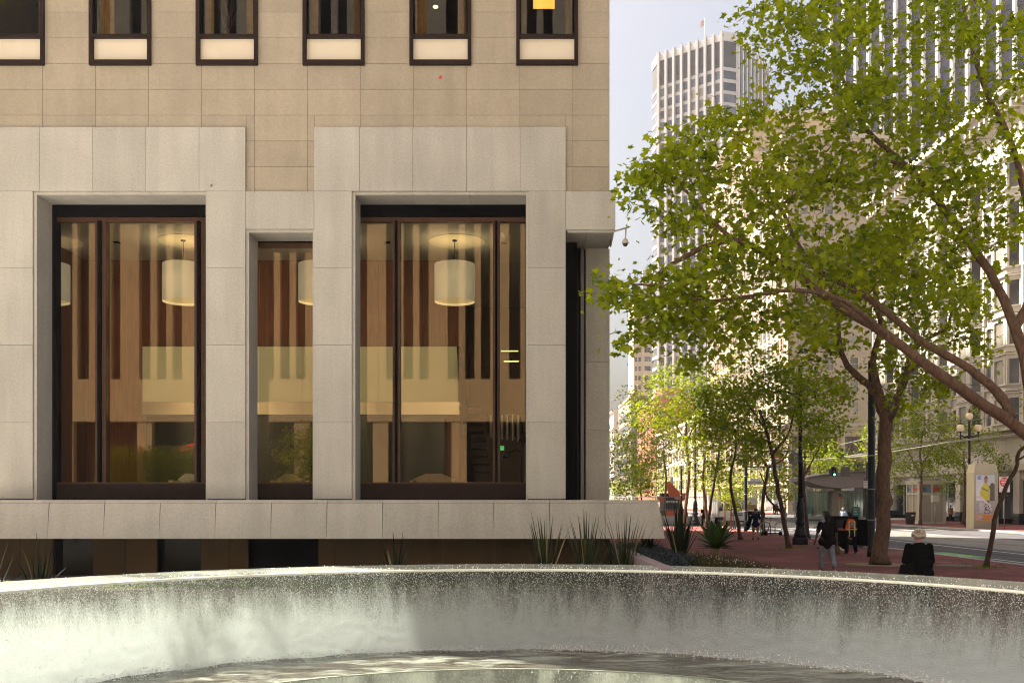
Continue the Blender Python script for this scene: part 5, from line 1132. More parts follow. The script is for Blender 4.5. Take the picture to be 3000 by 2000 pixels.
spiky('tall spiky plant in front of the ledge, leftmost of the three by the corner', at(1598,18.6,.55), 30, 1.46, .026, 1)
spiky('tall spiky plant in the middle of the three by the building corner', at(1716,18.9,.55), 30, 1.46, .026, 2)
spiky('tall spiky plant nearest the ledge end, beside the stone kerb', at(1828,18.7,.55), 30, 1.46, .026, 3)
spiky('small spiky plant in front of the dark base wall below the central window', at(1160,18.8,.5), 22, 1.1, .024, 4, 'blade_d')  # these left plants carry their shade in the darker leaf colour
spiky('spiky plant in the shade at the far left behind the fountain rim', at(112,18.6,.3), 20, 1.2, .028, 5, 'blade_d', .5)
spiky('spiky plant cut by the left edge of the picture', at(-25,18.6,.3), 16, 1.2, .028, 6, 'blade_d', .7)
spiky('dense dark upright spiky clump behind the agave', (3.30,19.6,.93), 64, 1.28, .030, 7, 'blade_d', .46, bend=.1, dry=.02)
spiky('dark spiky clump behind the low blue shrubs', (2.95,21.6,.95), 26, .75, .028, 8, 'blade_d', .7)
def agave(label, loc, n, L, w, seed, stem=.25):
    rg = random.Random(seed); t = thing('agave', label, 'plant', loc, group='agaves')
    MB().tube([(0,0,-stem),(.02,0,-.1),(0,0,.06)], [.05,.06,.05], 8).build('stem', M['dry_blade'], t, local=True)
    for i in range(n):
        u = (i+.5)/n; lean = .12+1.35*u; az = i*2.4; l = L*(.7+.35*math.sin(math.pi*min(1,u+.25)))
        m = MB(); k = 6
        for j in range(k+1):
            tt = j/k; ww = w*math.sin(math.pi*min(.98,.16+.84*tt))**.8 if tt < 1 else .003
            x = .16*l*tt*tt; z = l*tt; m.v += [(x-ww*.25,-ww,z),(x,0,z),(x-ww*.25,ww,z)]
        for j in range(k): a = j*3; m.f += [(a,a+1,a+4,a+3),(a+1,a+2,a+5,a+4)]; m.sm += [True]*2
        me = m.mesh('leaf'); me.transform(Matrix.Rotation(az, 4, 'Z') @ Matrix.Rotation(lean, 4, 'Y')); link('leaf', me, M['agave'], t, local=True)
    return t
agave('large green agave rosette beside the brick pavement', at(2098,18.9,1.27), 40, .60, .080, 1, .35)
agave('small green agave at the foot of the dark spiky clump', at(2030,18.0,.98), 18, .26, .04, 2)
rgp = np.random.RandomState(4)
n = 2600; X_ = rgp.uniform(3.2, 5.15, n); Y_ = rgp.uniform(16.6, 19.2, n)
Z_ = 0.98-0.78*np.maximum(0,((X_-2.5)/3.8-.30)/.7)**1.4
def tuft(name, X_, Y_, Z_, h, w, mat, rgp, group=None):
    n = len(X_); V = np.zeros((n,3,3)); az = rgp.uniform(0,6.28,n); ln = rgp.normal(0,.35,n); hh = h*rgp.uniform(.5,1.2,n)
    dx, dy = np.cos(az)*w, np.sin(az)*w
    V[:,0] = np.stack([X_-dx, Y_-dy, Z_-.03],1); V[:,1] = np.stack([X_+dx, Y_+dy, Z_-.03],1); V[:,2] = np.stack([X_+hh*np.sin(ln)*np.cos(az*3), Y_+hh*np.sin(ln)*np.sin(az*3), Z_+hh*np.cos(ln)],1)
    return link(name, arrays_mesh(name, V.reshape(-1,3), np.arange(3*n).reshape(-1,3), attr=np.repeat(np.clip(rgp.normal(.5,.2,n),0,1),3)), mat)
tag(tuft('grass', X_, Y_, Z_, .28, .009, leaf_mat('dry_grass', (0.055,0.045,0.012), .25), rgp), kind='stuff')
pos = np.stack([rgp.uniform(3.4,5.0,260), rgp.uniform(16.8,18.6,260), np.zeros(260)],1); pos[:,2] = 0.98-0.78*np.maximum(0,((pos[:,0]-2.5)/3.8-.30)/.7)**1.4+rgp.uniform(.08,.22,260)
V, Fq = [], []
Vd = pos[:,None,:]+octv[None]*.008; tag(link('flowers', arrays_mesh('flowers', Vd.reshape(-1,3), (octf[None]+6*np.arange(260)[:,None,None]).reshape(-1,3)), M['white']), kind='stuff')
n = 5200; pos = np.stack([rgp.uniform(2.55,3.3,n), rgp.uniform(17.2,23.5,n), rgp.uniform(.93,1.22,n)],1)
tag(link('ground_cover', leaves_mesh('ground_cover', pos, .055, rgp, False), leaf_mat('blue_grey_leaf', (0.030,0.040,0.046), .2)), kind='stuff')
n = 1800; pos = np.stack([rgp.uniform(-12.5,2.1,n), rgp.uniform(18.1,19.2,n), rgp.uniform(.5,.66,n)],1)
tag(link('ground_cover', leaves_mesh('ground_cover', pos, .10, rgp, False), M['leaf_dark']), kind='stuff')
for (x, y) in ((2320,1607),(2885,1662)):
    gx_, gy_ = G(x, y); n = 90; o = tuft('weeds', gx_+rgp.normal(0,.45,n), gy_+rgp.normal(0,.3,n), np.full(n,.03), .10, .012, M['leaf_dark'], rgp); tag(o, kind='stuff')
# ================================================================== street furniture
M['globe'] = simple('frosted_globe', (0.75,0.62,0.42), 0.3, 0, 0.1, 3); M['sign_w'] = simple('sign_white', (0.72,0.71,0.68), .5); M['sign_r'] = simple('sign_red', (0.62,0.03,0.03), .5); M['sign_k'] = simple('sign_black', (0.02,0.02,0.02), .5)
M['grey_back'] = simple('sign_back_grey', (0.13,0.12,0.125), .6, .2); M['steel_grey'] = simple('galvanised_steel', (0.30,0.30,0.31), .45, .5, .1)
def lamp_post(label, X, Y, group='ornate street lamps', mat='dark_iron', simple_top=False):
    t = thing('street_lamp', label, 'street lamp', (X, Y, 0), group=group)
    MB().lathe([(.40,0),(.40,.30),(.37,.36)], n=8, smooth=False).build('base', M[mat], t, local=True)
    MB().lathe([(.34,.36),(.31,.42),(.33,.46),(.30,.52),(.22,.80),(.19,.95),(.245,1.02),(.245,1.08),(.20,1.14),(.185,1.32),(.205,1.40),(.215,1.52),(.18,1.68),(.205,1.76),(.205,1.84),(.165,1.92),(.175,2.02),(.125,2.10),(.115,2.3)], n=20).build('pedestal', M[mat], t, local=True)
    MB().lathe([(.112,2.3),(.105,4.0),(.125,4.02),(.125,4.08),(.10,4.1),(.098,5.6),(.12,5.62),(.12,5.68),(.095,5.7),(.088,7.3),(.13,7.35),(.15,7.55),(.10,7.75),(.075,8.6),(.12,8.7),(.10,8.85)], n=14).build('shaft', M[mat], t, local=True)
    for (x, z) in ((0, 9.18), (-.74, 8.22), (.74, 8.22)):
        if x:
            MB().tube([(0,0,7.55),(x*.5,0,7.45),(x,0,7.62),(x,0,7.88)], [.07,.06,.06,.07], 8).build('arm', M[mat], t, local=True)
            MB().lathe([(.02,7.0),(.05,7.3),(.06,7.62)], (x,0,0), 8).build('pendant', M[mat], t, local=True)
        g = MB().lathe([(.13,-.30),(.26,-.16),(.30,.02),(.27,.18),(.18,.28)], (x,0,z), 18).build('globe', M['globe'], t, local=True)
        MB().lathe([(.20,.28),(.17,.33),(.07,.44),(.04,.50),(.06,.54),(.01,.66)], (x,0,z), 12).build('cap', M[mat], t, local=True)
        MB().lathe([(.12,-.36),(.15,-.30)], (x,0,z), 12).build('cup', M[mat], t, local=True)
    return t
X, Y = G(2345, 1594); lamp_post('black ornate street lamp on the near pavement with three globes among leaves', X, Y)
lamp_post('black ornate three-globe street lamp across the street by the poster pillar', (2840-1500)*83/F, 83.0)
lamp_post('rusty brown based street lamp beside the man in black', (2037-1500)*85/F, 85.0)
lamp_post('distant three-globe street lamp behind the round sign back', (2358-1500)*122/F, 122.0)
# poles
def pole(label, X, Y, h, r, mat='dark_iron', name='pole'):
    t = thing(name, label, 'pole', (X, Y, 0)); MB().lathe([(r*1.25,0),(r*1.25,.25),(r,.3),(r*.92,h),(r*.5,h+.05)], n=14).build('shaft', M[mat], t, local=True)
    for z in (1.4, 2.6, 3.9):
        if z < h: MB().lathe([(r*1.06,z),(r*1.06,z+.05)], n=14).build('band', M['steel_grey'], t, local=True)
    return t
X, Y = G(2553, 1630); pole('tall thick black pole standing against the thick tree trunk', X, Y, 7.6, .135)
p72 = pole('dark pole carrying the street name sign and long sign arms', 16.9, 72.0, 6.6, .12)
for z, x1 in ((5.77, 20.4), (4.62, 20.4)): MB().tube([(16.9,72,z),(x1,72,z)], .05, 8).build('arm', M['dark_iron'], p72)
pole('slim dark pole behind the sunlit tree trunk', (1996-1500)*88/F, 88, 5.2, .10); pole('grey broad pole left of the fence gate', (1968-1500)*104/F, 104, 4.6, .16, 'steel_grey')
# signs on the arm
sg = thing('street_sign', 'white street name plate reading SUTTER on the dark pole', 'street sign', (17.55, 71.8, 3.5))
block('plate', 17.02, 18.0, 71.80, 71.83, 3.33, 3.60, M['sign_w'], sg); text('lettering', 'SUTTER', .22, M['sign_k'], sg, (17.51, 71.79, 3.465), spacing=1.25)
block('upper_plate', 17.25, 17.8, 71.82, 71.84, 3.62, 3.75, M['sign_w'], sg)
def do_not_enter(label, X, Y, z, w, pole_h=None, arrow=True):
    t = thing('no_entry_sign', label, 'sign', (X, Y, 0 if pole_h else z), group='no entry signs')
    block('panel', X-w/2, X+w/2, Y, Y+.02, z-w*.95, z+w/2, M['sign_w'], t)
    m = MB().lathe([(w*.46,0),(w*.46,.01)], n=28); me = m.mesh('disc'); me.transform(Matrix.Translation((X,Y-.002,z)) @ Matrix.Rotation(R(90),4,'X')); link('red_disc', me, M['sign_r'], t)
    block('white_bar', X-w*.36, X+w*.36, Y-.022, Y-.014, z-w*.07, z+w*.07, M['sign_w'], t)
    text('lettering', 'DO NOT', w*.19, M['sign_w'], t, (X, Y-.018, z+w*.22), extrude=.003, bold=.004); text('lettering', 'ENTER', w*.19, M['sign_w'], t, (X, Y-.018, z-w*.22), extrude=.003, bold=.004)
    text('lettering', 'EXCEPT', w*.16, M['sign_k'], t, (X, Y-.006, z-w*.66), extrude=.003)
    if pole_h: MB().tube([(X,Y+.06,0),(X,Y+.06,z+w*.4)], .035, 8).build('post', M['steel_grey'], t)
    return t
do_not_enter('red and white do not enter sign hung between the sign arms behind the leaves', (2280-1500)*71.9/F, 71.9, 5.2, .9)
do_not_enter('red and white do not enter sign on a post right of the poster pillar', 37.6, 76.0, 3.58, .80, True)
def round_back(label, X, Y, z, r, cat='sign'):
    t = thing('round_sign', label, cat, (X, Y, z)); m = MB().lathe([(r,0),(r,.03)], n=28); me = m.mesh('disc'); me.transform(Matrix.Translation((X,Y,z)) @ Matrix.Rotation(R(90),4,'X')); link('disc', me, M['grey_back'], t)
    block('bracket', X-.05, X+.05, Y-.06, Y-.031, z-r-.12, z+r+.12, M['grey_back'], t); return t
round_back('large round grey sign back hung left of the black lamp post', (2327-1500)*71.9/F, 71.9, 5.2, .46)
# traffic signal across the street
sp = thing('traffic_signal', 'traffic signal showing green on a round backing board above the canopy', 'traffic light', (37.8, 106, 0))
MB().lathe([(.16,0),(.13,.3),(.12,6.2)], (37.8,106,0), 12).build('post', M['dark_iron'], sp); za = HCAM+102*106/F; MB().tube([(37.8,106,za),((2436-1500)*106/F,106,za)], .05, 8).build('arm', M['dark_iron'], sp)
X = (2441-1500)*105.9/F; z = HCAM+84*106/F; m = MB().lathe([(.50,0),(.50,.04)], n=28); me = m.mesh('disc'); me.transform(Matrix.Translation((X,105.9,z)) @ Matrix.Rotation(R(90),4,'X')); link('backing_board', me, M['grey_back'], sp)
block('signal_head', X-.15, X+.15, 105.5, 105.82, z-.5, z+.5, M['black'], sp)
for k, (nm, mt) in enumerate((('red_lens', simple('lens_red', (.08,.01,.01), .2)), ('amber_lens', simple('lens_amber', (.08,.05,.01), .2)), ('green_lens', simple('lens_green', (.05,.9,.55), .3, emit=2.2)))):
    m = MB().lathe([(.115,0),(.10,.05),(.02,.07)], n=16); me = m.mesh('lens'); me.transform(Matrix.Translation((X,105.5,z+.32-.32*k)) @ Matrix.Rotation(R(90),4,'X')); link(nm, me, mt, sp)
sq = thing('square_sign', 'square grey sign back beside the traffic signal', 'sign', ((2476-1500)*105.8/F,105.8,z)); X = (2476-1500)*105.8/F; block('panel', X-.48, X+.48, 105.75, 105.80, z-.5, z+.5, M['grey_back'], sq); block('hanger', X-.04, X+.04, 105.81, 105.86, z-.5, za, M['dark_iron'], sq)
os_ = thing('lane_sign', 'white lane sign on the post beside the thick black pole', 'sign', (37.6,105.5,3.5)); X = (2538-1500)*105/F; block('plate', X-.28, X+.28, 105.0, 105.03, HCAM+36*105/F, HCAM+64*105/F, M['sign_w'], os_); block('header', X-.28, X+.28, 104.98, 104.999, HCAM+58*105/F, HCAM+65*105/F, M['sign_k'], os_)
text('lettering', 'LEFT LN', .12, M['sign_w'], os_, (X,104.975,HCAM+61.5*105/F)); text('lettering', 'MUNI', .2, M['sign_k'], os_, (X,104.99,HCAM+53*105/F)); text('lettering', 'ONLY', .2, M['sign_k'], os_, (X,104.99,HCAM+45*105/F))
pk = thing('parking_sign', 'thin kerb post with a red and white parking sign right of the black lamp post', 'sign', (17.05,57.6,0)); MB().tube([(17.05,57.6,0),(17.05,57.6,HCAM+43*57.6/F)], .03, 8).build('post', M['steel_grey'], pk)
block('plate', 16.70, 17.0, 57.55, 57.57, HCAM+15*57.6/F, HCAM+41*57.6/F, M['sign_w'], pk); block('red_header', 16.70, 17.0, 57.53, 57.549, HCAM+36*57.6/F, HCAM+41.5*57.6/F, M['sign_r'], pk); text('lettering', '2 HOUR', .07, M['sign_k'], pk, (16.85,57.545,HCAM+30*57.6/F))
# black cabinets beside the vest worker
cb = thing('news_cabinet', 'large black cabinet behind the worker in the orange vest', 'cabinet', (15.75,47.3,0)); block('case', 15.2, 16.35, 47.0, 48.2, .08, 1.44, M['black'], cb); block('plinth', 15.25, 16.3, 47.05, 48.1, 0, .079, M['steel_grey'], cb); block('door', 15.3, 15.75, 46.98, 46.999, .2, 1.3, M['dark_iron'], cb); block('door', 15.8, 16.25, 46.98, 46.999, .2, 1.3, M['dark_iron'], cb); block('handle', 15.70, 15.73, 46.95, 46.979, .75, .9, M['chrome'], cb)
cb = thing('news_cabinet', 'narrow black cabinet with teal edge right of the worker in the orange vest', 'cabinet', (16.55,46.6,0)); block('case', 16.38, 16.80, 46.3, 47.3, .08, 1.25, M['black'], cb); block('teal_edge', 16.801, 16.83, 46.3, 47.3, .1, .9, simple('teal_plastic', (.02,.20,.19), .3), cb); block('plinth', 16.3, 16.9, 46.25, 47.3, 0, .079, M['steel_grey'], cb); block('hood', 16.36, 16.86, 46.25, 47.32, 1.251, 1.29, M['black'], cb)
tb = thing('information_board', 'teal information board in front of the glass shelter', 'sign board', (35.9,104,0)); X = 35.9; MB().prism([(X-.33,.35),(X+.33,.35),(X+.33,1.45),(X+.2,1.53),(X-.2,1.53),(X-.33,1.45)],'y',104,104.06).build('board', simple('teal_board', (.015,.19,.17), .5, 0, .2, 6), tb)
for s in (-.36,.36): block('leg', X+s-.03, X+s+.03, 104.0, 104.06, 0, 1.45, M['dark_iron'], tb)
for k in range(4): block('text_line', X-.22, X+.18-.05*(k%2), 103.99, 103.999, .75+.16*k, .79+.16*k, M['sign_w'], tb)
# ------------------------------------------------------------------ underground station entrance
st = thing('station_entrance', 'glass station entrance with broad curved canopy across the street', 'station', (40, 113, 0))
M['canopy'] = simple('canopy_plaster', (0.30,0.255,0.235), .7, 0, .08, 1); M['canopy_t'] = simple('canopy_roof', (0.22,0.20,0.19), .7)
CY = 112.0; cxs = [2352,2370,2400,2440,2480,2515,2534]; top = [1404,1400,1395,1390,1386,1384,1384]; bot = [1408,1416,1424,1429,1430,1426,1415]
poly = [((x-1500)*CY/F, HCAM-(y-1465)*CY/F) for x, y in zip(cxs, bot)]+[((x-1500)*CY/F, HCAM-(y-1465)*CY/F) for x, y in reversed(list(zip(cxs, top)))]
MB().prism(poly, 'y', CY-1.5, CY+5).build('canopy', M['canopy'], st)
MB().prism([(p[0], p[1]+.05) for p in poly[7:]]+[(p[0], p[1]+.22) for p in reversed(poly[7:])], 'y', CY-1.7, CY+5.2).build('roof_edge', M['canopy_t'], st)
M['pylon'] = stone('pylon_stone', (0.30,0.25,0.20), .04, .05, .1); xa, xb = (2434-1500)*CY/F, (2465-1500)*CY/F
for a, b in ((.05,.38),(.45,.78)): block('column', xa+a+.25, xa+b+.25, CY-.2, CY+.2, HCAM+25*CY/F, HCAM+62*CY/F, M['canopy_t'], st)
py = block('pylon', xa, xb, CY-.5, CY+.9, 0, HCAM+29*CY/F, M['pylon'], st); block('pylon_band', xb-.48, xb-.02, CY-.53, CY-.505, .1, HCAM+27*CY/F, simple('band_tan', (.42,.36,.22), .6), py)
M['logo_k'] = M['sign_k']; M['logo_b'] = simple('logo_blue', (.06,.22,.62), .5)
text('lettering', 'b', .52, M['logo_k'], py, (xb-.36, CY-.545, HCAM+16*CY/F), bold=.02); text('lettering', 'a', .52, M['logo_b'], py, (xb-.13, CY-.545, HCAM+15.3*CY/F), bold=.02); block('red_plate', xb-.46, xb-.03, CY-.55, CY-.531, HCAM+5*CY/F, HCAM+9.5*CY/F, M['sign_r'], py)
text('lettering', 'MONTGOMERY', .25, M['logo_k'], py, (xb-.25, CY-.545, HCAM-22*CY/F+.15), vertical=True, spacing=1.15)
M['shelter_glass'] = glass('shelter_glass', (.80,.90,.86), .10, .95)
def glazing(x0, x1, n, y):
    w = (x1-x0)/n
    for i in range(n):
        block('glass_panel', x0+i*w+.02, x0+(i+1)*w-.02, y, y+.02, .35, HCAM+24*CY/F, M['shelter_glass'], st); block('mullion', x0+i*w-.02, x0+i*w+.02, y-.03, y+.05, .0, HCAM+25*CY/F, M['steel_grey'], st)
    block('top_rail', x0, x1, y-.03, y+.05, HCAM+24.2*CY/F, HCAM+26.5*CY/F, M['steel_grey'], st); block('bottom_rail', x0, x1, y-.05, y+.07, .12, .35, M['granite'], st)
glazing((2362-1500)*CY/F, xa-.02, 5, CY); glazing(xb+.02, (2534-1500)*CY/F, 5, CY); glazing((2362-1500)*CY/F, (2534-1500)*CY/F, 8, CY+4.6)
block('platform', 34.6, 46, 106.5, 118, .002, .10, M['granite'], st)
ps = thing('shop_sign', 'white shop lettering on a pale fascia behind the glass shelter', 'sign', (56, 165.5, 4)); X0, X1 = (2466-1500)*165/F, (2520-1500)*165/F
block('fascia', X0, X1, 164.9, 165.2, HCAM+28*165/F, HCAM+46*165/F, simple('fascia_grey', (.30,.30,.32), .6), ps); text('lettering', 'PARIS BAGUETTE', .62, M['sign_w'], ps, ((X0+X1)/2, 164.88, HCAM+37*165/F), sx=.62, bold=.015)
# pale kiosk with logo windows
M['kiosk'] = simple('kiosk_paint', (0.62,0.57,0.46), .6, 0, .06, 1); M['kiosk_g'] = simple('kiosk_panel', (0.42,0.39,0.31), .5, 0, .08, 1); M['kiosk_w'] = simple('kiosk_window', (0.19,0.19,0.145), .15)
ks = thing('lift_kiosk', 'pale boxy lift kiosk with small logo windows across the street', 'kiosk', (39.2,94.5,0)); KX0, KX1, KY0, KY1, KH = 38.0, 40.55, 93.0, 96.0, 4.04
block('core', KX0+.08, KX1-.08, KY0+.08, KY1-.08, 0, KH-.1, M['kiosk_g'], ks); block('roof', KX0-.05, KX1+.05, KY0-.05, KY1+.05, KH-.12, KH, M['kiosk'], ks); block('roof_unit', KX0+.5, KX1-.3, KY0+.8, KY1-.4, KH+.001, KH+.22, M['steel_grey'], ks)
for (a, b) in ((KX0,KX0+.2),(KX0+1.16,KX0+1.3),(KX1-.28,KX1)): block('post', a, b, KY0, KY0+.1, 0, KH-.121, M['kiosk'], ks)
for z0, z1 in ((0,.18),(2.72,2.88),(3.7,KH-.121)): block('rail', KX0+.201, KX1-.281, KY0+.01, KY0+.09, z0, z1, M['kiosk'], ks); block('rail', KX0+.0, KX0+.1, KY0+.3, KY1-.2, z0, z1, M['kiosk'], ks)
for y in (KY0+.101, KY0+1.4, KY1-.2): block('post', KX0-.01, KX0+.09, y, y+.19, 0, KH-.121, M['kiosk'], ks)
for i, (a, b) in enumerate(((KX0+.24,KX0+1.14),(KX0+1.32,KX1-.32))):
    w_ = block('logo_window', a, b, KY0+.05, KY0+.07, 2.9, 3.68, M['kiosk_w'], ks)
    if i == 0: text('lettering', 'b', .62, M['logo_k'], w_, (a+.32, KY0+.04, 3.26), bold=.025); text('lettering', 'a', .62, M['logo_b'], w_, (a+.62, KY0+.04, 3.22), bold=.025)
    else: block('red_plate', a+.1, b-.12, KY0+.03, KY0+.049, 3.08, 3.42, M['sign_r'], w_)
for i, (a, b) in enumerate(((KY0+.32,KY0+1.36),(KY0+1.62,KY1-.24))):
    w_ = block('logo_window', KX0+.05, KX0+.07, a, b, 2.9, 3.68, M['kiosk_w'], ks)
    if i == 0: block('red_plate', KX0+.03, KX0+.049, a+.2, b-.2, 3.1, 3.4, M['sign_r'], w_)
    else: text('lettering', 'b', .6, M['logo_k'], w_, (KX0+.04, b-.3, 3.25), rz=R(-90), bold=.025); text('lettering', 'a', .6, M['logo_b'], w_, (KX0+.04, b-.6, 3.22), rz=R(-90), bold=.025)
# poster pillar
M['pillar'] = simple('pillar_olive', (0.46,0.42,0.29), .5, .1, .06, 1)
ad = thing('poster_pillar', 'tall tan street pillar with an illuminated style poster of a worker', 'advertising pillar', (36.65,77.5,0)); ax0, ax1, ay = 35.70, 37.62, 77.0
z0, z1, z2, z3 = .0, HCAM-62*77/F, HCAM+80*77/F, HCAM+107*77/F
MB().hexa([(ax0,ay,z0),(ax1,ay,z0),(ax1,ay+1.3,z0),(ax0,ay+1.3,z0),(ax0+.04,ay,z2),(ax1-.04,ay,z2),(ax1-.04,ay+1.3,z2),(ax0+.04,ay+1.3,z2)]).build('case', M['pillar'], ad)
MB().hexa([(ax0+.02,ay-.02,z2+.003),(ax1-.02,ay-.02,z2+.003),(ax1-.02,ay+1.32,z2+.003),(ax0+.02,ay+1.32,z2+.003),(ax0+.16,ay+.1,z3),(ax1-.16,ay+.1,z3),(ax1-.16,ay+1.2,z3),(ax0+.16,ay+1.2,z3)]).build('crown', M['pillar'], ad)
px0, px1 = (2861-1500)*76.9/F, (2915-1500)*76.9/F; pz0, pz1 = HCAM-61*77/F, HCAM+74*77/F; pw, ph = px1-px0, pz1-pz0
po = block('poster', px0, px1, ay-.04, ay-.01, pz0, pz1, simple('poster_sky', (0.62,0.68,0.70), .4, 0, .15, .9), ad)
def pp(u, v): return (px0+pw*u, pz0+ph*v)
def patch(nm, pts, col, d, mat=None): MB().prism([pp(*q) for q in pts], 'y', ay-.04-d, ay-.041).build(nm, mat or simple(nm, col, .6, 0, .12, 6), po)
patch('print_road', [(0,.155),(1,.155),(1,.44),(0,.44)], (.42,.42,.42), .002); patch('print_trees', [(.62,.44),(1,.44),(1,.80),(.86,.84),(.70,.76),(.6,.6)], (.12,.13,.11), .003)
patch('print_footer', [(0,0),(1,0),(1,.153),(0,.153)], (.78,.36,.12), .003); patch('print_square', [(.06,.03),(.28,.03),(.28,.125),(.06,.125)], (.5,.52,.55), .005)
for k in range(3): patch('print_line', [(.38,.045+.03*k),(.85,.045+.03*k),(.85,.053+.03*k),(.38,.053+.03*k)], (.45,.16,.05), .005)
patch('print_legs', [(.42,.16),(.56,.16),(.58,.30),(.62,.16),(.74,.16),(.70,.46),(.44,.46)], (.06,.06,.07), .004)
patch('print_body', [(.30,.46),(.72,.44),(.76,.66),(.66,.80),(.46,.82),(.30,.76),(.20,.62)], (.62,.60,.08), .005); patch('print_belt', [(.30,.70),(.68,.64),(.69,.67),(.31,.73)], (.25,.2,.18), .006)
patch('print_head', [(.46,.82),(.58,.82),(.62,.88),(.60,.95),(.52,.97),(.45,.94),(.43,.88)], (.40,.24,.16), .006); patch('print_cap', [(.42,.92),(.63,.92),(.60,.98),(.50,.99)], (.16,.12,.10), .007)
patch('print_plank', [(.0,.46),(.12,.52),(.80,.30),(.82,.35),(.16,.58),(.0,.54)], (.70,.70,.68), .007); patch('print_logo', [(.06,.90),(.26,.90),(.26,.985),(.06,.985)], (.25,.36,.62), .004)
for k, w in enumerate(('OUR', 'PEOPLE', 'ARE THE', 'WORK')): text('lettering', w, .26, M['sign_w'], po, (px0+.16*pw, ay-.055, pz0+ph*(.385-.062*k)), align='LEFT', bold=.008)
# meter post, bins
mt_ = thing('ticket_post', 'grey box on a slim steel post at the far kerb', 'post', (35.7,84,0)); MB().tube([(35.7,84,0),(35.7,84,2.2)], .055, 10).build('post', M['steel_grey'], mt_); block('box', 35.42, 35.98, 83.8, 84.2, 2.05, 2.62, M['kiosk_g'], mt_); block('lid', 35.40, 36.0, 83.78, 84.22, 2.621, 2.68, M['steel_grey'], mt_)
bn = thing('litter_bin', 'dark tapered litter bin in front of the pale kiosk', 'bin', (36.4,91,0)); MB().lathe([(.36,0),(.47,1.0),(.50,1.02),(.50,1.12),(.40,1.13)], n=18).build('tub', simple('bin_grey', (.055,.05,.05), .5), bn, local=True); block('label', 36.3, 36.55, 90.51, 90.515, .75, .9, M['sign_w'], bn)
bb = thing('wheelie_bin', 'blue wheeled recycling bin at the edge of the thick tree trunk', 'bin', (36.75,98,0)); MB().hexa([(36.5,97.75,.15),(37.0,97.75,.15),(37.0,98.25,.15),(36.5,98.25,.15),(36.42,97.68,1.0),(37.08,97.68,1.0),(37.08,98.32,1.0),(36.42,98.32,1.0)]).build('tub', simple('bin_blue', (.02,.10,.42), .45), bb); MB().box(36.4,37.1,97.66,98.34,1.003,1.09).build('lid', simple('bin_blue_lid', (.02,.12,.5), .45), bb)
for s in (36.5, 37.0): m = MB().lathe([(.13,-.03),(.13,.03)], n=14); me = m.mesh('wheel'); me.transform(Matrix.Translation((s,98.2,.13)) @ Matrix.Rotation(R(90),4,'Y')); link('wheel', me, M['black'], bb)
# bicycle racks and scooters
for i, (x, yb) in enumerate(((2194,1558),(2243,1567),(2285,1567))):
    X, Y = G(x, yb); t = thing('bike_rack', ['steel hoop bicycle rack nearest the dark sign pole','steel hoop bicycle rack behind the green scooter','steel hoop bicycle rack right of the black scooter'][i], 'bike rack', (X, Y, 0), group='hoop racks')
    MB().tube([(0,-.3,0),(0,-.3,.6),(0,-.22,.76),(0,0,.84),(0,.22,.76),(0,.3,.6),(0,.3,0)], .03, 8).build('hoop', M['steel_grey'], t, local=True, )
    t.rotation_euler.z = R(75)
    for s in (-.3,.3): MB().lathe([(.06,0),(.06,.01)], (0,s,.003), 10).build('foot_plate', M['steel_grey'], t, local=True)
def scooter(label, X, Y, rz, stem):
    t = thing('kick_scooter', label, 'scooter', (X, Y, 0), rz, 'kick scooters')
    MB().box(-.38,.34,-.08,.08,.11,.17).build('deck', M['black'], t, local=True)
    for x in (-.50, .46):
        m = MB().lathe([(.11,-.025),(.125,-.012),(.125,.012),(.11,.025)], n=18); me = m.mesh('wheel'); me.transform(Matrix.Translation((x,0,.125)) @ Matrix.Rotation(R(90),4,'X')); link('wheel', me, M['black'], t, local=True)
    MB().tube([(-.46,0,.13),(-.36,0,.30),(-.16,0,1.08)], [.03,.03,.022], 8).build('stem', stem, t, local=True); MB().tube([(-.17,-.26,1.08),(-.15,0,1.10),(-.17,.26,1.08)], .016, 6).build('handlebar', M['black'], t, local=True)
    MB().box(.36,.60,-.04,.04,.24,.26).build('mudguard', M['black'], t, local=True); MB().box(.55,.58,-.03,.03,.2,.24).build('tail_light', M['sign_r'], t, local=True); return t
X, Y = G(2240, 1567); scooter('kick scooter with green stem standing behind the man in tan shorts', X, Y, R(60), simple('scooter_green', (.10,.30,.10), .5)); X, Y = G(2266, 1568); scooter('black and red kick scooter parked sideways between two racks', X, Y, R(8), simple('scooter_red', (.22,.03,.03), .5))
X, Y = G(2204, 1556); scooter('kick scooter lying on the pavement left of the man in tan shorts', X, Y, R(20), M['steel_grey'])
# stakes of the young tree, orange paint dash
sk = thing('tree_stakes', 'wooden stakes and rails round the young tree', 'stakes', (20.4*0+(2143-1500)*77/F, 77, 0)); M['stake'] = simple('stake_wood', (.36,.21,.10), .8, 0, .2)
for x in (2119,2126,2143,2149,2154): X = (x-1500)*77/F; MB().tube([(X,76.6+((x*7)%9)*.1,0),(X,76.6+((x*7)%9)*.1,2.4)], .045, 6).build('stake', M['stake'], sk)
block('rail', (2119-1500)*77/F, (2156-1500)*77/F, 76.5, 76.56, 1.72, 1.80, M['stake'], sk)
gx_, gy_ = G(2289, 1627); tag(MB().add([(gx_-.13,gy_+.1,.006),(gx_+.13,gy_-.16,.006),(gx_+.13,gy_-.1,.006),(gx_-.13,gy_+.16,.006)],[(0,1,2,3)]).build('paint_dash', simple('orange_paint', (.6,.14,.05), .7)), kind='structure')
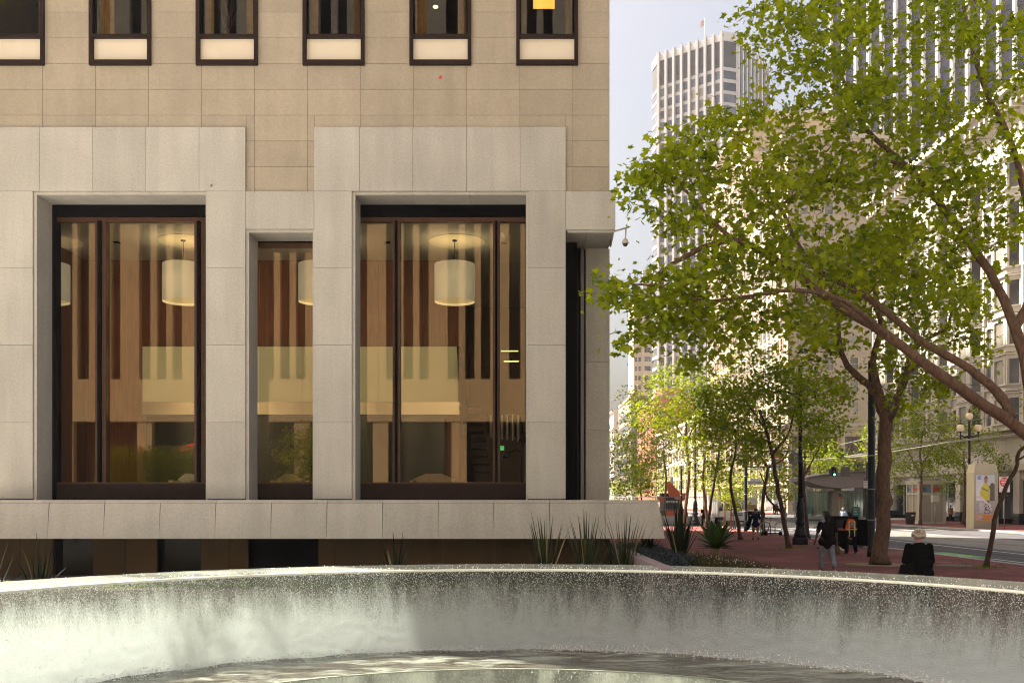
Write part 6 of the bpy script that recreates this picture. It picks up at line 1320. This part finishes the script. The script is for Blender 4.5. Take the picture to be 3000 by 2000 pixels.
# overhead wires
M['wire'] = simple('trolley_wire', (.33,.31,.25), .5, .5)
wl = ['lowest','second','third','fourth','topmost']
for i, (X, z) in enumerate(((24.2,5.45),(24.9,5.5),(26.6,5.6),(27.4,5.75),(23.6,6.3))):
    pts = [(X+.25*math.sin(k*1.1+i), 32+k*14, z+.10*math.cos(k*math.pi)) for k in range(12)]
    tag(MB().tube(pts, .022, 5).build('overhead_wire', M['wire']), wl[i]+' overhead trolley wire running along the street', 'wire', 'trolley wires')
for i, (a, b) in enumerate((((14.0,38.7,7.3),(46,84,12)),((14.0,38.7,6.9),(38.1,83,7.4)),((26.0,48,7.0),(46,92,9.5)))):
    a, b = Vector(a), Vector(b); pts = [a+(b-a)*(k/8)-Vector((0,0,.5*math.sin(math.pi*k/8))) for k in range(9)]
    tag(MB().tube(pts, .014, 5).build('span_wire', M['black']), ['upper','lower','short'][i]+' black span wire crossing above the road to the buildings', 'wire', 'span wires')
# construction fence along the far pavement
fn = thing('construction_fence', 'wire mesh construction fence in front of the orange machine', 'fence', (14,90,0)); fx0, fx1, fy = 8.6, 17.6, 90.0
for z in (.35, 1.35, 2.5): MB().tube([(fx0,fy,z),(fx1,fy,z)], .025, 6).build('rail', M['steel_grey'], fn)
for x in np.arange(fx0, fx1+.1, 2.25): MB().tube([(x,fy,0),(x,fy,2.55)], .035, 6).build('post', M['steel_grey'], fn)
m = MB()
for x in np.arange(fx0, fx1, .16): m.tube([(x,fy,.35),(x,fy,2.5)], .006, 3, cap=False)
m.build('mesh', M['steel_grey'], fn, kind='stuff')
block('barrier', 8.6, 17.2, 89.5, 89.8, 0, .78, M['granite'], fn)
# ================================================================== vehicles
M['tyre'] = simple('tyre_rubber', (.02,.02,.02), .8); M['veh_w'] = simple('white_van_paint', (.70,.69,.66), .3, 0, .04, 1, coat=.4); M['veh_glass'] = simple('vehicle_glass', (.03,.035,.04), .05); M['veh_k'] = simple('black_trim', (.02,.02,.02), .45)
def wheel(parent, x, y, r, w=.26, local=True):
    m = MB().lathe([(r*.6,-w/2),(r*.95,-w/2),(r,-w/4),(r,w/4),(r*.95,w/2),(r*.6,w/2)], n=22); me = m.mesh('wheel'); me.transform(Matrix.Translation((x,y,r)) @ Matrix.Rotation(R(90),4,'Y')); o = link('wheel', me, M['tyre'], parent, local=local)
    m = MB().lathe([(r*.58,-w/2-.01),(r*.5,-w/2+.03),(r*.15,-w/2+.01),(r*.1,-w/2-.03)], n=16); me = m.mesh('rim'); me.transform(Matrix.Translation((x,y,r)) @ Matrix.Rotation(R(90),4,'Y')); link('rim', me, M['chrome'], o, local=False if not local else True) if False else link('rim', me, M['chrome'], parent, local=local)
    return o
# white service truck facing the viewer
t = thing('service_truck', 'white service truck facing the viewer beside the kerb', 'truck', (20.8, 92, -.12)); z = -.12
def lb(nm, x0, x1, y0, y1, z0, z1, mt): return MB().box(x0,x1,y0,y1,z0,z1).build(nm, M[mt], t, local=True)
MB().hexa([(-1.0,0,.75),(1.0,0,.75),(1.0,1.5,.75),(-1.0,1.5,.75),(-.92,.12,1.28),(.92,.12,1.28),(.98,1.5,1.38),(-.98,1.5,1.38)]).build('hood', M['veh_w'], t, local=True)
MB().hexa([(-1.0,1.5,.75),(1.0,1.5,.75),(1.0,3.3,.75),(-1.0,3.3,.75),(-.82,2.15,2.05),(.82,2.15,2.05),(.84,3.25,2.08),(-.84,3.25,2.08)]).build('cab', M['veh_w'], t, local=True)
MB().add([(-.86,1.60,1.36),(.86,1.60,1.36),(.76,2.08,1.98),(-.76,2.08,1.98)],[(0,1,2,3)]).build('windscreen', M['veh_glass'], t, local=True)
MB().add([(-1.005,1.75,1.35),(-1.005,3.1,1.35),(-.86,3.1,1.98),(-.86,2.2,1.98)],[(3,2,1,0)]).build('side_window', M['veh_glass'], t, local=True)
lb('grille', -.55, .55, -.03, 0, .82, 1.20, 'chrome'); lb('grille_bar', -.5, .5, -.05, -.031, .88, .98, 'veh_k'); lb('grille_bar', -.5, .5, -.05, -.031, 1.04, 1.14, 'veh_k'); lb('bumper', -1.0, 1.0, -.12, .1, .45, .74, 'chrome'); lb('bumper_lower', -.8, .8, -.1, .1, .30, .449, 'veh_k')
for s in (-1, 1):
    MB().box(s*.78-.18, s*.78+.18, -.02, .02, .92, 1.18).build('headlight', M['sign_w'], t, local=True); MB().box(s*1.16-.12, s*1.16+.12, 1.75, 1.85, 1.3, 1.62).build('mirror', M['veh_k'], t, local=True)
lb('service_body', -1.08, 1.08, 3.35, 6.4, .7, 2.45, 'veh_w'); lb('chassis', -.7, .7, .2, 6.2, .4, .69, 'veh_k')
for y in (3.5, 4.5, 5.5): lb('body_door', -1.10, -1.081, y, y+.85, .9, 2.2, 'veh_w')
for y in (.75, 5.1):
    for s in (-.92, .92): wheel(t, s, y, .42)
# flatbed truck seen from behind
t = thing('flatbed_truck', 'white flatbed truck carrying timber far across the road', 'truck', (30.8, 125, -.12))
lb('deck', -1.25, 1.25, 0, 5, .95, 1.12, 'veh_w'); lb('headboard', -1.2, 1.2, 4.9, 5.0, 1.121, 2.6, 'sign_w'); lb('cab', -1.1, 1.1, 5.2, 7.2, .6, 2.5, 'veh_w'); lb('chassis', -.5, .5, .1, 7, .5, .949, 'veh_k'); lb('under_box', -1.1, -.55, 1.2, 2.4, .45, .94, 'veh_k')
for k in range(5): lb('timber', -1.0+.02*k, .2-.05*k, .5+.1*k, 4.2, 1.125+.13*k, 1.245+.13*k, 'stake')
lb('strap', -1.05, .3, 1.2, 1.28, 1.3, 1.34, 'stake'); lb('tail_light', -1.2, -1.0, -.02, -.001, .98, 1.1, 'sign_r'); lb('tail_light', 1.0, 1.2, -.02, -.001, .98, 1.1, 'sign_r')
for y in (1.0, 6.2):
    for s in (-.95, .95): wheel(t, s, y, .48, .32)
# orange telescopic handler behind the fence
M['mach'] = simple('machine_orange', (.62,.12,.03), .45, 0, .1, 2); t = thing('lift_machine', 'orange and black telescopic lift machine behind the fence', 'machine', (15.6, 95, -.0))
lb('chassis', -1.0, 1.0, .2, 5.0, .5, 1.35, 'veh_k'); lb('engine_cover', -1.05, .35, .0, 1.9, 1.2, 2.25, 'veh_k'); lb('counterweight', -.95, .95, -.1, .19, .6, 1.2, 'mach')
MB().hexa([(.40,-.2,2.26),(.95,-.2,2.26),(.95,4.6,1.9),(.40,4.6,1.9),(.40,-.2,2.9),(.95,-.2,2.9),(.95,4.6,2.4),(.40,4.6,2.4)]).build('boom', M['mach'], t, local=True)
MB().hexa([(-.55,-.25,2.55),(.95,-.25,2.30),(.95,.2,2.30),(-.55,.2,2.55),(-1.05,-.25,3.95),(-.55,-.25,3.95),(-.55,.2,3.95),(-1.05,.2,3.95)]).build('jib', M['mach'], t, local=True)
lb('cab_frame', -1.0, .2, 1.9, 3.6, 1.36, 2.9, 'veh_k'); lb('beacon_box', -1.7, -.9, .2, .6, 2.1, 2.55, 'mach')
m = MB().lathe([(.12,0),(.12,.25)], n=12); m.build('exhaust', M['veh_k'], t, loc=None, local=True).location = (-.9,.8,2.25)
for y in (.9, 4.2):
    for s in (-1.05, 1.05): wheel(t, s, y, .62, .4)
text('lettering', 'SKYTRAK', .28, M['sign_w'], t, (15.25, 94.98, 2.05), bold=.01)
# ================================================================== people
M['skin_d'] = simple('skin_deep', (.10,.052,.034), .55); M['skin_l'] = simple('skin_light', (.42,.25,.18), .55); M['skin_m'] = simple('skin_mid', (.26,.145,.095), .55)
_cl = {}
def cloth(name, col, var=.12): 
    if name not in _cl: _cl[name] = simple(name, tuple(c*(.5 if max(col) < .06 else 1) for c in col), .95, 0, var, 9, .5, 28, spec=.06)
    return _cl[name]
def fuse(mb, name, mat, parent, vox=.014, sm=3):
    o = mb.build(name, mat, parent, local=True); r = o.modifiers.new('remesh', 'REMESH'); r.mode = 'VOXEL'; r.voxel_size = vox; r.use_smooth_shade = True
    s = o.modifiers.new('smooth', 'SMOOTH'); s.factor = .5; s.iterations = sm; return o
def hand(mb, wrist, d, side, n_f=5, curl=.5):
    """palm and five fingers from the wrist along d"""
    d = Vector(d).normalized(); w = Vector(wrist); s = d.cross(Vector((0,1,0))); s = s.normalized() if s.length > .1 else Vector((1,0,0)); nrm = d.cross(s).normalized()
    c = w+d*.085; mb.blob(w, .026, c, .036, .8)
    for i, (o, L) in enumerate(((-.030,.070),(-.010,.085),(.010,.080),(.029,.062))):
        a = c+s*o; k = a+d*L*.5; e = k+(d*.55+nrm*curl*side).normalized()*L*.5; mb.blob(a, .0105, k, .010); mb.blob(k, .010, e, .008)
    a = w+d*.03+s*.026*side; k = a+(d*.5+s*side).normalized()*.04; mb.blob(a, .012, k, .011); mb.blob(k, .011, k+d*.03, .009)
def person(label, X, Y, z0=0.0, h=1.75, rz=0.0, skin='skin_m', top=('shirt', (.02,.02,.02)), bottom=('trousers', (.2,.25,.3)), shoe=(.03,.03,.03), hair=((.02,.015,.012), 'short'), step=.22, lift=.0, arms=((-.12,.02),(.12,.02)), sleeves='short', shorts=False, coat=False, stout=1.0, lean=0.0, vox=.014, head_turn=0.0, group='people on the street', fingers=True, fore=None):
    """figure faces local +y; arms: (swing outwards, swing forwards) of the left and right arm"""
    t = thing('person', label, 'person', (X, Y, z0), rz, group); k = h/1.75; st = stout
    def V(x, y, z): return Vector((x*k, (y+lean*max(0, z-.9))*k, z*k))
    hip = .095*st; hipL, hipR = V(-hip,0,.92), V(hip,0,.92)
    kneeL, kneeR = V(-hip-.01, step*.55, .50), V(hip+.01, -step*.25+.02, .49+lift*.3)
    ankL, ankR = V(-hip-.01, step*.75, .09), V(hip+.01, -step*1.0-lift*.5, .10+lift)
    toeL, toeR = ankL+V(0,.15,0)-Vector((0,0,.05*k)), ankR+V(0,.13,0)-Vector((0,0,(.05+lift*.75)*k))
    toeL.z = ankL.z-.05*k; sh = .185*st**.6; sL, sR = V(-sh,0,1.42), V(sh,0,1.42)
    def arm(s, side):
        sw, fw = s; a = sL if side < 0 else sR; el = a+Vector((math.sin(sw)*.29, math.sin(fw)*.29, -math.cos(sw)*math.cos(fw)*.29))*k
        f2 = fw+.25 if fore is None else fore[0 if side < 0 else 1]; wr = el+Vector((math.sin(sw*.6)*.25, math.sin(f2)*.25, -math.cos(sw*.6)*math.cos(f2)*.25))*k
        if fore is not None: wr = el+Vector((-side*.13, math.sin(f2)*.20, -math.cos(f2)*.20))*k
        return a, el, wr
    aL, aR = arm(arms[0], -1), arm(arms[1], 1)
    b = MB(); hc = V(0,.02,1.62)+Vector((math.sin(head_turn)*.01,0,0))
    b.blob(hc+Vector((0,-.015,.03))*k, .092*k, hc+Vector((0,.02,-.06))*k, .066*k, 1.08); b.blob(V(0,0,1.36), .062*k*st**.4, V(0,.01,1.56), .052*k*st**.4)
    b.blob(hc+Vector((0,.09,-.01))*k, .014*k, hc+Vector((0,.105,-.03))*k, .016*k)
    for s in (-1, 1): b.blob(hc+Vector((s*.088,.0,.0))*k, .018*k, hc+Vector((s*.09,-.005,-.03))*k, .012*k)
    b.blob(V(0,0,1.0), .12*k*st, V(0,0,1.32), .13*k*st, .62)
    for (a, el, wr), sd in ((aL,-1),(aR,1)):
        b.blob(a, .052*k*st**.5, el, .040*k*st**.5); b.blob(el, .041*k*st**.5, wr, .027*k*st**.4)
        if fingers: hand(b, wr, (wr-el), sd)
        else: b.blob(wr, .03*k, wr+(wr-el).normalized()*.14*k, .03*k, .7)
    for hp, kn, an in ((hipL,kneeL,ankL),(hipR,kneeR,ankR)): b.blob(hp, .085*k*st**.5, kn, .055*k); b.blob(kn, .057*k, an, .038*k)
    fuse(b, 'body', M[skin], t, vox)
    m = MB(); top_c = cloth(*top)
    zb = .40 if coat else (.86 if not coat else .5)
    m.blob(V(0,0,1.02), .150*k*st, V(0,0,1.31), .152*k*st**.9, .70); m.blob(sL+Vector((.05,0,-.04))*k, .070*k, sR+Vector((-.05,0,-.04))*k, .070*k, .9); m.blob(V(0,-.01,.85), .158*k*st, V(0,0,1.05), .154*k*st, .80)
    m.blob(V(0,0,1.40), .075*k, V(0,.0,1.47), .066*k); m.blob(V(-.10*st,-.01,.88), .135*k*st**.6, V(.10*st,-.01,.88), .135*k*st**.6, .95)
    if coat: m.blob(V(-.13,0,1.27), .135*k, V(.13,0,1.27), .135*k, .85); m.blob(V(-.13,0,1.05), .145*k, V(.13,0,1.05), .145*k, .9); m.blob(V(-.06,-.01,1.44), .075*k, V(.06,-.01,1.44), .075*k)
    for (a, el, wr) in (aL, aR):
        if sleeves == 'short': m.blob(a, .075*k*st**.5, a+(el-a)*.72, .066*k*st**.5)
        elif sleeves == 'long': m.blob(a, .074*k*st**.5, el, .062*k*st**.5); m.blob(el, .062*k*st**.5, wr-(wr-el)*.06, .046*k)
        elif sleeves == 'none': pass
    if coat:
        m.blob(V(0,-.01,.55), .235*k*st, V(0,0,1.0), .175*k*st, .78); m.blob(V(0,-.01,.42), .25*k*st, V(0,0,.6), .235*k*st, .80)
    fuse(m, 'coat' if coat else 'shirt', top_c, t, vox)
    m = MB(); bc = cloth(*bottom)
    m.blob(V(0,-.01,.90), .138*k*st, V(0,-.01,.98), .140*k*st, .80)
    for hp, kn, an in ((hipL,kneeL,ankL),(hipR,kneeR,ankR)):
        if shorts: m.blob(hp, .105*k*st**.5, kn+(hp-kn)*.12, .098*k)
        else: m.blob(hp, .112*k*st**.5, kn, .090*k*st**.4); m.blob(kn, .088*k*st**.4, an+(kn-an)*.05, .078*k*st**.4)
    fuse(m, 'shorts' if shorts else 'trousers', bc, t, vox)
    for an, to in ((ankL,toeL),(ankR,toeR)):
        m = MB(); m.blob(an-Vector((0,.03,.03))*k, .048*k, to, .042*k); fuse(m, 'shoe', simple('shoe', shoe, .6), t, vox)
    m = MB(); hcol, hs = hair
    if hs == 'curly':
        rr = random.Random(5)
        for i in range(70):
            a = rr.uniform(0,6.28); e = rr.uniform(-.35,1.5); d = Vector((math.cos(a)*math.cos(e), math.sin(a)*math.cos(e)*1.0-.1, math.sin(e))); c = hc+Vector((0,-.02,.035))*k+d*.105*k
            if d.y > .55 and d.z < .5: continue
            m.blob(c, .036*k, c+d*.012, .030*k)
        fuse(m, 'hair', simple('grey_curls', hcol, .9, 0, .35, 60, 1.0, 90), t, .010, 1)
    elif hs == 'hat':
        m.blob(hc+Vector((0,-.01,.07))*k, .105*k, hc+Vector((0,-.01,.10))*k, .095*k, 1.1); m.blob(hc+Vector((0,.06,.07))*k, .075*k, hc+Vector((0,.12,.06))*k, .06*k, 1.0); fuse(m, 'hat', simple('hat', hcol, .8), t, vox)
    else:
        m.blob(hc+Vector((0,-.03,.045))*k, .103*k, hc+Vector((0,-.05,-.02))*k, .088*k, 1.05)
        if hs == 'top': m.blob(hc+Vector((.0,-.02,.13))*k, .06*k, hc+Vector((0,-.02,.17))*k, .035*k); m.blob(hc+Vector((0,-.06,-.03))*k, .085*k, hc+Vector((0,-.07,-.12))*k, .07*k)
        fuse(m, 'hair', simple('hair', hcol, .85, 0, .3, 40), t, vox)
    return t, (aL, aR)
# man in dark shirt and jeans, walking away
X, Y = G(2424, 1668); mn, (hl, hr) = person('man in dark short-sleeved shirt and blue jeans walking away with a bag', X, Y, h=1.78, skin='skin_d', top=('dark_plum_shirt',(.020,.014,.016)), bottom=('washed_jeans',(.20,.235,.285),.25), shoe=(.25,.18,.12), hair=((.008,.006,.006),'top'), step=.20, lift=.06, arms=((-.30,.05),(.20,-.05)), stout=1.3, vox=.012)
bg_ = thing('canvas_bag', 'drab canvas bag with a white paper carried by the man in jeans', 'bag', tuple(Vector((X,Y,0))+hr[2]+Vector((0,0,-.42))))
hw = Vector((X,Y,0))+hr[2]; m = MB(); m.blob(hw+Vector((.02,0,-.34)), .10, hw+Vector((.03,0,-.22)), .07, .6); fuse(m, 'bag_body', cloth('drab_canvas',(.13,.095,.045)), bg_, .012) if False else m.build('bag_body', cloth('drab_canvas',(.13,.095,.045)), bg_)
MB().tube([hw+Vector((-.05,0,-.2)), hw+Vector((.0,0,-.06)), hw+Vector((.07,0,-.2))], .010, 6).build('strap', cloth('drab_canvas',(.13,.095,.045)), bg_); MB().add([tuple(hw+Vector(q)) for q in ((.08,-.03,-.17),(.24,-.03,-.30),(.18,-.02,-.31),(.07,-.02,-.24))],[(0,1,2,3)]).build('paper', M['sign_w'], bg_)
# worker with orange vest and a cart
X, Y = G(2493, 1622); wk, (hl, hr) = person('worker in orange safety vest and dark clothes pushing a cart away', X, Y, h=1.66, skin='skin_d', top=('black_top',(.012,.012,.014)), bottom=('black_work_trousers',(.014,.014,.016)), hair=((.012,.012,.015),'short'), step=.24, lift=.05, arms=((-.18,.35),(.14,.3)), fore=(1.2,1.2), sleeves='long', stout=1.2, lean=.06)
k = 1.66/1.75; m = MB(); m.blob((0,.03*k,.95*k), .222*k, (0,.05*k,1.30*k), .226*k, .74); m.blob((-.12*k,.04*k,1.37*k), .105*k, (.12*k,.04*k,1.37*k), .105*k, .9); m.blob((-.10*k,.03*k,1.1*k), .135*k, (.10*k,.03*k,1.1*k), .135*k, .95); m.blob((-.10*k,.02*k,.88*k), .135*k, (.10*k,.02*k,.88*k), .135*k, .95); m.blob((0,.02,.84*k), .212*k, (0,.03,1.0*k), .22*k, .76); ve = fuse(m, 'safety_vest', simple('vest_orange', (.95,.17,.02), .8, 0, .08, 8), wk, .012)
M['tape'] = simple('reflective_tape', (.72,.68,.32), .4)
for s in (-1,1): MB().box(s*.105-.019,s*.105+.019,-.142,-.08,.74*k+.02,1.42*k).build('tape', M['tape'], wk, local=True)
MB().box(-.2,.2,-.140,-.06,1.05*k,1.09*k).build('tape', M['tape'], wk, local=True); MB().box(-.075,.075,-.146,-.10,1.20*k,1.37*k).build('back_badge', simple('badge_blue', (.10,.10,.28), .6), wk, local=True)
for q in range(3): MB().box(-.055,.055,-.149,-.1461,1.235*k+.045*q,1.25*k+.045*q).build('badge_line', M['sign_w'], wk, local=True)
ct = thing('cleaning_cart', 'black cleaning cart with a red handle pushed by the vest worker', 'cart', (X-.42, Y+.65, 0)); MB().hexa([(-.42,-.35,.2),(.42,-.35,.2),(.42,.35,.2),(-.42,.35,.2),(-.45,-.4,.98),(.45,-.4,.98),(.45,.4,.98),(-.45,.4,.98)]).build('tub', M['black'], ct, local=True); MB().tube([(-.42,-.52,.98),(.42,-.52,.98)], .028, 8).build('handle', simple('cart_red', (.6,.03,.04), .5), ct, local=True); MB().box(-.45,.45,-.4,.4,.985,1.02).build('lid', M['veh_k'], ct, local=True)
for s in (-.3,0,.3): MB().lathe([(.05,.0),(.07,.03),(.07,.12),(.04,.18)], (s,-.2,.0), 10).build('caster', M['steel_grey'], ct, local=True)
# woman in a black coat
person('woman with curly grey hair in a long black coat standing by the fountain', 7.66, 18.7, h=1.62, skin='skin_l', top=('black_coat',(.010,.009,.010)), bottom=('black_trousers',(.01,.01,.011)), hair=((.42,.37,.30),'curly'), step=.10, arms=((-.22,.10),(.20,.10)), fore=(2.0,1.9), sleeves='long', coat=True, stout=1.26, lean=.09, vox=.012)
hb = thing('handbag', 'black tote bag with long straps at the side of the woman in the black coat', 'bag', (7.36, 18.55, .55)); c = Vector((7.33,18.5,.62))
MB().hexa([c+Vector(q) for q in ((-.20,-.06,-.08),(.17,-.06,-.08),(.17,.06,-.08),(-.20,.06,-.08),(-.10,-.03,.38),(.12,-.03,.38),(.12,.03,.38),(-.10,.03,.38))]).build('bag_body', simple('bag_black', (.004,.004,.0045), .7, spec=.1), hb)
for s in (-.07,.02,.09): MB().tube([c+Vector((s,-.02,.37)), c+Vector((s*.4+.02,-.02,.58)), c+Vector((.06,.0,.72))], .009, 6).build('strap', M['black'], hb)
# man in navy shirt and tan shorts
X, Y = G(2214, 1580); person('man in navy shirt and tan shorts walking past the scooters', X, Y, h=1.70, skin='skin_l', top=('navy_shirt',(.016,.022,.055)), bottom=('tan_shorts',(.30,.19,.065)), shoe=(.02,.02,.022), hair=((.02,.035,.03),'hat'), step=.18, lift=.04, arms=((-.25,.0),(.25,.0)), shorts=True, stout=1.05)
jk = thing('jacket', 'dark jacket carried over the arm of the man in tan shorts', 'jacket', (X-.36,Y,.8)); m = MB(); m.blob((X-.30,Y,1.22), .12, (X-.40,Y,.85), .13, .7); m.blob((X-.36,Y,.9), .12, (X-.42,Y,.62), .07, .7); m.build('cloth', cloth('dark_jacket',(.012,.014,.02)), jk)
X, Y = G(2063, 1543); person('man all in black walking toward the far crossing', X, Y, h=1.74, skin='skin_m', top=('black_tee',(.010,.010,.012)), bottom=('black_pants',(.012,.012,.014)), shoe=(.55,.53,.5), hair=((.02,.015,.01),'short'), step=.26, arms=((-.2,.1),(.3,.5)), stout=1.12, fingers=False, vox=.018)
# people across the road
person('grey-haired man in pale blue shirt crossing the road above the black cabinet', (2470-1500)*73/F, 73, -.12, 1.78, R(-60), 'skin_l', ('pale_blue_shirt',(.30,.36,.50)), ('dark_pants',(.03,.03,.035)), hair=((.30,.27,.22),'short'), sleeves='short', fingers=False, vox=.018, arms=((-.25,.2),(.2,.4)), stout=1.1)
person('person in pale shirt looking at a phone, half hidden behind the man in jeans', (2416-1500)*45/F, 45, 0, 1.72, R(70), 'skin_l', ('pale_shirt',(.42,.44,.50)), ('grey_pants',(.06,.06,.065)), hair=((.03,.02,.015),'short'), sleeves='long', fingers=False, vox=.018, arms=((-.3,.6),(.3,.6)), stout=1.1)
person('woman in dark skirt crossing the sunlit road behind the leaning tree', (2298-1500)*78/F, 78, -.12, 1.62, R(20), 'skin_l', ('grey_blouse',(.22,.2,.2)), ('black_skirt',(.015,.015,.017)), hair=((.12,.07,.03),'short'), shorts=True, sleeves='short', fingers=False, vox=.018)
cols = [('black_jacket',(.015,.013,.013)),('brown_jacket',(.05,.03,.02)),('white_top',(.45,.43,.4)),('dark_coat',(.02,.018,.02))]
wl = ['leftmost of the group of four','tall one in black in the group of four','third one in the group of four','rightmost one in white trousers in the group of four']
for i, (x, yb) in enumerate(((2268,1500),(2277,1504),(2283,1501),(2291,1500))):
    person('person far across the street, '+wl[i], (x-1500)*150/F, 150+i*.8, 0, 1.78, R(180+40*(i%2)), 'skin_m', cols[(i*3+1)%4], ('far_pants%d'%i,((.015,.015,.016) if i < 3 else (.5,.49,.46))), sleeves='long', fingers=False, vox=.025, group='far pedestrians')
person('person in a bright blue jacket walking by the dark column across the street', (2609-1500)*127/F, 127, 0, 1.74, R(60), 'skin_m', ('blue_jacket',(.02,.05,.38)), ('black_pants2',(.012,.012,.014)), sleeves='long', fingers=False, vox=.02, step=.3, group='far pedestrians')
person('person with tan jacket and backpack in front of the dark shop window', (2785-1500)*101/F, 101, 0, 1.72, R(-50), 'skin_m', ('tan_jacket',(.20,.11,.07)), ('black_pants3',(.012,.012,.014)), shoe=(.6,.6,.6), sleeves='long', fingers=False, vox=.02, group='far pedestrians')
for i, (x, c) in enumerate(((2383,(.35,.42,.6)),(2493,(.35,.3,.25)),(2500,(.55,.5,.3)),(2516,(.5,.48,.45)))):
    person('person behind the station glass '+['in a light blue shirt at the left','in brown next to the teal board','in pale yellow at the middle','in white near the right post'][i], (x-1500)*119/F, 119.5, 0, 1.72, R(170), 'skin_m', ('glass_top%d'%i, c), ('glass_pants%d'%i,(.03,.03,.035)), sleeves='long', fingers=False, vox=.025, group='people in the station')
# ================================================================== thin city haze
m = bpy.data.materials.new('haze'); m.use_nodes = True; nt = m.node_tree; nt.nodes.clear()
o = nd(nt,'ShaderNodeOutputMaterial'); pv_ = nd(nt,'ShaderNodeVolumePrincipled'); pv_.inputs['Color'].default_value = (.90,.93,1,1); pv_.inputs['Density'].default_value = 0.00016; pv_.inputs['Anisotropy'].default_value = 0.2
nt.links.new(pv_.outputs[0], o.inputs['Volume'])
hz_ = MB().box(-75, 130, -50, 560, -1.7, 175).build('haze', m); tag(hz_, kind='stuff')
